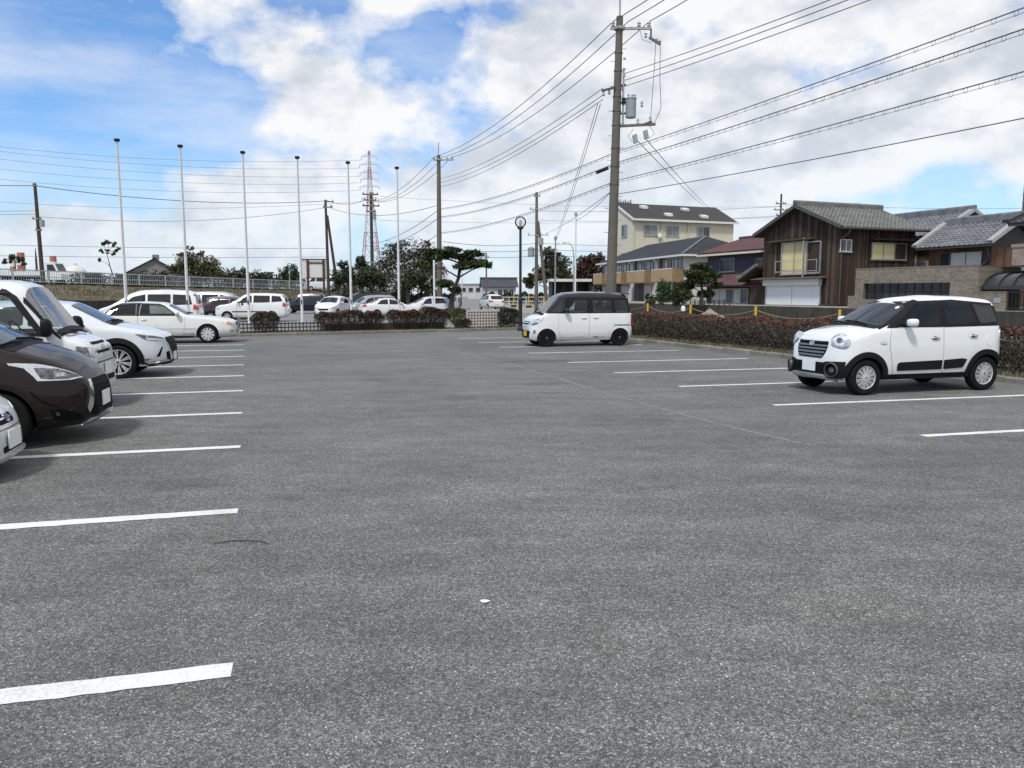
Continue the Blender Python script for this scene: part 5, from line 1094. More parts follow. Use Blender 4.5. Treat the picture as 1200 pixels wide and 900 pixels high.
# ======== white nose at the picture edge
B = Body(top=[(-2.1, .6), (-2.05, 1.0), (-1.5, 1.42), (-.6, 1.48), (.3, 1.40), (1.0, .96), (1.2, .92), (1.65, .80), (1.90, .67), (2.02, .56), (2.07, .44), (2.08, .34)], belt=[(-2.1, .92), (1.2, .84), (2.08, .52)], bot=[(-2.1, .3), (-1.9, .18), (1.8, .16), (2.08, .19)],
         half=[(-2.1, .55), (-1.9, .8), (1.2, .85), (1.65, .80), (1.85, .70), (1.98, .55), (2.05, .40), (2.08, .28)], tumble=.3, sm=.03, step=.09)
n4 = Car('parked_car', 'white car at the left picture edge of which only the nose corner and plate show', 'car', B, 'paint_white', (1.27, -1.27), ('alloy', .30, .18), group='cars parked in the near car park', arch_gap=.04)
n4.patch('windscreen', rp([(.95, .66), (.95, -.66), (.34, -.52), (.34, .52)], .06), 'T', 'glass_dark', .005); n4.both('side_window', rp([(-1.3, .98), (.55, .94), (.15, 1.32), (-.9, 1.36)], .05), 'glass_dark', .005)
g_ = n4.patch('grille', rp([(-.20, .52), (-.18, .48), (.18, .48), (.20, .52), (.17, .565), (-.17, .565)], .02), 'F', 'seal_black', .006); n4.patch('grille_bar', rp([(-.17, .52), (-.17, .535), (.17, .535), (.17, .52)], .005), 'F', 'chrome', .014, parent=g_)
n4.patch('emblem', circ(0, .53, .06, .038), 'F', 'chrome', .020); plain('emblem_blue', (.02, .04, .16), .2); n4.patch('emblem_core', circ(0, .53, .052, .030), 'F', 'emblem_blue', .024); n4.patch('lower_intake', rp([(-.26, .235), (-.25, .29), (.25, .29), (.26, .235)], .02), 'F', 'seal_black', .006); n4.patch('bumper_line', [(-.45, .436), (-.45, .443), (.45, .443), (.45, .436)], 'F', 'seal_black', .003, skirt=.004)
n4.plate(2.08, .345, True); n4.door(rp([(.9, .9), (.85, .3), (-.2, .3), (-.2, .92)], .04), handle=(-.05, .78))
n4.patch('splitter', rp([(-.46, .165), (-.46, .215), (.46, .215), (.46, .165)], .01), 'F', 'paint_white', .03)
for v, sg in (('L', 1), ('R', -1)): n4.patch('headlight', [(1.55, sg * .80, .76), (1.78, sg * .70, .70), (1.92, sg * .54, .62), (1.97, sg * .44, .56), (1.86, sg * .64, .56), (1.60, sg * .80, .66)], 'N', 'lamp_clear', .006, res=.05)
place_nose(n4, -4.65, 7.05, R(17), 2.08)

# ======== white cab-over kei van
B = Body(top=[(-1.645, .45), (-1.64, 1.1), (-1.58, 1.75), (-1.50, 1.86), (-1.2, 1.875), (0, 1.875), (.62, 1.86), (.78, 1.825), (.87, 1.76), (1.28, 1.13), (1.36, 1.07), (1.56, 1.0), (1.66, .90), (1.70, .72), (1.715, .45)], belt=[(-1.65, 1.12), (1.0, 1.09), (1.4, 1.0), (1.715, .78)], bot=[(-1.65, .32), (-1.5, .24), (1.5, .24), (1.715, .30)],
         half=[(-1.65, .60), (-1.6, .69), (-1.4, .735), (1.0, .7375), (1.42, .72), (1.60, .67), (1.68, .60), (1.715, .52)], tumble=.12, crown=.03, sm=.018)
fw = rp([(-.15, 1.12), (1.02, 1.12), (1.02, 1.16), (.70, 1.60), (.60, 1.66), (-.15, 1.68)], .05); rw_ = rp([(-1.45, 1.14), (-.27, 1.12), (-.27, 1.70), (-1.40, 1.68)], .05); shield = rp([(1.27, .68), (1.27, -.68), (.86, -.595), (.86, .595)], .04)
cab = [(1.14, .64, .55), (1.14, .64, 1.04), (.74, .53, 1.70), (-1.4, .53, 1.76), (-1.50, .62, 1.1), (-1.50, .62, .55)]
v5 = Car('parked_van', 'white cab over kei van with black mirror between brown minivan and silver crossover', 'van', B, 'paint_white', (1.215, -1.215), ('plain', .27, .155), group='cars parked in the near car park', cabin=cab, seat='seat_grey', lining='cabin_grey', holes=[(inset(p, .025), v, .9, .5) for p in (fw, rw_) for v in 'LR'] + [(inset(shield, .03), 'T', 2.2, 1.10)])
v5.both('window_frame', [rp([(-.13, 1.08), (-.13, 1.125), (1.05, 1.125), (1.12, 1.08)], .005), rp([(1.00, 1.13), (1.10, 1.12), (.76, 1.63), (.62, 1.725), (.56, 1.725), (.56, 1.655), (.68, 1.60)], .005), rp([(.60, 1.65), (.60, 1.73), (-.2, 1.745), (-.2, 1.67)], .005), rp([(-.14, 1.09), (-.14, 1.76), (-.28, 1.76), (-.28, 1.09)], .005)], 'trim_black', .014, res=.03)
v5.both('side_window', fw, 'glass_clear', .005, skirt=.006); v5.both('side_window', rw_, 'glass_clear', .005, skirt=.006); v5.patch('windscreen', shield, 'T', 'glass_bright', .005, skirt=.006)
for sg in (1, -1): v5.patch('screen_seal', rp([(1.30, sg * .655), (1.30, sg * .680), (.84, sg * .603), (.84, sg * .575)], .005), 'T', 'trim_black', .008)
v5.patch('screen_seal', [(1.31, .64), (1.31, -.64), (1.24, -.64), (1.24, .64)], 'T', 'trim_black', .008); v5.wipers(1.36, 1.07, ((.42, -.16), (-.12, -.58)), .07)
v5.door(rp([(1.02, 1.07), (1.10, .9), (1.02, .55), (.82, .32), (-.20, .32), (-.20, 1.075)], .02), handle=(-.05, .95)); v5.both('door_window_guard', rp([(.68, 1.66), (.56, 1.735), (-.9, 1.755), (-.9, 1.69), (.52, 1.665)], .005), 'glass_dark', .03)
g_ = v5.patch('grille_slot', rp([(-.36, .93), (-.36, .965), (.36, .965), (.36, .93)], .01), 'F', 'seal_black', .006); v5.patch('grille_slot', rp([(-.36, .80), (-.36, .84), (.36, .84), (.36, .80)], .01), 'F', 'seal_black', .006)
q = MB(); co, no = v5.b.project(Vector((3, 0, .885)), 'F'); q.add([(co.x + .01, y, z) for y, z in ((-.045, .91), (.01, .93), (.045, .905), (-.01, .887), (.045, .862), (-.01, .84), (-.045, .865), (.01, .885))], [(0, 1, 2, 7), (7, 2, 3), (7, 3, 4, 5), (7, 5, 6)]); q.build('emblem', 'chrome', v5.root)
for v, sg in (('L', 1), ('R', -1)):
    h_ = v5.patch('headlight', [(1.48, sg * .74, .80), (1.50, sg * .735, .945), (1.60, sg * .70, .955), (1.68, sg * .62, .96), (1.71, sg * .40, .955), (1.72, sg * .40, .76), (1.69, sg * .62, .765), (1.61, sg * .70, .775)], 'N', 'lamp_clear', .010, res=.04); v5.patch('turn_lamp', [(1.485, sg * .74, .81), (1.505, sg * .735, .935), (1.60, sg * .70, .945), (1.655, sg * .65, .95), (1.66, sg * .65, .775), (1.61, sg * .70, .785)], 'N', 'lamp_smoke', .016, res=.04, parent=h_)
    v5.patch('tail_lamp', rp([(-1.64, .7), (-1.56, .7), (-1.56, 1.2), (-1.64, 1.2)], .02), v, 'lamp_red', .008)
v5.patch('bumper_gap', [(-.62, .665), (-.62, .68), (.62, .68), (.62, .665)], 'F', 'seal_black', .003, skirt=.004); v5.patch('lower_intake', rp([(-.40, .38), (-.40, .46), (.40, .46), (.40, .38)], .02), 'F', 'seal_black', .006); v5.plate(1.715, .57, True, 'plate_white')
v5.mirror(1.17, 1.15, 'trim_black', .12, h=.13, w=.085); q = MB(); co, no = v5.b.project(Vector((.55, .45, 3)), 'T'); q.tube([co + Vector((.1, 0, 0)), co + Vector((0, 0, .035)), co + Vector((-.16, 0, .03))], .016, 6); q.build('aerial', 'trim_black', v5.root)
place_nose(v5, -6.12, 11.58, R(15), 1.715); v5.root.scale = (1, 1, 1.0)

# ======== silver-white compact crossover
B = Body(top=[(-2.09, .6), (-2.07, .95), (-1.95, 1.15), (-1.55, 1.45), (-.9, 1.53), (-.1, 1.55), (.4, 1.50), (1.12, 1.11), (1.25, 1.075), (1.75, .98), (2.02, .885), (2.12, .80), (2.17, .62), (2.185, .45)], belt=[(-2.1, 1.05), (-.5, 1.0), (1.2, .96), (1.8, .87), (2.185, .70)], bot=[(-2.1, .4), (-1.9, .26), (1.85, .22), (2.185, .27)],
         half=[(-2.1, .6), (-1.95, .78), (-1.5, .875), (1.3, .8825), (1.7, .86), (1.95, .76), (2.09, .62), (2.185, .42)], tumble=.32, sm=.03)
shield = rp([(1.10, .66), (1.10, -.66), (.44, -.54), (.44, .54)], .06); fw = rp([(-.25, 1.05), (.70, 1.02), (.3, 1.33), (0, 1.42), (-.25, 1.43)], .05)
cab = [(.9, .72, .55), (.9, .72, 1.02), (.3, .54, 1.40), (-1.1, .52, 1.38), (-1.5, .66, 1.05), (-1.5, .72, .55)]
c6 = Car('parked_car', 'silver white crossover with black arch trim and dark spoked wheel beyond the white van', 'car', B, 'paint_pearl', (1.285, -1.285), ('sport', .335, .20), group='cars parked in the near car park', cabin=cab, arch_gap=.04, holes=[(inset(fw, .02), v, 1.0, .5) for v in 'LR'] + [(inset(shield, .03), 'T', 2.0, 1.06)])
c6.both('side_window', fw, 'glass_tint', .005); c6.both('side_window', rp([(-1.4, 1.12), (-.33, 1.06), (-.33, 1.43), (-1.0, 1.38)], .05), 'glass_dark', .005); c6.patch('windscreen', shield, 'T', 'glass_shield', .005, skirt=.006); c6.patch('cowl', rp([(1.24, .66), (1.24, -.66), (1.11, -.66), (1.11, .66)], .03), 'T', 'trim_black', .004); c6.wipers(1.17, 1.08)
c6.door(rp([(.85, .96), (.85, .55), (.78, .38), (-.30, .38), (-.30, 1.0)], .03), handle=(-.12, .86))
for v, sg in (('L', 1), ('R', -1)):
    for ax in (1.285, -1.285): link('arch_cladding', strip_mesh(c6.b, arc(ax, .335, .375, -14, 194, 26), arc(ax, .335, .475, -16, 196, 26), v, 'trim_black', .014), c6.root)
    P3 = lambda x, y, z: (x, sg * y, z)
    h_ = c6.patch('headlight', [P3(1.62, .86, .885), P3(1.80, .83, .865), P3(2.0, .73, .835), P3(2.12, .56, .80), P3(2.14, .52, .745), P3(2.02, .70, .745), P3(1.86, .80, .755), P3(1.76, .84, .79)], 'N', 'lamp_smoke', .008, res=.04); c6.patch('lamp_line', [P3(1.80, .825, .80), P3(2.05, .68, .775), P3(2.12, .56, .765), P3(2.12, .55, .748), P3(2.02, .70, .752), P3(1.84, .81, .765)], 'N', 'chrome', .014, res=.04, parent=h_)
    c6.patch('fog_slit', [P3(1.98, .745, .42), P3(2.06, .66, .60), P3(2.085, .63, .62), P3(2.03, .69, .42)], 'N', 'seal_black', .006, res=.05); c6.patch('fog_lamp', [P3(2.13, .53, .36), P3(2.12, .55, .50), P3(2.17, .45, .52), P3(2.18, .43, .34)], 'N', 'seal_black', .008, res=.05)
    c6.patch('tail_lamp', rp([(-2.07, .9), (-1.85, .95), (-1.86, 1.05), (-2.05, 1.05)], .03), v, 'lamp_red', .008)
c6.both('front_cladding', [(1.78, .225), (1.76, .31), (2.18, .35), (2.18, .25)], 'trim_black', .010); c6.both('bumper_strip', [(1.80, .285), (1.80, .315), (2.16, .345), (2.16, .315)], 'chrome', .016); c6.patch('front_cladding', rp([(-.6, .26), (-.6, .33), (.6, .33), (.6, .26)], .01), 'F', 'trim_black', .012); c6.both('sill_cladding', rp([(.85, .25), (.85, .37), (-.85, .37), (-.85, .25)], .01), 'trim_black', .012)
g_ = c6.patch('grille', rp([(-.46, .79), (-.50, .70), (-.30, .44), (.30, .44), (.50, .70), (.46, .79)], .03), 'F', 'seal_black', .008); [c6.patch('grille_bar', rp([(-w, z), (-w, z + .022), (w, z + .022), (w, z)], .004), 'F', 'trim_black', .018, parent=g_) for z, w in ((.50, .34), (.56, .38), (.62, .42), (.68, .46), (.74, .46))]
c6.patch('grille_edge', [(-.52, .70), (-.32, .42), (.32, .42), (.52, .70), (.50, .71), (.30, .44), (-.30, .44), (-.50, .71)], 'F', 'chrome', .016); c6.plate(2.185, .40, True); c6.mirror(.70, 1.06, 'paint_pearl', .18)
u = Vector((math.cos(R(15)), math.sin(R(15)))); n_ = Vector((-u.y, u.x)); pw = Vector((-7.73, 15.06)) + n_ * .78 - u * 1.285; c6.place(pw.x, pw.y, R(15))

# ======== white saloon seen side-on
B = Body(top=[(-2.47, .60), (-2.45, .88), (-2.40, .96), (-2.22, .99), (-2.08, 1.01), (-1.46, 1.335), (-1.22, 1.385), (-.6, 1.41), (-.05, 1.375), (.12, 1.33), (.72, .985), (.85, .955), (1.6, .885), (2.05, .80), (2.20, .73), (2.26, .60), (2.28, .42)], belt=[(-2.47, .90), (-1.0, .925), (.9, .89), (2.28, .66)], bot=[(-2.47, .36), (-2.3, .22), (2.0, .19), (2.28, .24)],
         half=[(-2.47, .62), (-2.38, .76), (-2.0, .85), (-.5, .8775), (1.2, .875), (1.8, .83), (2.08, .74), (2.2, .62), (2.28, .48)], tumble=.42, sm=.03, shoulder=.05)
fw = rp([(-.745, .955), (.42, .945), (.02, 1.245), (-.15, 1.30), (-.70, 1.33)], .03); rw_ = rp([(-1.80, .97), (-.845, .955), (-.845, 1.33), (-1.32, 1.315), (-1.50, 1.25)], .03); shield = rp([(.71, .66), (.71, -.66), (.15, -.54), (.15, .54)], .05); back = rp([(-2.06, .62), (-2.06, -.62), (-1.50, -.52), (-1.50, .52)], .05)
cab = [(.5, .70, .45), (.5, .70, .91), (.0, .52, 1.28), (-1.30, .52, 1.28), (-1.92, .62, .96), (-1.92, .70, .45)]
c7 = Car('parked_car', 'ivory white older saloon seen side on, last car of the left row', 'car', B, 'paint_ivory', (1.365, -1.365), ('alloy', .31, .185), group='cars parked in the near car park', cabin=cab, seat='seat_beige', arch_gap=.045, holes=[(inset(p, .015), v, 1.0, .45) for p in (fw, rw_) for v in 'LR'] + [(inset(shield, .02), 'T', 2.0, .95), (inset(back, .02), 'T', 2.0, .98)])
c7.both('pillar_trim', [rp([(-.76, .945), (-.71, 1.35), (-.84, 1.35), (-.835, .945)], .004), rp([(.47, .92), (.46, .955), (-1.86, .98), (-1.86, .94)], .004), rp([(.44, .945), (.02, 1.265), (-.15, 1.325), (-.15, 1.295), (.01, 1.24), (.38, .955)], .004), rp([(-.14, 1.297), (-.14, 1.325), (-.85, 1.35), (-.85, 1.325)], .004), rp([(-.84, 1.325), (-.84, 1.35), (-1.33, 1.34), (-1.53, 1.265), (-1.87, .965), (-1.80, .965), (-1.49, 1.24), (-1.31, 1.31)], .004)], 'trim_black', .007)
for p in (fw, rw_): c7.both('side_window', p, 'glass_mid', .005, skirt=.006)
c7.patch('windscreen', shield, 'T', 'glass_shield', .005, skirt=.006); c7.patch('rear_window', back, 'T', 'glass_shield', .005, skirt=.006); c7.wipers(.76, .98)
c7.door(rp([(.66, .92), (.66, .6), (.60, .27), (-.775, .27), (-.775, .935)], .02), handle=(-.60, .81), hmat='paint_ivory'); c7.door(rp([(-.795, .935), (-.795, .27), (-1.02, .27), (-1.06, .45), (-1.20, .66), (-1.50, .72), (-1.72, .82), (-1.84, .94)], .02), handle=(-1.62, .845))
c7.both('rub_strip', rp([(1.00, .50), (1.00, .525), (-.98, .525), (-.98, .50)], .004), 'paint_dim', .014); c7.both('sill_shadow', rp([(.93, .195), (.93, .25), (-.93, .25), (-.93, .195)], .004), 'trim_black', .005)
for v, sg in (('L', 1), ('R', -1)):
    h_ = c7.patch('headlight', [(1.98, sg * .79, .76), (2.10, sg * .72, .76), (2.24, sg * .56, .715), (2.25, sg * .30, .70), (2.27, sg * .30, .60), (2.25, sg * .55, .605), (2.12, sg * .71, .615), (1.99, sg * .79, .63)], 'N', 'lamp_clear', .010, res=.06); c7.patch('turn_lamp', rp([(1.96, .635), (2.0, .735), (2.06, .70), (2.05, .63)], .01), v, 'lamp_amber', .016, parent=h_)
    c7.patch('tail_lamp', rp([(-2.44, .68), (-2.26, .68), (-2.28, .86), (-2.44, .85)], .02), v, 'lamp_red', .008); c7.patch('side_marker', rp([(2.08, .405), (2.08, .435), (2.17, .435), (2.17, .405)], .005), v, 'lamp_red', .012)
c7.patch('grille', rp([(-.28, .60), (-.28, .69), (.28, .69), (.28, .60)], .02), 'F', 'seal_black', .008); c7.patch('bumper_strip', rp([(-.55, .40), (-.55, .425), (.55, .425), (.55, .40)], .004), 'F', 'trim_black', .012); c7.plate(2.28, .36, True); c7.mirror(.46, .965, 'paint_ivory', .14, 'paint_ivory')
u = Vector((math.cos(R(14)), math.sin(R(14)))); n_ = Vector((-u.y, u.x)); pw = Vector((-10.32, 26.11)) + n_ * .78 - u * 1.365; c7.place(pw.x, pw.y, R(14))

# ======== cars of the further car park and the street, simpler
def far_car(label, kind, paint_, loc, ang, name='distant_car', cat='car', group='cars beyond the flagpoles', sc=1.0):
    if kind == 'hatch':
        top = [(-1.95, .6), (-1.92, .95), (-1.75, 1.15), (-1.45, 1.44), (-1, 1.5), (-.2, 1.52), (.35, 1.44), (1.1, 1.02), (1.3, .97), (1.8, .84), (1.93, .72), (1.97, .45)]; half = [(-1.95, .6), (-1.8, .78), (1.3, .8475), (1.75, .74), (1.9, .6), (1.97, .45)]; wb = 1.27; w = [[(-.15, .98), (.62, .96), (.25, 1.30), (-.15, 1.40)], [(-1.3, 1.02), (-.25, .98), (-.25, 1.40), (-1.05, 1.36)]]; sh = [(1.05, .64), (1.05, -.64), (.40, -.54), (.40, .54)]; belt = .93; rwz = (1.02, 1.36)
    elif kind == 'minivan':
        top = [(-2.3, .6), (-2.27, 1.1), (-2.15, 1.6), (-1.9, 1.78), (-.8, 1.83), (.3, 1.80), (.75, 1.66), (1.55, 1.12), (1.7, 1.07), (2.1, .95), (2.27, .8), (2.35, .45)]; half = [(-2.3, .66), (-2.15, .82), (1.6, .8775), (2.0, .78), (2.2, .62), (2.35, .42)]; wb = 1.45; w = [[(.05, 1.1), (1.05, 1.08), (.6, 1.48), (.05, 1.6)], [(-1.05, 1.1), (-.05, 1.1), (-.05, 1.6), (-1.05, 1.6)], [(-2.0, 1.12), (-1.15, 1.1), (-1.15, 1.6), (-1.9, 1.56)]]; sh = [(1.5, .68), (1.5, -.68), (.82, -.58), (.82, .58)]; belt = 1.05; rwz = (1.15, 1.6)
    elif kind == 'suv':
        top = [(-2.2, .6), (-2.18, 1.05), (-2.08, 1.45), (-1.9, 1.64), (-1, 1.70), (-.1, 1.70), (.35, 1.62), (1.05, 1.14), (1.2, 1.08), (1.8, 1.0), (2.0, .9), (2.1, .5)]; half = [(-2.2, .68), (-2.05, .82), (1.5, .865), (1.85, .78), (2.0, .66), (2.1, .5)]; wb = 1.29; w = [[(-.15, 1.12), (.66, 1.10), (.3, 1.46), (-.15, 1.56)], [(-1.2, 1.14), (-.25, 1.12), (-.25, 1.56), (-1.2, 1.54)], [(-1.95, 1.2), (-1.3, 1.15), (-1.3, 1.54), (-1.8, 1.5)]]; sh = [(1.0, .66), (1.0, -.66), (.42, -.56), (.42, .56)]; belt = 1.06; rwz = (1.16, 1.55)
    elif kind == 'sedan':
        top = [(-2.3, .6), (-2.28, .9), (-2.2, .98), (-1.75, 1.03), (-1.0, 1.37), (-.4, 1.42), (.05, 1.38), (.8, .98), (.95, .95), (1.8, .82), (2.1, .7), (2.2, .42)]; half = [(-2.3, .62), (-2.15, .8), (1.2, .86), (1.8, .78), (2.05, .62), (2.2, .42)]; wb = 1.33; w = [[(-.4, .97), (.5, .95), (.1, 1.25), (-.4, 1.33)], [(-1.3, .99), (-.5, .97), (-.5, 1.33), (-.95, 1.27)]]; sh = [(.76, .64), (.76, -.64), (.12, -.54), (.12, .54)]; belt = .92; rwz = (1.04, 1.32)
    elif kind == 'kei':
        top = [(-1.66, .5), (-1.64, 1.1), (-1.55, 1.6), (-1.4, 1.68), (0, 1.7), (.6, 1.62), (1.15, 1.07), (1.3, 1.0), (1.6, .92), (1.7, .6), (1.73, .45)]; half = [(-1.66, .6), (-1.5, .72), (1.3, .7375), (1.6, .64), (1.73, .48)]; wb = 1.22; w = [[(-.1, 1.07), (.6, 1.05), (.35, 1.40), (-.1, 1.45)], [(-1.4, 1.07), (-.2, 1.07), (-.2, 1.45), (-1.35, 1.45)]]; sh = [(1.1, .58), (1.1, -.58), (.66, -.52), (.66, .52)]; belt = 1.02; rwz = (1.1, 1.5)
    else:  # box van
        top = [(-2.4, .5), (-2.38, 1.2), (-2.3, 1.85), (-2.1, 1.96), (.9, 1.98), (1.3, 1.88), (1.95, 1.2), (2.1, 1.12), (2.25, .95), (2.32, .5)]; half = [(-2.4, .72), (-2.2, .84), (1.8, .85), (2.15, .74), (2.32, .6)]; wb = 1.29; w = [[(.75, 1.2), (1.55, 1.18), (1.2, 1.62), (.75, 1.68)], [(-.6, 1.2), (.62, 1.2), (.62, 1.68), (-.6, 1.68)], [(-2.15, 1.2), (-.72, 1.2), (-.72, 1.68), (-2.1, 1.68)]]; sh = [(1.9, .68), (1.9, -.68), (1.36, -.6), (1.36, .6)]; belt = 1.14; rwz = (1.25, 1.75)
    x0, x1 = top[0][0], top[-1][0]
    B = Body(top=top, belt=[(x0, belt), (x1 - .8, belt), (x1, belt - .22)], bot=[(x0, .36), (x0 + .2, .22), (x1 - .3, .2), (x1, .26)], half=half, tumble=.25, sm=.035, step=.16, sec_n=3)
    c = Car(name, label, cat, B, paint_, (wb, -wb), ('plain', .30, .18), group=group, arch_gap=.04, hi=False)
    for p in w: c.both('side_window', rp(p, .04, 3), 'glass_dark', .006)
    c.patch('windscreen', rp(sh, .05, 3), 'T', 'glass_dark', .006); hw = B.at(x0 + .25)[3] * .78
    if kind == 'sedan': c.patch('rear_window', rp([(-1.68, .56), (-1.68, -.56), (-1.08, -.5), (-1.08, .5)], .05, 3), 'T', 'glass_dark', .006)
    else: c.patch('rear_window', rp([(-hw, rwz[0]), (hw, rwz[0]), (hw * .88, rwz[1]), (-hw * .88, rwz[1])], .05, 3), 'B', 'glass_dark', .006)
    for v, sg in (('L', 1), ('R', -1)):
        zh = B.at(x1 - .25)[0] - .13; c.patch('headlight', rp([(x1 - .55, zh + .03), (x1 - .12, zh - .02), (x1 - .06, zh - .16), (x1 - .36, zh - .12)], .03, 3), v, 'lamp_clear', .010); c.patch('headlight', rp([(sg * .36, zh - .14), (sg * .36, zh - .03), (sg * .66, zh), (sg * .66, zh - .12)], .03, 3), 'F', 'lamp_clear', .010)
        zt = 1.0 if kind in ('sedan',) else belt + .02; c.patch('tail_lamp', rp([(x0 + .06, zt - .20), (x0 + .26, zt - .18), (x0 + .24, zt + (-.02 if kind == 'sedan' else .06)), (x0 + .08, zt - .02)], .03, 3), v, 'lamp_red', .02); c.patch('tail_lamp', rp([(sg * hw * .68, zt - .20), (sg * hw * 1.05, zt - .20), (sg * hw * 1.05, zt - .04), (sg * hw * .68, zt - .06)], .02, 3), 'B', 'lamp_red', .010)
    c.patch('grille', rp([(-.34, .50), (-.38, .62), (.38, .62), (.34, .50)], .02, 3), 'F', 'seal_black', .008); c.plate(x1, .42, True); c.plate(x0, .62, False)
    for (xd, a) in ((w[0][1][0] + .05, 1), (w[0][0][0] - .05, 0)): c.both('door_seam', [(xd - .008, .3), (xd - .008, belt), (xd + .008, belt), (xd + .008, .3)], 'seal_black', .002, skirt=.004)
    c.mirror(w[0][1][0], w[0][1][1] + .03, paint_ if paint_ != 'paint_maroon' else 'trim_black', .14)
    if sc != 1.0: c.root.scale = (sc,) * 3
    return c.place(loc[0], loc[1], ang, loc[2] if len(loc) > 2 else 0)
def X(px, Y): return (px - 600) / 907 * Y
far_car('white minivan facing left behind the ivory saloon', 'minivan', 'paint_white', (-17.6, 37.6), R(193), sc=1.02)
far_car('silver minivan with dark windows behind the white minivan, facing right', 'minivan', 'paint_silver', (-19.2, 51), R(12))
far_car('dark maroon hatchback with a tall red tail lamp between silver minivan and white off-roader', 'hatch', 'paint_maroon', (-16.9, 47.2), R(8))
s8 = far_car('white compact off-roader facing left behind the second flagpole pair', 'suv', 'paint_white', (-15.9, 47.2), R(188)); s8.both('rub_strip', [(1.0, .56), (1.0, .62), (-1.0, .62), (-1.0, .56)], 'trim_black', .012)
far_car('black boxy kei car half hidden behind the white hatchback that faces us', 'kei', 'paint_black', (-17.6, 66), R(182))
far_car('white hatchback facing the camera behind the bushes', 'hatch', 'paint_white', (-12.9, 55.8), R(262))
far_car('black minivan roof showing behind the silver grey one', 'minivan', 'paint_black', (-12.7, 66), R(200))
far_car('silver grey minivan facing left between white hatchback and white saloon', 'minivan', 'paint_silver', (-11.0, 60.5), R(214), sc=.86)
far_car('white saloon with red tail lamp at its left end, facing right behind the bushes', 'sedan', 'paint_white', (-8.3, 53.5), R(25), sc=.97)
far_car('silver white sloping hatchback facing left beside the pine trunk', 'hatch', 'paint_pearl', (-6.1, 55.5), R(203), sc=.97)
far_car('white hatchback driving away on the street behind the orange post', 'hatch', 'paint_white', (-2.1, 80), R(108), group=None, sc=1.06)
far_car('dark blue car parked far behind the shelter at the pole', 'hatch', 'paint_blue', (11.2, 106, .9), R(200), group='cars far behind the shelter')
far_car('dark maroon off-roader with red lamps far behind, left of the utility pole', 'suv', 'paint_maroon', (12.6, 104, .9), R(80), group='cars far behind the shelter')
far_car('white one box van on the raised road behind the rusty signboard', 'van', 'paint_dim', (-24.4, 100, 2.0), R(176), 'distant_van', 'van', None)
tr = thing('small_truck', 'white flatbed truck with its cab to the right on the raised road', 'truck', (-46.5, 75.6, 2.55), R(3)); paint('truck_white', (.72, .73, .72))
q = MB(); q.extrude([(1.4, -.8, .45), (2.95, -.8, .45), (2.95, -.8, 1.0), (2.7, -.8, 1.25), (2.35, -.8, 2.05), (1.4, -.8, 2.1)], (0, 1.6, 0)); q.build('cab', 'truck_white', tr); q = MB(); q.extrude([(1.65, -.81, 1.25), (2.5, -.81, 1.25), (2.22, -.81, 1.9), (1.65, -.81, 1.9)], (0, .005, 0)); q.extrude([(1.65, .805, 1.25), (2.5, .805, 1.25), (2.22, .805, 1.9), (1.65, .805, 1.9)], (0, .005, 0)); q.build('side_window', 'glass_dark', tr)
q = MB(); q.obox((2.54, 0, 1.66), (.005, 0, .002), (0, .7, 0), (-.15, 0, .33)); q.build('windscreen', 'glass_dark', tr)
for (y0, y1, x0, x1) in ((-.85, -.81, -3, 1.3), (.81, .85, -3, 1.3), (-.85, .85, -3.04, -3), (-.85, .85, 1.3, 1.34)): q = MB(); q.bx(x0, x1, y0, y1, .85, 1.25); q.build('bed_side', 'truck_white', tr)
q = MB(); q.bx(-3, 1.3, -.81, .81, .75, .85); q.bx(-3, 2.9, -.3, .3, .5, .74); q.build('bed_floor', 'dark_metal', tr)
ty, rm = wheel_meshes('plain', .30, .18, False)
for x in (2.2, -1.9):
    for sg in (1, -1): wh = link('wheel', None, tr, (x, sg * .7, .30), 0 if sg > 0 else math.pi); link('tyre', ty, wh); link('rim', rm, wh)
bt = thing('box_truck', 'white box body of a truck seen far behind, beside the utility pole', 'truck', (12.2, 110, .9), R(190)); q = MB(); q.bx(-2.2, 1.4, -.9, .9, .9, 3.2); q.build('box', 'truck_white', bt); q = MB(); q.extrude([(1.5, -.9, .5), (3.0, -.9, .5), (3.0, -.9, 1.3), (2.7, -.9, 2.3), (1.5, -.9, 2.3)], (0, 1.8, 0)); q.build('cab', 'truck_white', bt)
q = MB(); q.obox((2.87, 0, 1.8), (.01, 0, 0), (0, .75, 0), (-.12, 0, .4)); q.build('windscreen', 'glass_dark', bt)
for x in (2.3, -1.4):
    for sg in (1, -1): wh = link('wheel', None, bt, (x, sg * .75, .30), 0 if sg > 0 else math.pi); link('tyre', ty, wh); link('rim', rm, wh)

# ---------------------------------------------------------------- hedges, shrubs, trees
def leaf_mat(name, cols, rough=.55):
    t = NT(name); i = t.island(); n = len(cols); c = t.ramp(i, [(k / max(1, n - 1), q) for k, q in enumerate(cols)]); t.set(c, rough, spec=.35)
    t.b.inputs['Subsurface Weight'].default_value = 0.0; MATS[name] = t.m
leaf_mat('leaf_red', [(.075, .030, .022), (.125, .042, .031), (.165, .060, .043), (.10, .052, .034)]); leaf_mat('leaf_hedge', [(.032, .032, .020), (.055, .049, .032), (.078, .060, .042), (.048, .055, .027)])
leaf_mat('leaf_brown', [(.046, .034, .021), (.072, .054, .031), (.105, .080, .046), (.052, .044, .024)]); leaf_mat('leaf_dark', [(.016, .026, .013), (.030, .045, .018), (.050, .064, .026), (.024, .038, .017)])
leaf_mat('leaf_olive', [(.05, .055, .018), (.09, .09, .03), (.13, .12, .045), (.07, .05, .025)]); leaf_mat('leaf_bright', [(.03, .055, .014), (.05, .085, .02), (.075, .11, .03)])
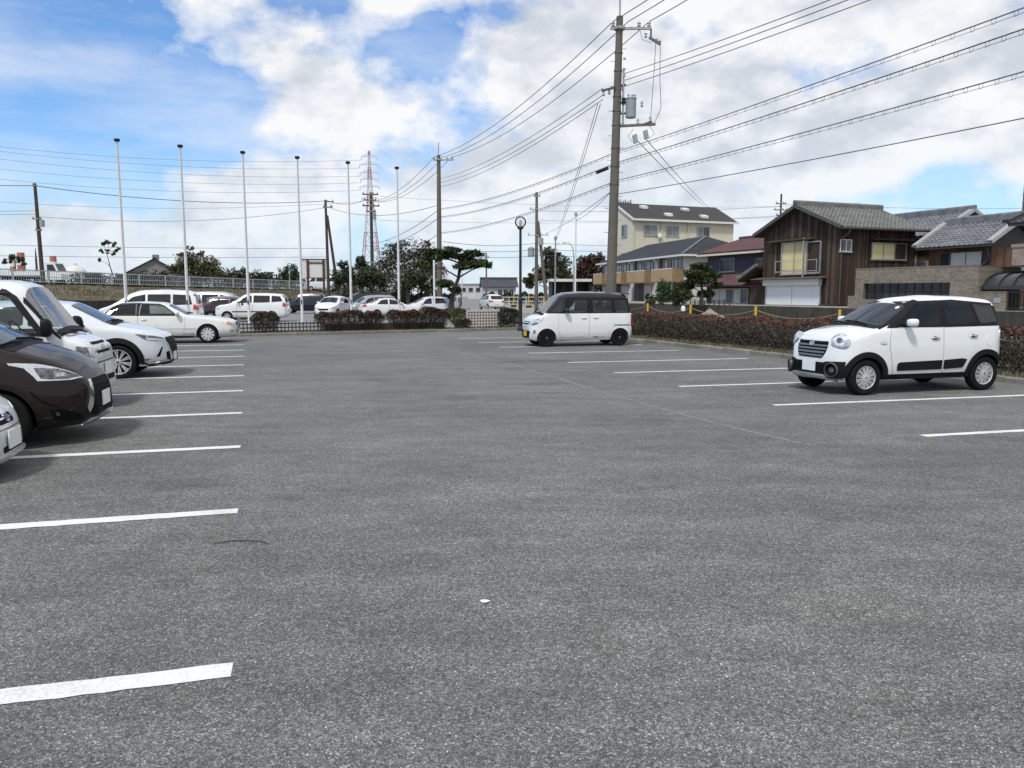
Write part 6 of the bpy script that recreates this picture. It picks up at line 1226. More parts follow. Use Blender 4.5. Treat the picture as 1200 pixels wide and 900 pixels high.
leaf_mat('leaf_pine', [(.018, .030, .010), (.038, .058, .016), (.075, .095, .028), (.026, .042, .014)]); leaf_mat('leaf_maroon', [(.045, .012, .014), (.08, .016, .018), (.10, .03, .025), (.04, .025, .02)]); leaf_mat('leaf_grey', [(.05, .065, .045), (.08, .10, .07), (.03, .04, .025)])
plain('bark', (.045, .036, .029), .95, nscale=5, var=.35, bump=.6); plain('bark_grey', (.11, .095, .08), .95, nscale=5, var=.3, bump=.5); plain('twig_grey', (.21, .18, .155), .9, var=.3, nscale=9); plain('twig_mid', (.10, .075, .06), .9, var=.3, nscale=9); plain('twig_dark', (.045, .032, .026), .9, var=.3, nscale=9)
def leaf_cloud(C, S, size, mats, mi, flat=.0, aspect=1.6):
    """C (n,3) leaf centres; one quad each, turned at random"""
    n = len(C); a = RNG.normal(size=(n, 3)); a[:, 2] *= (1 - flat); a /= np.linalg.norm(a, axis=1)[:, None] + 1e-9
    b = RNG.normal(size=(n, 3)); b[:, 2] *= (1 - flat); b -= a * (a * b).sum(1)[:, None]; b /= np.linalg.norm(b, axis=1)[:, None] + 1e-9
    sz = size * RNG.uniform(.6, 1.4, n)[:, None]; u = a * sz * aspect / 2; v = b * sz / 2; V = np.stack([C - u, C + v * .9 - u * .1, C + u, C - v * .9 - u * .1], 1).reshape(-1, 3); F = np.arange(4 * n).reshape(-1, 4)
    return V, F
def leaves(name, C, size, mats, mi, parent, flat=0.0, aspect=1.6, kind=None):
    V, F = leaf_cloud(np.asarray(C, float), None, size, mats, mi, flat, aspect); o = link(name, np_mesh(name, V, F, mats, mi), parent)
    if kind: o['kind'] = kind
    return o
def twigs(name, starts, ends, r, mat, parent):
    s = np.asarray(starts, float); e = np.asarray(ends, float); n = len(s); d = e - s; a = RNG.normal(size=(n, 3)); a -= d * ((a * d).sum(1) / ((d * d).sum(1) + 1e-9))[:, None]; a /= np.linalg.norm(a, axis=1)[:, None] + 1e-9; b = np.cross(d / (np.linalg.norm(d, axis=1)[:, None] + 1e-9), a)
    mid = (s + e) / 2 + RNG.normal(size=(n, 3)) * (np.linalg.norm(d, axis=1)[:, None] * .06)
    P = []
    for (c, k) in ((s, 1.0), (mid, .75), (e, .35)):
        for j in range(3): t = 2.094 * j; P.append(c + (a * math.cos(t) + b * math.sin(t)) * r * k)
    V = np.stack(P, 1).reshape(-1, 3); F = []
    base = np.arange(n) * 9
    for l in (0, 3):
        for j in range(3): F.append(np.stack([base + l + j, base + l + (j + 1) % 3, base + l + 3 + (j + 1) % 3, base + l + 3 + j], 1))
    return link(name, np_mesh(name, V, np.concatenate(F), mat), parent)
def hedge(label, fn, s0, s1, off, w, h, z0, n_leaf, n_twig, leaf=.045, name='hedge', red=.75, low=.0, cat='hedge', group=None, mats=('leaf_hedge', 'leaf_red', 'leaf_brown'), twig='twig_grey', bumpy=.06, bare=.0):
    x, y = fn((s0 + s1) / 2, off); root = thing(name, label, cat, (0, 0, 0), 0, group); L = s1 - s0
    s = RNG.uniform(s0, s1, n_leaf); ph = RNG.uniform(0, 6.28, 4)
    hh = h * (1 + bumpy * (np.sin(s * 2.3 + ph[0]) + .7 * np.sin(s * 5.1 + ph[1]))); face = RNG.uniform(0, 1, n_leaf); t = RNG.uniform(0, 1, n_leaf); o = np.empty(n_leaf); z = np.empty(n_leaf)
    top = face < .42
    o[top] = off + (t[top] - .5) * w; z[top] = hh[top] * (1 - .10 * np.abs(2 * t[top] - 1) ** 3) - RNG.exponential(.045, top.sum()) * h + RNG.normal(0, .018, top.sum())
    fs = (~top); sg = np.where(RNG.uniform(0, 1, n_leaf) < .72, -1, 1); zz = low + (1 - low) * RNG.uniform(0, 1, n_leaf) ** (.75 if bare == 0 else .45)
    o[fs] = off + (sg * (w / 2 - RNG.exponential(.07, n_leaf)) * (1 - .12 * (1 - zz)))[fs]; z[fs] = (zz * hh)[fs]
    e = np.minimum(s - s0, s1 - s); z *= np.clip(.72 + e / .25 * .28, 0, 1)
    xy = np.array([fn(a, b) for a, b in zip(s, o)]); C = np.column_stack([xy, z0 + z]); pr = np.clip((z / hh - .80) / .14, 0, 1) * red; r = RNG.uniform(0, 1, n_leaf); mi = np.where(r < pr, 1, np.where(RNG.uniform(0, 1, n_leaf) < .4, 2, 0))
    leaves('leaves', C, leaf, list(mats), mi, root)
    if n_twig:
        s = RNG.uniform(s0 + .08, s1 - .08, n_twig); o = off + RNG.uniform(-.5, .5, n_twig) * w * .55; zz = RNG.uniform(0, .45, n_twig) * h; a = np.array([fn(p, q) for p, q in zip(s, o)]); S = np.column_stack([a, z0 + zz])
        ss = np.clip(s + RNG.normal(0, .16, n_twig), s0, s1); oo = off + (o - off) * 1.9 + RNG.normal(0, .05, n_twig); oo = np.clip(oo, off - w * .52, off + w * .52); a = np.array([fn(p, q) for p, q in zip(ss, oo)]); E = np.column_stack([a, z0 + np.minimum(zz + RNG.uniform(.25, .65, n_twig) * h, h * .97)])
        twigs('twigs', S, E, .007 if leaf < .06 else .009, twig, root)
    return root
hedge('long clipped hedge with red leaf tips along the right side of the car park', kpt, -8.4, 24.5, 1.12, .95, .85, .09, 86000, 22000, .034)
GP = 'low red leaved bushes in the far planter'
for (s0, s1, h, n, lab) in ((-9.05, -8.0, .82, 1900, 'small reddish bush right in front of the ivory saloon bumper'), (-6.45, -4.35, .84, 3700, 'reddish bush under the white hatchback that faces us'), (-4.5, -3.6, .82, 1600, 'short reddish bush beside the silver grey minivan'), (-3.35, -1.85, .86, 3100, 'reddish bush below the white saloon with red tail lamp'), (-1.9, -.52, .92, 3500, 'tallest dark reddish bush below the silver white sloping hatchback')):
    hedge(lab, ppt, s0, s1, .75, .8, h, .08, n, int((s1 - s0) * 260), .05, 'bush', .6, .50, 'bush', GP, twig='twig_mid', bare=1, bumpy=.05)
hedge('small greenish twiggy bush left of the openwork block wall', ppt, -.25, .55, .8, .6, .52, .08, 1200, 260, .05, 'bush', .0, .2, 'bush', None, ('leaf_olive', 'leaf_olive', 'leaf_brown'), 'twig_dark', bare=1)
hedge('dark green hedge between the openwork wall and the globe lamp', ppt, 2.05, 3.2, 1.0, .7, .86, .08, 3200, 260, .05, 'hedge', .08, .0, 'hedge', None, ('leaf_dark', 'leaf_brown', 'leaf_hedge'), 'twig_dark')
hedge('dark hedge stretch behind the white and black kei wagon', kpt, -9.6, -8.5, 1.1, .9, .86, .09, 3000, 260, .05, 'hedge', .1, .0, 'hedge', None, ('leaf_dark', 'leaf_brown', 'leaf_hedge'), 'twig_dark')
def lineXY(a, b):
    a, b = Vector(a), Vector(b); d = (b - a).normalized(); n = Vector((-d.y, d.x))
    return (lambda s, o: tuple((a + d * s + n * o))), (b - a).length
f_, L_ = lineXY((-3.6, 45), (-2.3, 45.4)); hedge('clipped light green shrub under the big garden pine', f_, 0, L_, 0, 1.0, .75, 0, 2600, 60, .06, 'shrub', 0, 0, 'shrub', None, ('leaf_bright', 'leaf_bright', 'leaf_olive'))
# grass below the bank and behind the cars, weeds near the hedge
o = thing('weed', 'bright green weed growing out of the foot of the red hedge', 'weed'); x, y = kpt(-2.6, .62); C = np.array([(x, y, .1)]) + RNG.normal(size=(260, 3)) * np.array([.22, .16, .10]) + np.array([0, 0, .12]); leaves('leaves', C, .07, ['leaf_bright'], None, o)
ob = bpy.data.objects
def tree(name, label, base, blobs, leaf, mats, probs, trunk, cat='tree', group=None, r0=.14, bark='bark', clump=.28, fill=.62, flat=0.0, aspect=1.5, limbs=True, shape=.5):
    """blobs: (x, y, z, rx, ry, rz, leaves) about the base; leaves stand in small clumps through each blob, the sky shows between them"""
    root = thing(name, label, cat, base, 0, group); tm = MB(); tp = [Vector(p) for p in trunk]; K = len(tp); tm.tube(tp, [r0 * (1 - .7 * i / (K - 1)) * (1.25 if i == 0 else 1) for i in range(K)], 8)
    tm.build('trunk', bark, root, smooth=60); C = []
    lm = MB()
    for (x, y, z, rx, ry, rz, n) in blobs:
        c = Vector((x, y, z)); k = max(3, int(n / 26)); u = RNG.normal(size=(k, 3)); u /= np.linalg.norm(u, axis=1)[:, None]; u *= (RNG.uniform(0, 1, k) ** shape)[:, None]; cc = np.array([x, y, z]) + u * np.array([rx, ry, rz]); per = max(1, n // k)
        q = np.repeat(cc, per, 0) + np.clip(RNG.normal(size=(k * per, 3)), -1.7, 1.7) * np.array([rx, ry, rz]) * clump * fill; C.append(q)
        if limbs:
            j = min(range(K), key=lambda i: (tp[i] - c).length + (2 if tp[i].z > z + .1 else 0)); a = tp[j] if j > 0 else tp[0].lerp(tp[1], .6); b = c; m = a.lerp(b, .5) + Vector((random.uniform(-.1, .1), random.uniform(-.1, .1), .06)) * (b - a).length; rr = r0 * .32; lm.tube([a, m, b], [rr, rr * .7, rr * .35], 5)
            for i in RNG.choice(k, min(k, 7), replace=False): e = Vector(cc[i]); lm.tube([b.lerp(m, random.uniform(0, .6)), e], [rr * .35, rr * .12], 4)
    C = np.concatenate(C); mi = RNG.choice(len(mats), len(C), p=probs)
    if limbs and lm.v: lm.build('limbs', bark, root, smooth=60)
    leaves('crown', C, leaf, list(mats), mi, root, flat, aspect); return root
def T(px, py, Y, dz=0.0): pass
# big garden pine in the middle distance with layered pads
def pads(list_, Y, base, px2m): return [((x - base[0]) * px2m, random.uniform(-.5, .5), (base[1] - z) * px2m, w * px2m / 2, w * px2m / 2 * .8, h * px2m / 2, int(w * h * 8.0)) for (x, z, w, h) in list_]
k = 55 / 907
tree('garden_pine', 'layered dark garden pine with spreading cloud pads standing behind the planter', (-3.66, 55, 0), pads([(507, 296, 22, 6), (497, 311, 22, 6), (530, 294, 22, 5), (537, 301, 20, 4), (555, 298, 22, 6), (557, 309, 34, 7), (543, 313, 20, 5), (548, 303, 18, 4), (521, 300, 16, 4), (508, 304, 16, 4), (522, 333, 20, 6), (533, 340, 13, 6), (514, 302, 14, 4), (570, 311, 12, 4)], 55, (540, 371.5), k), .13, ('leaf_pine', 'leaf_dark'), (.7, .3), [(-.72, 0, 0), (-.66, 0, 1.0), (-.52, 0, 1.8), (-.12, .05, 2.8), (-.02, 0, 3.8), (-.2, 0, 4.4)], r0=.20, clump=.30, flat=.2, aspect=3.2, shape=.6)
k = 47 / 907
tree('garden_pine', 'smaller pine with tufted pads in the yard before the apartment balconies', (11.5, 47, .93), pads([(820, 313, 22, 9), (808, 321, 20, 8), (832, 322, 18, 8), (818, 328, 32, 9), (800, 335, 22, 8), (838, 334, 14, 6), (796, 346, 22, 9), (828, 344, 18, 7)], 47, (820, 358), k), .10, ('leaf_pine', 'leaf_dark'), (.5, .5), [(0, 0, 0), (.05, 0, .8), (-.05, 0, 1.5), (0, 0, 2.2)], r0=.11, clump=.3, flat=.2, aspect=3, shape=.6)
tree('shrub', 'bright green flame shaped shrub left of the yard pine', (9.2, 47, .93), [(0, 0, .75, .48, .45, .80, 1900)], .08, ('leaf_bright', 'leaf_dark'), (.75, .25), [(0, 0, 0), (0, 0, .6)], 'shrub', r0=.06, clump=.22)
tree('shrub', 'dark round shrub between the bright shrub and the yard pine', (10.1, 47.2, .93), [(0, 0, .55, .6, .5, .55, 1500), (.45, 0, .8, .4, .4, .4, 600)], .08, ('leaf_dark', 'leaf_pine'), (.7, .3), [(0, 0, 0), (0, 0, .5)], 'shrub', r0=.06, clump=.24)
tree('shrub', 'low sprawling dark shrub left of the bright green one', (8.5, 47.4, .93), [(0, 0, .35, .5, .4, .35, 700)], .08, ('leaf_dark', 'leaf_olive'), (.7, .3), [(0, 0, 0), (0, 0, .3)], 'shrub', r0=.04, clump=.24)
# trees beyond the far car park, left to right
def far(px, Y): return (px - 600) / 907 * Y
tree('bare_pine', 'small wind bent pine beside the red and white chimneys', (far(21, 85), 85, 2.35), [(-1.0, 0, 2.75, .42, .4, .28, 120), (-.45, 0, 3.15, .40, .4, .30, 130), (.05, 0, 3.25, .40, .4, .32, 150), (.65, 0, 2.95, .42, .4, .28, 130), (1.05, 0, 2.6, .32, .3, .2, 70)], .16, ('leaf_dark', 'leaf_pine'), (.7, .3), [(.1, 0, -.3), (-.05, 0, .8), (-.1, 0, 1.6), (.05, 0, 2.7)], r0=.11, clump=.42)
tree('slender_tree', 'slender bare trunked tree with a thin tuft crown left of the first flagpole', (far(134, 110), 110, 2.0), [(-1.9, 0, 4.4, .40, .4, .3, 70), (-1.4, 0, 5.5, .35, .4, .3, 60), (-1.0, 0, 6.5, .5, .5, .35, 100), (-.3, 0, 6.9, .5, .5, .35, 110), (.4, 0, 6.6, .45, .5, .35, 90), (.75, 0, 5.8, .4, .4, .4, 80), (.3, 0, 5.3, .35, .4, .3, 60), (-.6, 0, 5.7, .35, .4, .3, 60)], .20, ('leaf_dark', 'leaf_olive'), (.75, .25), [(.3, 0, -.5), (.1, 0, 1.8), (-.35, 0, 3.4), (-.7, 0, 5.2)], r0=.13, clump=.42)
tree('yellowing_tree', 'broad yellowing olive tree behind the second flagpole', (far(232, 105), 105, 2.0), [(-2.6, 0, 2.8, 1.3, 1.2, 1.0, 900), (-.9, 0, 3.9, 1.6, 1.4, 1.2, 1300), (1.2, 0, 3.4, 1.7, 1.4, 1.2, 1400), (2.7, 0, 2.4, 1.2, 1.1, .9, 700), (.2, 0, 2.2, 2.4, 1.6, 1.0, 1300), (-2.0, 0, 4.9, .7, .6, .5, 180), (-.9, 0, 5.6, .6, .5, .5, 120), (.6, 0, 5.0, .6, .5, .45, 140)], .20, ('leaf_olive', 'leaf_dark', 'leaf_brown'), (.6, .25, .15), [(0, 0, -.8), (0, 0, 1.0), (-.2, 0, 2.4), (-.5, 0, 4.8)], r0=.17, clump=.34)
GT = 'dark trees along the skyline behind the bank'
for (px, w, top, lab) in ((110, 30, 321, 'low dark tree right of the storage tank'), (165, 26, 319, 'dark tree before the grey gabled roof'), (188, 22, 318, 'dark tree at the right end of the grey gabled roof'), (275, 30, 314, 'dark tree just left of the third flagpole'), (305, 26, 318, 'dark tree between third and fourth flagpoles'), (340, 24, 312, 'dark tree beside the rusty signboard')):
    Y = 125; k = Y / 907; H = (344 - top) * k - .6; W = w * k / 2; tree('skyline_tree', lab, (far(px, Y), Y, 2.0), [(0, 0, H * .55, W, W * .8, H * .5, 900), (W * .5, 0, H * .75, W * .6, W * .6, H * .35, 420), (-W * .55, 0, H * .6, W * .6, W * .6, H * .4, 420)], .24, ('leaf_dark', 'leaf_brown'), (.8, .2), [(0, 0, -1), (0, 0, H * .4), (0, 0, H * .8)], group=GT, r0=.16, clump=.34)
o = link('far_wood', None); C = []
for px in range(-40, 470, 5):
    Y = 135 + random.uniform(-6, 10); k = Y / 907; top = random.uniform(320, 327); H = (344 - top) * k; C.append(np.array([far(px, Y), Y, 1.67 + H * .45]) + np.clip(RNG.normal(size=(170, 3)), -1.5, 1.5) * np.array([.6, .8, H * .32 + .2]))
bpy.data.objects.remove(o); o = leaves('far_wood', np.concatenate(C), .28, ['leaf_dark', 'leaf_hedge'], RNG.choice(2, sum(len(c) for c in C)), None); o['kind'] = 'stuff'
Y = 74; k = Y / 907
def b(px, py, w, h, n, Y=74, base=None): return ((px - base) * Y / 907, random.uniform(-.8, .8), (344 - py) * Y / 907 + 1.67, w * Y / 1814, w * Y / 1814 * .8, h * Y / 1814, n)
tree('brown_tree', 'broad tree with thin russet brown foliage behind the sixth flagpole', (far(478, 74), 74, 0), [b(462, 302, 40, 32, 1500, 74, 478), b(490, 299, 46, 30, 1500, 74, 478), b(480, 316, 70, 36, 2300, 74, 478), b(513, 320, 26, 30, 700, 74, 478), b(503, 312, 26, 24, 700, 74, 478), b(452, 318, 22, 26, 600, 74, 478), b(470, 288, 20, 10, 260, 74, 478), b(497, 287, 16, 8, 150, 74, 478)], .13, ('leaf_brown', 'leaf_hedge', 'leaf_dark'), (.6, .2, .2), [(0, 0, 0), (.05, 0, 1.6), (-.2, 0, 3.0), (-.3, 0, 4.6)], r0=.2, clump=.36)
tree('topiary_tree', 'smooth grey green egg shaped evergreen left of the brown tree', (far(425, 70), 70, 0), [b(424, 316, 18, 30, 1500, 70, 425), b(424, 308, 13, 18, 600, 70, 425)], .12, ('leaf_grey', 'leaf_dark'), (.6, .4), [(0, 0, 0), (0, 0, 1.5), (0, 0, 4)], r0=.14, clump=.2)
tree('evergreen_tree', 'dense dark evergreen in front of the egg shaped one', (far(435, 68), 68, 0), [b(434, 324, 30, 22, 1900, 68, 435), b(424, 330, 18, 18, 700, 68, 435), b(445, 330, 20, 20, 800, 68, 435)], .13, ('leaf_dark', 'leaf_pine'), (.6, .4), [(0, 0, 0), (-.1, 0, .8), (0, 0, 2)], r0=.15, clump=.28)
tree('evergreen_tree', 'dark evergreen left of the fifth flagpole beside the leaning pole', (far(404, 84), 84, 0), [b(404, 322, 26, 26, 1500, 84, 404), b(398, 330, 18, 18, 700, 84, 404), b(412, 328, 16, 24, 700, 84, 404), b(404, 312, 12, 12, 300, 84, 404)], .15, ('leaf_dark', 'leaf_hedge'), (.7, .3), [(0, 0, 0), (0, 0, 1.5), (0, 0, 3)], r0=.15, clump=.3)
tree('evergreen_tree', 'bushy green tree low under the right half of the brown tree', (far(490, 66), 66, 0), [b(488, 328, 36, 24, 1800, 66, 490), b(474, 336, 24, 18, 800, 66, 490), b(502, 336, 24, 20, 900, 66, 490)], .13, ('leaf_dark', 'leaf_pine', 'leaf_bright'), (.6, .3, .1), [(0, 0, 0), (.1, 0, .7), (0, 0, 1.8)], r0=.13, clump=.28)
for (px, lab) in ((455, 'grey leaning trunk under the brown tree, left of the sixth flagpole'),):
    pass
def b2(px, py, w, h, n, base, Y=104): return b(px, py, w, h, n, Y, base)
tree('street_tree', 'tall dark tree with open crown behind the small shelter', (far(646, 104), 104, 0), [b2(645, 300, 26, 20, 520, 646), b2(637, 312, 24, 18, 460, 646), b2(655, 312, 24, 20, 520, 646), b2(645, 322, 38, 20, 800, 646), b2(628, 326, 22, 16, 380, 646), b2(618, 332, 18, 12, 260, 646), b2(662, 322, 20, 24, 480, 646)], .30, ('leaf_dark', 'leaf_hedge', 'leaf_brown'), (.5, .25, .25), [(0, 0, 0), (0, 0, 2), (.1, 0, 4.2), (0, 0, 6)], r0=.2, clump=.34)
tree('red_tree', 'round tree turning dark red right of the shelter, next to the utility pole', (far(690, 108), 108, 0), [b(691, 308, 30, 18, 700, 108, 690), b(698, 304, 20, 14, 420, 108, 690), b(684, 316, 26, 22, 700, 108, 690), b(700, 320, 22, 22, 600, 108, 690), b(690, 328, 40, 20, 900, 108, 690), b(678, 328, 18, 20, 380, 108, 690)], .28, ('leaf_maroon', 'leaf_dark', 'leaf_brown'), (.5, .3, .2), [(0, 0, 0), (0, 0, 2), (0, 0, 5)], r0=.2, clump=.34)
tree('evergreen_tree', 'dark green tree low between the red tree and the utility pole', (far(708, 100), 100, 0), [b(708, 328, 16, 16, 500, 100, 708), b(704, 336, 18, 14, 500, 100, 708)], .24, ('leaf_dark',), (1.0,), [(0, 0, 0), (0, 0, 1.5)], r0=.12, clump=.3)
f_, L_ = lineXY((far(566, 118), 118), (far(640, 116), 116)); hedge('far low green hedge along the street in front of the white house', f_, 0, L_, 0, 1.2, 1.3, .2, 2600, 0, .22, 'hedge', .0, 0, 'hedge', None, ('leaf_dark', 'leaf_olive', 'leaf_brown'), bumpy=.2)

f_, L_ = lineXY((far(398, 78), 78), (far(532, 76), 76)); hedge('dark undergrowth below the evergreens behind the far car park', f_, 0, L_, 0, 1.6, 1.75, 0, 6500, 300, .16, 'undergrowth', .0, 0, 'shrub', None, ('leaf_dark', 'leaf_hedge', 'leaf_brown'), 'twig_dark', bumpy=.22)

# ---------------------------------------------------------------- poles, posts, fences, wires, people
plain('pole_concrete', (.125, .113, .093), .9, nscale=1.5, var=.14, bump=.1); plain('pole_wood', (.055, .046, .038), .9, nscale=2, var=.25); plain('galv', (.36, .37, .37), .5, .6, var=.1); plain('flag_white', (.70, .71, .71), .4, .0, var=.08, nscale=1.5)
plain('arm_grey', (.13, .12, .11), .7, .2, var=.25); plain('wire_black', (.045, .045, .05), .6); plain('wire_grey', (.12, .125, .13), .6); plain('transformer_grey', (.27, .31, .33), .5); plain('insulator', (.42, .41, .38), .3); plain('rust_brown', (.085, .032, .024), .8, var=.3); plain('post_orange', (.42, .13, .055), .7, var=.2); plain('post_yellow', (.62, .40, .04), .6, var=.12); plain('fence_white', (.50, .53, .54), .6, var=.1)
plain('rope_yellow', (.33, .25, .08), .8); plain('lamp_black', (.014, .013, .013), .45); plain('lattice_brown', (.05, .036, .03), .85, var=.25); plain('block_pink', (.54, .48, .45), .85, var=.15, nscale=6); plain('pylon_red', (.45, .17, .15), .7); plain('pylon_white', (.55, .56, .57), .7)
plain('sign_face', (.62, .62, .57), .7, var=.06)
@reg('sign_rusty')
def _(t):
    v = t.coord(scale=(1.6, 1, 1)); z = t.sep(t.coord())[2]; n = t.noise(v, 1.7, 6, .7); r = t.math('ADD', t.math('MULTIPLY', n, 1.0), t.math('MULTIPLY', z, .22)); f = t.ramp(t.math('MULTIPLY', n, t.ramp(z, [(3.3, 0.0), (3.7, 1.0)]) if False else 1.0), [(.60, 0.0), (.72, .75)]); c = t.mix((.66, .66, .62), (.40, .24, .09), f); t.set(c, .8)
def hz(y, Y):      # height of a point seen y rows down at distance Y, for the numbers below
    v = 450 - y; c, s_ = .99315, .11684; return 1.67 + Y * (v * c - 901 * s_) / (901 * c + v * s_)
def zc(z, Y=30): return hz(344 - (z - 1.67) * 907 / Y, Y)
# ---- flagpoles
GF = 'row of white flagpoles'
proto = None; words = ('first and leftmost', 'second from the left', 'third from the left', 'fourth from the left', 'fifth from the left', 'sixth and rightmost')
for i, (px, Y) in enumerate(((147.6, 35.2), (219.6, 36.6), (291.0, 38.2), (353.4, 39.6), (411.4, 41.1), (467.6, 42.8))):
    x = (px - 600) / 907 * Y
    if proto is None:
        proto = thing('flagpole', '', 'flagpole', (x, Y, 0)); m = MB(); m.tube([(0, 0, 0), (0, 0, 4.2), (0, 0, 8.38)], [.072, .062, .045], 14); m.build('shaft', 'flag_white', proto, smooth=50)
        m = MB(); m.lathe([(.0, 8.38), (.10, 8.38), (.13, 8.44), (.11, 8.50), (.0, 8.52)], 14); m.build('cap', 'dark_metal', proto, smooth=50); m = MB(); m.bx(-.02, .02, -.11, -.05, 1.15, 1.35); m.build('cleat', 'dark_metal', proto)
        m = MB(); m.tube([(.03, -.10, 8.36), (.05, -.10, 1.25)], .006, 4); m.build('halyard', 'wire_grey', proto); m = MB(); m.lathe([(.16, 0), (.16, .04), (.09, .06), (.085, .2), (.0, .2)], 14); m.build('base', 'galv', proto); f = proto
    else: f = copy_tree(proto); f.location = (x, Y, 0)
    f['label'] = 'tall white flagpole, %s of the row of six' % words[i]; f['category'] = 'flagpole'; f['group'] = GF
m = thing('thin_post', 'thin grey post with a rusty foot behind the tallest planter bush', 'post', (far(509, 44), 44, 0)); q = MB(); q.tube([(0, 0, .9), (0, 0, 3.55)], .055, 8); q.build('shaft', 'flag_white', m); q = MB(); q.tube([(0, 0, 0), (0, 0, .9)], .056, 8); q.build('foot', 'rust_brown', m)
# ---- globe lamp
gl = thing('globe_lamp', 'slim black lamp post with a clear round globe at the planter corner', 'street lamp', (.375, 34.6, 0)); q = MB(); q.tube([(0, 0, 0), (0, 0, 1.4), (0, 0, 1.42), (0, 0, 4.5)], [.085, .085, .062, .055], 12); q.build('shaft', 'lamp_black', gl, smooth=40)
q = MB(); q.lathe([(.055, 4.48), (.15, 4.53), (.14, 4.58), (.06, 4.6), (0, 4.6)], 16); q.build('collar', 'lamp_black', gl, smooth=40); q = MB(); q.lathe([(.14, 0), (.13, .12), (.09, .2)], 16); q.build('foot', 'lamp_black', gl, smooth=40); q = MB(); q.lathe([(.095, 1.4), (.11, 1.43), (.09, 1.47)], 14); q.build('ring', 'lamp_black', gl, smooth=40)
q = MB(); q.lathe([(.02, 4.56)] + [(.255 * math.sin(t), 4.81 - .255 * math.cos(t)) for t in np.linspace(.3, math.pi - .01, 16)], 24); q.build('globe', 'globe_glass', gl, smooth=80); q = MB(); q.lathe([(.0, 4.6), (.05, 4.6), (.06, 4.75), (.05, 4.9), (0, 4.92)], 12); q.build('bulb', 'insulator', gl, smooth=60)
# ---- utility poles
def pole(label, base, H, r0, r1, arms=(), mat='pole_concrete', rod=0.0, lean=(0, 0), extra=None, name='utility_pole', bolts=True, group='utility poles'):
    p = thing(name, label, 'utility pole', base, 0, group); m = MB(); top = Vector((lean[0], lean[1], H)); m.tube([(0, 0, -.2), tuple(top * .5), tuple(top)], [r0, (r0 + r1) / 2, r1], 16); m.build('shaft', mat, p, smooth=50); at_ = lambda z: top * (z / H)
    if rod: m = MB(); m.tube([tuple(top - Vector((0, 0, .4))), tuple(top + Vector((0, 0, rod)))], .035, 8); m.build('top_rod', 'galv', p)
    for (z, x0, x1, ang, th) in arms:
        c = at_(z); d = Vector((math.cos(ang), math.sin(ang), 0)); arm = MB(); arm.bar(c + d * x0, c + d * x1, th, th); ao = arm.build('crossarm', 'galv' if mat != 'pole_wood' else 'rust_brown', p)
        for t in ([x0 + .1, x1 - .1] + ([(x0 + x1) / 2 + .3] if x1 - x0 > 1 else [])): q = MB(); w = c + d * t; q.lathe([(.04, 0), (.075, .05), (.05, .09), (.075, .13), (.045, .2), (0, .22)], 10, 'z', (w.x, w.y, w.z + th / 2)); q.build('insulator', 'insulator', ao, smooth=50)
        q = MB(); q.lathe([(r0 * .9, -.05), (r0 * .97, -.05), (r0 * .97, .05), (r0 * .9, .05)], 14, 'z', tuple(c)); q.build('clamp_band', 'galv', ao)
    if bolts:
        k = 0
        for z in np.arange(2.2, H - .6, .45):
            c = at_(z); sg = 1 if k % 2 else -1; q = MB(); rr = r0 + (r1 - r0) * z / H; q.tube([(c.x + sg * rr * .9, c.y, z), (c.x + sg * (rr + .14), c.y, z), (c.x + sg * (rr + .14), c.y, z + .03)], .011, 5); q.build('step_bolt', 'galv', p); k += 1
    if extra: extra(p, at_)
    return p
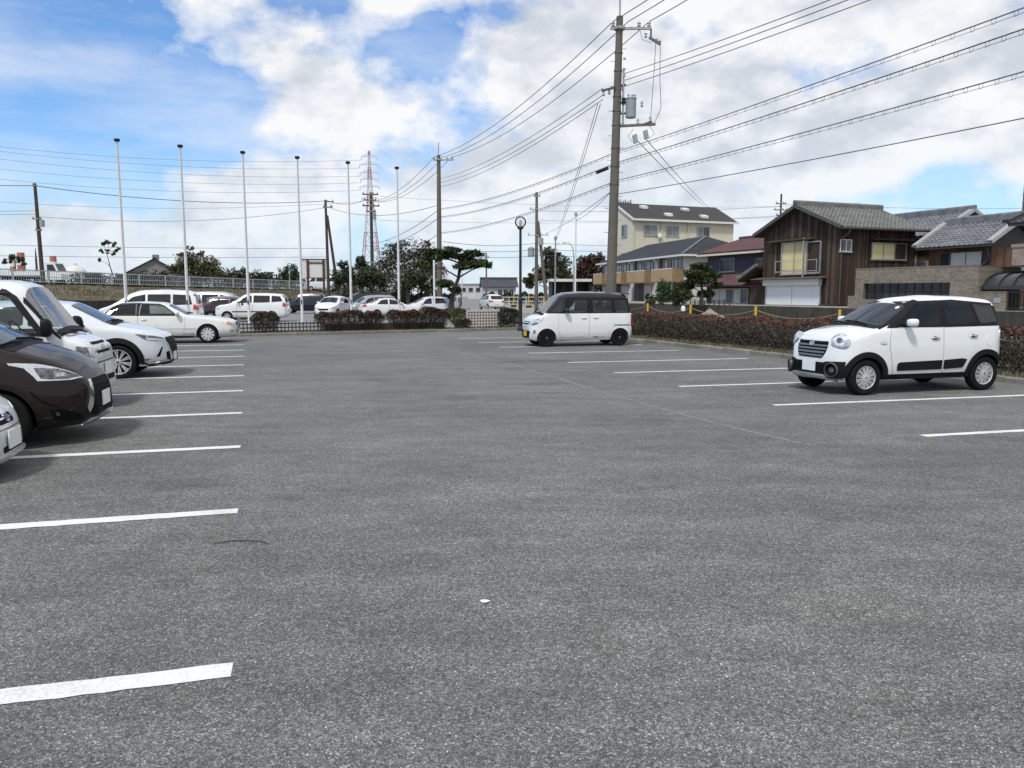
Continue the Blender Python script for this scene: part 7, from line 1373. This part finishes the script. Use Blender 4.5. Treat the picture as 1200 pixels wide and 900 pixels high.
def main_extra(p, at_):
    for z in (10.61, 9.96, 9.03, 8.51, 7.99, 7.14, 6.47, 5.80): c = at_(z); rr = .215 - .09 * z / 12.4; q = MB(); q.lathe([(rr, -.03), (rr + .016, -.03), (rr + .016, .03), (rr, .03)], 16, 'z', tuple(c)); q.build('clamp_band', 'arm_grey', p)
    c = at_(11.44); q = MB(); q.bar(c + Vector((1.18, 0, .02)), c + Vector((1.18, 0, -.30)), .06); q.bar(c + Vector((1.12, 0, -.28)), c + Vector((1.5, -.1, -.55)), .09); q.build('arm_bracket', 'arm_grey', p)
    for dx, dz in ((.98, -.22), (1.38, -.42), (1.5, -.48)): q = MB(); q.lathe([(.03, -.09), (.06, -.05), (.035, 0), (.06, .05), (.03, .09)], 10, 'z', (c.x + dx, c.y - .05, c.z + dz)); q.build('insulator', 'insulator', p, smooth=50)
    c = at_(8.61); q = MB(); q.lathe([(.0, -.36), (.19, -.36), (.20, -.30), (.20, .30), (.215, .31), (.215, .34), (.15, .37), (0, .38)], 20, 'z', (c.x + .52, c.y - .05, c.z)); t_ = q.build('transformer', 'transformer_grey', p, smooth=45)
    for dx in (-.09, .05, .14): q = MB(); q.lathe([(.03, 0), (.05, .03), (.03, .06), (.05, .09), (.02, .14)], 8, 'z', (c.x + .52 + dx, c.y - .05, c.z + .36)); q.build('bushing', 'insulator', t_)
    q = MB(); q.bar(c + Vector((.1, 0, .2)), c + Vector((.34, -.05, .2)), .06); q.bar(c + Vector((.1, 0, -.2)), c + Vector((.34, -.05, -.2)), .06); q.bx(c.x + .18, c.x + .30, c.y - .12, c.y + .02, c.z + .12, c.z + .36); q.build('transformer_bracket', 'dark_metal', p)
    c = at_(7.95); q = MB(); q.bar(c, c + Vector((1.42, -.35, 0)), .09); q.bar(c + Vector((.9, -.2, 0)), c + Vector((1.35, .05, .18)), .07); q.build('crossarm', 'arm_grey', p)
    for dx, dz, n_ in ((.78, .12, 'insulator'), (1.25, .2, 'insulator'), (.92, .75, 'insulator')): q = MB(); q.lathe([(.03, -.1), (.06, -.06), (.035, 0), (.06, .06), (.03, .12)], 10, 'z', (c.x + dx, c.y - .2, c.z + dz)); q.build(n_, n_, p, smooth=50)
    for dx, dz in ((.68, -.52), (1.08, -.36)): q = MB(); q.obox((c.x + dx, c.y - .28, c.z + dz), (.075, 0, .03), (0, .07, 0), (-.03, 0, .15)); q.build('fuse_switch', 'transformer_grey', p)
    c = at_(9.40); q = MB(); q.bar(c + Vector((-.62, -.5, -.28)), c + Vector((.32, .25, .12)), .09); q.build('crossarm', 'arm_grey', p)
    for t in (.05, .3, .9): w = (c + Vector((-.62, -.5, -.28))).lerp(c + Vector((.32, .25, .12)), t); q = MB(); q.lathe([(.03, -.2), (.06, -.15), (.035, -.1), (.05, -.05), (.02, 0)], 8, 'z', tuple(w)); q.build('insulator', 'insulator', p, smooth=50)
    q = MB(); a = at_(10.05); b_ = at_(7.99); q.tube([a + Vector((.2, -.06, 0)), b_ + Vector((.24, -.06, 0))], .035, 8); q.build('conduit', 'galv', p, smooth=50)
    for z in (10.38, 10.01, 9.77): a = at_(z); q = MB(); q.lathe([(.03, -.05), (.055, 0), (.03, .05)], 8, 'x', (a.x + .22, a.y - .08, a.z)); q.build('insulator', 'insulator', p, smooth=50)
    q = MB(); q.tube([(1.55, -.1, 10.98), (1.5, -.15, 9.87), (1.4, -.2, 8.28)], .012, 5); q.tube([(1.72, -.1, 10.98), (1.72, -.15, 9.68), (1.78, -.2, 8.56), (1.55, -.2, 8.04)], .012, 5); q.tube([(.95, 0, 11.48), (1.05, -.05, 11.07), (1.4, -.1, 10.93)], .010, 5); q.tube([(1.35, -.3, 7.90), (1.55, -.3, 7.61), (1.3, -.3, 7.43)], .010, 5); q.tube([(.75, -.3, 7.80), (.55, -.3, 7.52), (.72, -.3, 7.33)], .010, 5); q.build('jumper_wire', 'wire_grey', p, smooth=60)
pole('tallest nearest concrete utility pole with transformer and crossarms behind the white and black wagon', (3.80, 30, 0), 11.9, .215, .125, ((11.48, -.34, 1.2, 0, .085),), rod=3.2, lean=(.21, 0), extra=main_extra)
pole('concrete utility pole with one crossarm and a rod, standing behind the garden pine', (-5.62, 60, 0), 12.1, .23, .14, ((11.75, -.45, 1.15, 0, .09),), rod=.95, bolts=False, lean=(.05, 0))
def junk(levels):
    def f(p, at_):
        for (z, dx, w, h) in levels: c = at_(z); q = MB(); q.lathe([(0, -h / 2), (w / 2, -h / 2), (w / 2, h / 2), (0, h / 2 + .05)], 12, 'z', (c.x + dx, c.y - .1, c.z)); q.build('transformer', 'transformer_grey', p, smooth=40)
    return f
pole('dark utility pole crowded with arms in front of the red and white pylon', (far(437, 84), 84, 0), 12.4, .22, .14, ((12.2, -.9, .8, .2, .12), (11.6, -.8, .6, .2, .12), (11.0, -.9, .9, .2, .12), (10.4, -.5, .5, .2, .12), (5.0, -.9, .4, .2, .1)), bolts=False, mat='pole_wood', extra=junk(((9.9, .35, .4, .7), (4.8, .3, .5, .5))))
def brace(p, at_):
    q = MB(); q.tube([(1.2, .3, -.2), (.15, 0, 9.0)], [.2, .13], 12); q.build('brace_pole', 'pole_concrete', p, smooth=50); q = MB(); q.lathe([(0, 0), (.34, 0), (.34, .9), (.1, 1.05), (0, 1.05)], 14, 'z', (-.55, -.1, 5.4)); q.build('transformer', 'transformer_grey', p, smooth=40); q = MB(); q.lathe([(0, 0), (.25, 0), (.25, .7), (0, .8)], 14, 'z', (.45, -.1, 6.6)); q.build('transformer', 'transformer_grey', p, smooth=40)
pole('utility pole with a leaning brace pole and small transformers right of the globe lamp', (far(628.5, 80), 80, 0), 11.9, .20, .13, ((11.5, -.3, .4, 0, .08), (10.2, -.7, .1, 0, .08), (7.6, -.9, 1.2, 0, .06)), bolts=False, extra=brace)
def brace2(p, at_): q = MB(); q.tube([(1.25, .1, -.2), (.05, 0, 10.4)], [.2, .13], 12); q.build('brace_pole', 'pole_wood', p, smooth=50)
pole('dark twin utility pole with a leaning brace behind the rusty signboard', (far(385.5, 88), 88, 0), 12.1, .19, .13, ((11.9, -.1, .9, 0, .1), (11.3, -.3, .8, 0, .1)), mat='pole_wood', bolts=False, extra=brace2, lean=(-.1, 0))
pole('dark utility pole with a transformer on the raised road, left of all flagpoles', (far(51.5, 70), 70, 2.0), 9.4, .20, .13, ((9.2, -.25, .1, 0, .1), (6.3, -.5, .35, 0, .08), (5.3, -.3, .3, 0, .08)), mat='pole_wood', bolts=False, extra=junk(((5.9, .42, .42, .6),)), lean=(-.12, 0))
pole('thin pole with three rows of short arms above the timber house roof', (far(911, 90), 90, 0), 13.0, .16, .10, ((11.9, -.7, .7, .3, .1), (11.2, -.9, .9, .3, .1), (10.6, -.6, .6, .3, .1)), bolts=False, mat='pole_wood')
pole('grey pole at the right picture edge above the tiled roofs', (far(1194, 44), 44, .9), 6.8, .19, .16, ((6.3, .1, .5, 0, .05), (5.9, .1, .5, 0, .05)), bolts=False)
pole('small far pole left of the globe lamp over the white house', (far(570, 125), 125, 0), 8.2, .16, .11, ((7.5, -.8, .5, 0, .1), (6.3, -.5, .3, 0, .1)), bolts=False)
def lamp_post(label, x, Y, H, mat, arm, r=.07, z0=0):
    p = thing('street_lamp', label, 'street lamp', (x, Y, z0)); q = MB()
    if arm: pts = [(0, 0, 0), (0, 0, H * .8), (-.15, 0, H * .93), (-.6, 0, H), (-arm, 0, H)]; q.tube(pts, [r, r * .8, r * .7, r * .6, r * .5], 8)
    else: q.tube([(0, 0, 0), (0, 0, H)], [r, r * .75], 8)
    q.build('shaft', mat, p, smooth=60); q = MB()
    if arm: q.obox((-arm - .2, 0, H - .02), (.28, 0, 0), (0, .1, 0), (0, 0, .06))
    else: q.lathe([(0, 0), (r * 1.6, 0), (r * 1.6, .25), (0, .3)], 10, 'z', (0, 0, H)); q.bar((0, 0, H - .5), (.35, 0, H - .25), .05)
    q.build('lamp_head', 'galv', p)
lamp_post('white pole with a small camera like top right of the shelter', far(674, 70), 70, 8.6, 'flag_white', 0, .085); lamp_post('grey green pole left of the shelter front', far(650.5, 66), 66, 6.2, 'galv', 0, .075); lamp_post('curved arm street light between the shelter poles', far(672, 98), 98, 8.0, 'galv', 1.0, .08); lamp_post('distant thin lamp pole between third and fourth flagpoles', far(340, 120), 120, 5.6, 'galv', 0, .09); lamp_post('small white pole beside the pine on the far street', far(541.5, 105), 105, 5.6, 'flag_white', 0, .09)
# ---- pylon
py_ = thing('lattice_pylon', 'tall red and white lattice pylon on the skyline', 'pylon', (far(436, 320), 320, 0)); HT = 59.0
def pw(z): return 4.6 + (1.0 - 4.6) * min(z, 40) / 40 if z < 40 else 1.0 - .75 * (z - 40) / (HT - 40)
zs = [0, 8, 15, 21, 26.5, 31, 35, 38.5, 41.5, 44.5, 47.5, 50, 52.5, 55, 57, 59]
for i in range(len(zs) - 1):
    a, b_ = zs[i], zs[i + 1]; q = MB(); wa, wb = pw(a), pw(b_); th = .24 if a < 35 else .18
    C4 = lambda w, z: [Vector((sx * w, sy * w, z)) for sx, sy in ((-1, -1), (1, -1), (1, 1), (-1, 1))]; A, B_ = C4(wa, a), C4(wb, b_)
    for k in range(4): q.bar(A[k], B_[k], th); q.bar(A[k], B_[(k + 1) % 4], th * .6); q.bar(A[(k + 1) % 4], B_[k], th * .6); q.bar(B_[k], B_[(k + 1) % 4], th * .6)
    q.build('lattice_section', 'pylon_red' if (i // 2) % 2 == 1 or i in (0,) else 'pylon_white', py_)
for z, w in ((57.0, 3.2), (53.8, 4.0), (50.6, 3.8), (48.0, 3.6), (45.0, 4.0), (40.5, 3.4)):
    for sg in (-1, 1): q = MB(); q.bar((0, 0, z), (sg * w, 0, z - .3), .28); q.bar((0, 0, z + 1.0), (sg * w, 0, z - .3), .18); q.bar((sg * w, 0, z - .3), (sg * w, 0, z - 1.5), .3); q.build('crossarm', 'pylon_white', py_)
# ---- yellow chain posts behind the hedge
GC = 'yellow posts with a slack yellow chain behind the hedge'
cps = []
for (px, Yp, zt, lab) in ((759.3, 32.2, 1.24, 'yellow chain post nearest the white and black wagon'), (809.7, 28.4, 1.23, 'middle yellow chain post beside the sand heap'), (886.2, 24.9, 1.23, 'yellow chain post in front of the white roller shutter'), (705, 38.5, 1.24, 'yellow chain post hidden behind the wagon roof'), (985, 21.4, 1.2, 'yellow chain post behind the white crossover windscreen')):
    x = (px - 600) / 907 * Yp; p = thing('chain_post', lab, 'post', (x, Yp, 0), 0, GC); q = MB(); q.tube([(0, 0, 0), (0, 0, zt)], .038, 10); q.build('shaft', 'post_yellow', p, smooth=50); q = MB(); q.lathe([(.038, zt), (.043, zt), (.043, zt + .02), (0, zt + .03)], 10); q.build('cap', 'post_yellow', p); cps.append((px, Vector((x, Yp, zt - .08))))
cps.sort(key=lambda a: a[0])
for (pa, a), (pb, b_) in zip(cps[:-1], cps[1:]):
    n = 36; pts = []
    for i in range(n + 1): t = i / n; p = a.lerp(b_, t); p.z -= .21 * 4 * t * (1 - t); pts.append(p)
    q = MB()
    for i in range(n): d = (pts[i + 1] - pts[i]); q.bar(pts[i] - d * .15, pts[i + 1] + d * .15, .022 if i % 2 else .016, .016 if i % 2 else .022)
    o = q.build('chain', 'rope_yellow'); tag(o, 'slack yellow chain hanging between the posts at %s' % ({705: 'the wagon roof', 759.3: 'the sand heap and wagon', 809.7: 'the sand heap and the roller shutter', 886.2: 'the roller shutter and the crossover'}[pa]), 'chain', GC)
o = MB(); o.lathe([(.0, 0), (.07, .03), (.085, .12), (.05, .2), (0, .22)], 8, 'z', (0, 0, 0)); o = o.build('plastic_bag', 'paper_white', None, (far(801, 27.6), 27.6, 1.02), 0, 40); tag(o, 'scrap of white plastic caught on the hedge top by the middle chain post', 'litter')
# ---- orange post, far yellow markers, sign board
o = MB(); o.tube([(0, 0, 0), (0, 0, .1), (0, 0, .86), (0, 0, .9)], [.06, .05, .045, .02], 10); o = o.build('orange_post', 'post_orange', None, (far(573, 40.5), 40.5, 0.05), 0, 50); tag(o, 'faded orange post in front of the white car driving away', 'post'); o.scale = (1, 1, 1.02)
GM = 'yellow marker posts on black feet at the sandy lot'
for px, Y, lab in ((602, 96, 'leftmost yellow marker post behind the globe lamp shaft'), (619.7, 92, 'yellow marker post just right of the globe lamp'), (638, 98, 'yellow marker post above the wagon windscreen')):
    p = thing('marker_post', lab, 'post', (far(px, Y), Y, 0), 0, GM); q = MB(); q.tube([(0, 0, .25), (0, 0, 1.5)], [.07, .06], 8); q.build('shaft', 'post_yellow', p); q = MB(); q.bx(-.35, .35, -.2, .2, 0, .25); q.build('foot', 'lamp_black', p)
p = thing('signboard', 'rusty framed blank signboard on two brown posts on the bank', 'signboard', (far(373, 92), 92, 1.2))
k = 92 / 907; 
for px in (361.5, 380): q = MB(); x = (px - 373) * k; q.bx(x - .11, x + .11, -.1, .1, 0, 4.55); q.build('post', 'rust_brown', p)
q = MB(); q.bx(-1.85, 1.3, .11, .17, 2.3, 4.35); q.build('board', 'sign_rusty', p); q = MB(); q.bx(-1.9, 1.35, .02, .10, 4.4, 4.55); q.bx(-1.1, .7, .02, .10, 4.02, 4.16); q.bx(-1.4, 1.2, .02, .1, 2.25, 2.36); q.build('frame_bar', 'rust_brown', p)
# ---- low lattice fence, low wall and openwork block wall on the planter
ANG_P = math.atan2(.46, .888)
def on_planter(s, off, z=.05): x, y = ppt(s, off); return (x, y, z)
lf = thing('lattice_fence', 'low dark lattice fence on the planter right of the ivory saloon', 'fence', on_planter(-9.6, 1.2), ANG_P); Lf = 3.6
for z in (.05, .2, .36): q = MB(); q.bx(0, Lf, -.02, .02, z, z + .045); q.build('rail', 'lattice_brown', lf)
for i in range(int(Lf / .15) + 1): q = MB(); q.bx(i * .15 - .02, i * .15 + .02, -.035, -.021, .02, .45); q.build('slat', 'lattice_brown', lf)
lw_ = thing('planter_wall', 'low dark wall edging the planter behind the red bushes', 'wall', on_planter(-5.95, 1.35), ANG_P)
for i in range(11): q = MB(); q.bx(i * .5, i * .5 + .49, 0, .12, 0, .32 + random.uniform(-.008, .008)); q.build('wall_block', 'lattice_brown', lw_)
ow = thing('openwork_wall', 'pinkish openwork block wall between the twiggy bush and the dark hedge', 'wall', on_planter(.55, .95), ANG_P); W_, n_, m_ = 1.62, 11, 6; c = W_ / n_
for i in range(n_ + 1): q = MB(); q.bx(i * c - .030, i * c + .030, 0, .1, .0, m_ * .135); q.build('upright', 'block_pink', ow)
for j in range(m_ + 1): q = MB(); q.bx(-.030, W_ + .030, -.004, .088, j * .135 - (.030 if j else 0), j * .135 + .030 + (.05 if j == m_ else 0)); q.build('course', 'block_pink', ow)
q = MB(); q.bx(-.02, W_ + .02, .11, .13, 0, m_ * .135); q.build('shade_sheet', 'lattice_brown', ow)  # dark sheet behind the blocks, shade of the openings put into its colour
# ---- guard fence on the raised road
gf = thing('guard_fence', 'long pale railing with close uprights along the raised road on the left', 'fence'); FP = lambda s, z, o=-.3: (*ept(s, o), epz(s) + z); s = -24.0; FS = 3.1; nfp = int((EL + 26) / FS)
for i in range(nfp): s = -24 + i * FS; q = MB(); a, b_ = Vector(FP(s, 0)), Vector(FP(s, 1.12)); q.bar(a, b_, .11); q.build('post', 'fence_white', gf)
for z, w in ((1.08, .09), (.55, .06), (.12, .06)):
    for i in range(nfp - 1): q = MB(); q.bar(FP(-24 + i * FS + .06, z), FP(-24 + (i + 1) * FS - .06, z), w); q.build('rail', 'fence_white', gf)
q = MB()
for i in range(int((nfp - 1) * FS / .21)): q.bar(FP(-24 + i * .21, .14, -.31), FP(-24 + i * .21, 1.05, -.31), .028)
o = q.build('bars', 'fence_white', gf); o['kind'] = 'stuff'
ff_ = thing('street_fence', 'far pale street fence in front of the low white house', 'fence', (far(566, 112), 112, 0)); 
for i in range(14): q = MB(); q.bx(i * 1.25, i * 1.25 + .1, 0, .1, 0, 1.2); q.build('post', 'fence_white', ff_)
for z in (.5, 1.1): q = MB(); q.bx(0, 16.3, .1, .15, z, z + .12); q.build('rail', 'fence_white', ff_)
# ---- wires: (label, group, radius, material, points, sag)
def wire(label, group, r, mat, pts, sag=0.0, ties=0, n=28):
    P = []
    for a, b_ in zip(pts[:-1], pts[1:]):
        a, b_ = Vector(a), Vector(b_)
        for i in range(n): t = i / n; p = a.lerp(b_, t); p.z -= sag * 4 * t * (1 - t); P.append(p)
    P.append(Vector(pts[-1])); m = MB(); m.tube(P, r, 5); o = m.build('overhead_wire', mat, None, smooth=60, recalc=False); tag(o, label, 'wire', group)
    if ties:
        q = MB(); acc = 0; d0 = P[0]
        L = sum((P[i + 1] - P[i]).length for i in range(len(P) - 1)); K = int(L / ties)
        low = []
        for i, p in enumerate(P): low.append(p - Vector((0, 0, .085)))
        q.tube(low, r * .4, 5); q.build('hung_cable', mat, o, smooth=60, recalc=False); q = MB(); cum = [0]
        for i in range(len(P) - 1): cum.append(cum[-1] + (P[i + 1] - P[i]).length)
        for k in range(K):
            s_ = (k + .5) * ties; i = max(0, min(len(P) - 2, int(np.searchsorted(cum, s_)) - 1)); t = (s_ - cum[i]) / (cum[i + 1] - cum[i]); p = P[i].lerp(P[i + 1], t); d = (P[i + 1] - P[i]).normalized(); q.tube([p + d * .05, p + d * .03 - Vector((0, 0, .10)), p - d * .03 - Vector((0, 0, .10)), p - d * .05], r * .30, 4)
        o2 = q.build('hanger', mat, o, recalc=False); o2['kind'] = 'stuff'
    return o
def ext(a, b_, k): a, b_ = Vector(a), Vector(b_); return tuple(a + (b_ - a) * k)
TOPX = 3.80 + .20
for i, (dx, dy) in enumerate(((-.25, 0), (.32, 0), (1.1, 0))):
    a = (TOPX + dx, 30, 11.72); w = ('left', 'middle', 'right')[i]
    wire('%s of the three top wires from the tall pole to the pine pole' % w, 'top wires', .016, 'wire_black', [a, (-5.6 + (-.35, .35, 1.0)[i], 60, 11.95)], .75)
    wire('%s of the three top wires from the tall pole up out of the picture' % w, 'top wires', .016, 'wire_black', [a, (TOPX + dx + 9.6, 0.5, 11.9)], .55)
    wire('%s of the three top wires from the pine pole to the pylon pole' % w, 'top wires', .018, 'wire_black', [(-5.6 + (-.35, .35, 1.0)[i], 60, 11.95), (far(437, 84) + (-.6, 0, .6)[i], 84, 11.4)], .9)
for i, (y0, pe) in enumerate(((87, (7.6, 20, 8.88)), (95, (8.04, 20, 8.88)), (102, (8.59, 20, 8.88)))):
    z = hz(y0, 30); a = (4.22, 29.9, z); wire('%s of the three thin wires climbing from below the top crossarm to the right' % ('upper', 'middle', 'lower')[i], 'branch wires', .013, 'wire_grey', [a, ext(a, pe, 1.6)], .1)
for i, (y0, pe, lab, ti) in enumerate(((178, (9.31, 14.7, 6.94), 'topmost of the four slanting cables right of the tall pole, hung on rings', .45), (191, (9.28, 14.6, 6.54), 'second slanting cable right of the tall pole, with close set rings', .34), (212, (9.53, 14.9, 5.88), 'third slanting cable right of the tall pole, with looped hanger', .34), (228, (10.56, 16.4, 5.37), 'lowest plain slanting cable right of the tall pole', 0))):
    z = hz(y0, 30); a = (3.98, 29.9, z); wire(lab, 'slanting cables', .0135, 'wire_grey' if i != 1 else 'wire_black', [a, ext(a, pe, 1.5)], .12, ti)
    zb = (8.1, 7.5, 6.3, 5.6)[i]; b_ = (-5.5, 59.8, zb)
    if i < 3: wire(('upper', 'middle', 'lowest')[i] + ' cable from the tall pole down left to the pole by the garden pine', 'slanting cables', .016, 'wire_grey' if i != 1 else 'wire_black', [a, b_], .35, .55); wire(('upper', 'middle', 'lowest')[i] + ' cable from the pine pole on to the dark pole by the pylon', 'slanting cables', .022, 'wire_black', [b_, (far(437, 84), 84, (7.0, 6.4, 4.9)[i])], .5)
o = MB(); o.tube([(3.34, 31, 6.4), (3.71, 30.6, 6.5)], .07, 8); o = o.build('cable_joint', 'lamp_black', None, smooth=50); tag(o, 'black cable joint sleeve hanging left of the tall pole', 'cable joint')
for i, (ya, yb) in enumerate(((105, 209.5), (113, 214), (118, 219))): wire('%s of three wires from the lower crossarm of the tall pole to the pine pole' % ('upper', 'middle', 'lower')[i], 'lower wires', .014, 'wire_grey', [(3.75 - .35, 29.8, hz(ya, 30)), (-5.5, 60, hz(yb, 60))], .5)
for i, (e, lab) in enumerate((((far(650.5, 66) - .05, 66, 6.2), 'left of two thin wires dropping from the tall pole to the grey green pole'), ((far(650.5, 66) + .05, 66, 6.1), 'right of two thin wires dropping from the tall pole to the grey green pole'))): wire(lab, 'service drops', .013, 'wire_grey', [(3.2 + .1 * i, 29.7, 8.7), e], .25)
for i, e in enumerate(((23.6, 92.5, 11.2), (24.2, 93, 11.1))): wire('%s of two service wires from the transformer arm to the cream building' % ('left', 'right')[i], 'service drops', .016, 'wire_grey', [(4.62 + .38 * i, 29.7, 7.45), e], .2)
wire('thin wire from the lowest cable level of the tall pole to the white shelter pole', 'service drops', .013, 'wire_grey', [(3.85, 30, 5.6), (far(674, 70), 70, 8.2)], .2); wire('thin wire sloping from the tall pole down left past the shelter poles', 'service drops', .013, 'wire_grey', [(3.8, 30, 5.55), (far(629, 80), 80, 7.5)], .3)
PYX = far(436, 320)
for i, (z, sg, yl) in enumerate(((55.4, -3.2, 162), (52.2, -4, 166), (49.0, -3.8, 175), (46.4, -3.6, 188), (43.4, -4, 201), (39.0, -3.4, 232))):
    zz = hz(yl, 300) + 2; wire('%s far transmission line from the pylon to the left picture edge' % ('first and topmost', 'second', 'third', 'fourth', 'fifth', 'sixth and lowest')[i], 'transmission lines', .055, 'wire_grey', [(PYX + sg, 320, z), (-235, 300, zz)], 4.2)
for i, (z, yr) in enumerate(((49, 238), (43.4, 246))): wire('%s faint transmission line from the pylon to the right behind the poles' % ('upper', 'lower')[i], 'transmission lines', .05, 'wire_grey', [(PYX + 3.8, 320, z - 4 * i - 8), (160, 360, hz(yr, 360))], 3)
LP = (far(51.5, 70) - .1, 70, 11.2); RP_ = (far(385, 88) + .2, 88, 12.0)
wire('thick cable sagging from the left pole across all flagpoles to the twin pole', 'left distribution wires', .030, 'wire_black', [LP, RP_], .75); wire('thick cable from the left pole out of the picture to the left', 'left distribution wires', .03, 'wire_black', [LP, (-62, 62, 10.9)], .2)
wire('thin wire below the thick cable, from the left pole to the twin pole', 'left distribution wires', .02, 'wire_grey', [(LP[0], 70, 8.5), (RP_[0], 88, 11.3)], .9)
for i, (y0, y1) in enumerate(((281, 291), (295, 301))): wire('%s of two low wires crossing behind the flagpoles' % ('upper', 'lower')[i], 'left distribution wires', .022, 'wire_grey', [(-66, 74, hz(y0, 74)), (far(385, 88), 88, hz(y1, 88))], .25)
for i, (y0, y1) in enumerate(((246, 247), (250, 251))): wire('%s of two short wires left of the left pole' % ('upper', 'lower')[i], 'left distribution wires', .018, 'wire_grey', [(-62, 66, hz(y0, 66)), (far(50, 70), 70, hz(y1, 70))], .1)
wire('cable from the twin pole to the dark pole by the pylon', 'left distribution wires', .025, 'wire_black', [RP_, (far(437, 84) - .6, 84, 11.6)], .4); wire('cable from the twin pole through to the pine pole at mid height', 'left distribution wires', .022, 'wire_grey', [(far(385, 88), 88, 11.4), (-5.6, 60, 8.4)], .9)
for i, (y0, y1) in enumerate(((243, 242), (254, 254))): wire('%s of two level wires behind the cream building to the thin pole' % ('upper', 'lower')[i], 'right distribution wires', .022, 'wire_grey', [(far(628, 110), 110, hz(y0 + 4, 110)), (far(911, 90), 90, hz(y1, 90))], .3)
wire('wire from the thin pole over the timber house to the right picture edge', 'right distribution wires', .018, 'wire_grey', [(far(911, 90), 90, 11.9), (far(1260, 80), 80, 10.4)], .3)
for i, y in enumerate((283, 290, 297)): wire('%s of three low wires across the far street' % ('upper', 'middle', 'lower')[i], 'street wires', .022, 'wire_grey', [(-5.5, 62, hz(y, 62)), (far(628.5, 80), 80, hz(y + 2, 80)), (far(830, 120), 120, hz(y + 3, 120))], .3)
wire('thin guy wire to the pole at the right picture edge', 'right distribution wires', .015, 'wire_grey', [(far(1193, 44), 44, 6.9), (far(1181, 46), 46, 4.6)], 0)
# ---- person walking on the far side of the planter, beside a white board
def person():
    p = thing('person', 'person in grey jacket and blue jeans walking away beside a white board', 'person', (far(540, 62), 62, 0), R(-60)); bm = bmesh.new(); sl = bm.verts.layers.skin.verify()
    J = dict(pelvis=((0, 0, .86), .125), belly=((.01, 0, 1.02), .13), chest=((.03, 0, 1.24), .15), neck=((.05, 0, 1.43), .055), head=((.065, 0, 1.55), .085), crown=((.055, 0, 1.64), .07), hipL=((0, .09, .82), .095), kneeL=((.22, .10, .46), .062), ankL=((.20, .10, .09), .042), toeL=((.34, .11, .04), .036), hipR=((0, -.09, .82), .095), kneeR=((-.10, -.10, .46), .062), ankR=((-.34, -.10, .13), .042), toeR=((-.22, -.11, .05), .036),
             shL=((.02, .18, 1.35), .062), elL=((-.08, .24, 1.08), .047), wrL=((.0, .25, .86), .034), haL=((.04, .25, .78), .032), shR=((.02, -.18, 1.35), .062), elR=((.02, -.25, 1.08), .047), wrR=((.16, -.24, .90), .034), haR=((.22, -.235, .83), .032))
    E = [('pelvis', 'belly'), ('belly', 'chest'), ('chest', 'neck'), ('neck', 'head'), ('head', 'crown')]
    for s in 'LR': E += [('pelvis', 'hip' + s), ('hip' + s, 'knee' + s), ('knee' + s, 'ank' + s), ('ank' + s, 'toe' + s), ('chest', 'sh' + s), ('sh' + s, 'el' + s), ('el' + s, 'wr' + s), ('wr' + s, 'ha' + s)]
    V = {k: bm.verts.new(v[0]) for k, v in J.items()}
    for s in 'LR':
        sg = 1 if s == 'L' else -1; h = Vector(J['ha' + s][0])
        for i in range(4): J['f%s%d' % (s, i)] = ((h.x + .01 + .018 * (i - 1.5), h.y, h.z - .075 - (.012 if i in (1, 2) else 0)), .009); V['f%s%d' % (s, i)] = bm.verts.new(J['f%s%d' % (s, i)][0]); E.append(('ha' + s, 'f%s%d' % (s, i)))
        J['t' + s] = ((h.x + .05, h.y - sg * .01, h.z - .035), .010); V['t' + s] = bm.verts.new(J['t' + s][0]); E.append(('ha' + s, 't' + s))
    for a, b_ in E: bm.edges.new((V[a], V[b_]))
    for k, v in V.items(): v[sl].radius = (J[k][1], J[k][1] * (.8 if k in ('pelvis', 'belly', 'chest') else 1)); v[sl].use_root = (k == 'pelvis')
    me = bpy.data.meshes.new('body'); bm.to_mesh(me); bm.free(); o = bpy.data.objects.new('tmp_body', me); COL.objects.link(o); o.modifiers.new('s', 'SKIN'); o.modifiers.new('u', 'SUBSURF').levels = 2
    dg = bpy.context.evaluated_depsgraph_get(); r = bpy.data.meshes.new_from_object(o.evaluated_get(dg)); bpy.data.objects.remove(o); r.materials.clear()
    plain('skin', (.42, .26, .19), .6); plain('jeans', (.075, .13, .25), .9); plain('jacket', (.12, .14, .16), .9); plain('hair', (.012, .011, .011), .6)
    for m in M_(['jacket', 'jeans', 'skin', 'trim_black']): r.materials.append(m)
    for f in r.polygons: c = f.center; f.material_index = 3 if c.z < .07 else (1 if c.z < .93 and abs(c.y) < .2 else (2 if c.z > 1.42 or (abs(c.y) > .2 and c.z < .90) else 0))
    r.shade_smooth(); link('body', r, p); q = MB(); q.lathe([(.0, .115)] + [(.102 * math.sin(t), .012 + .105 * math.cos(t)) for t in np.linspace(.15, 1.9, 9)], 14, 'z', (.045, 0, 1.59)); q.build('hair', 'hair', p, smooth=80)
person()
p = thing('notice_board', 'white standing board just right of the walking person', 'notice board', (far(545, 61), 61, 0), R(55)); q = MB(); q.bx(-.3, .3, -.02, .02, .45, 1.4); q.build('board', 'sign_face', p)
for x in (-.26, .26): q = MB(); q.bx(x - .03, x + .03, .021, .07, 0, 1.45); q.build('leg', 'galv', p)
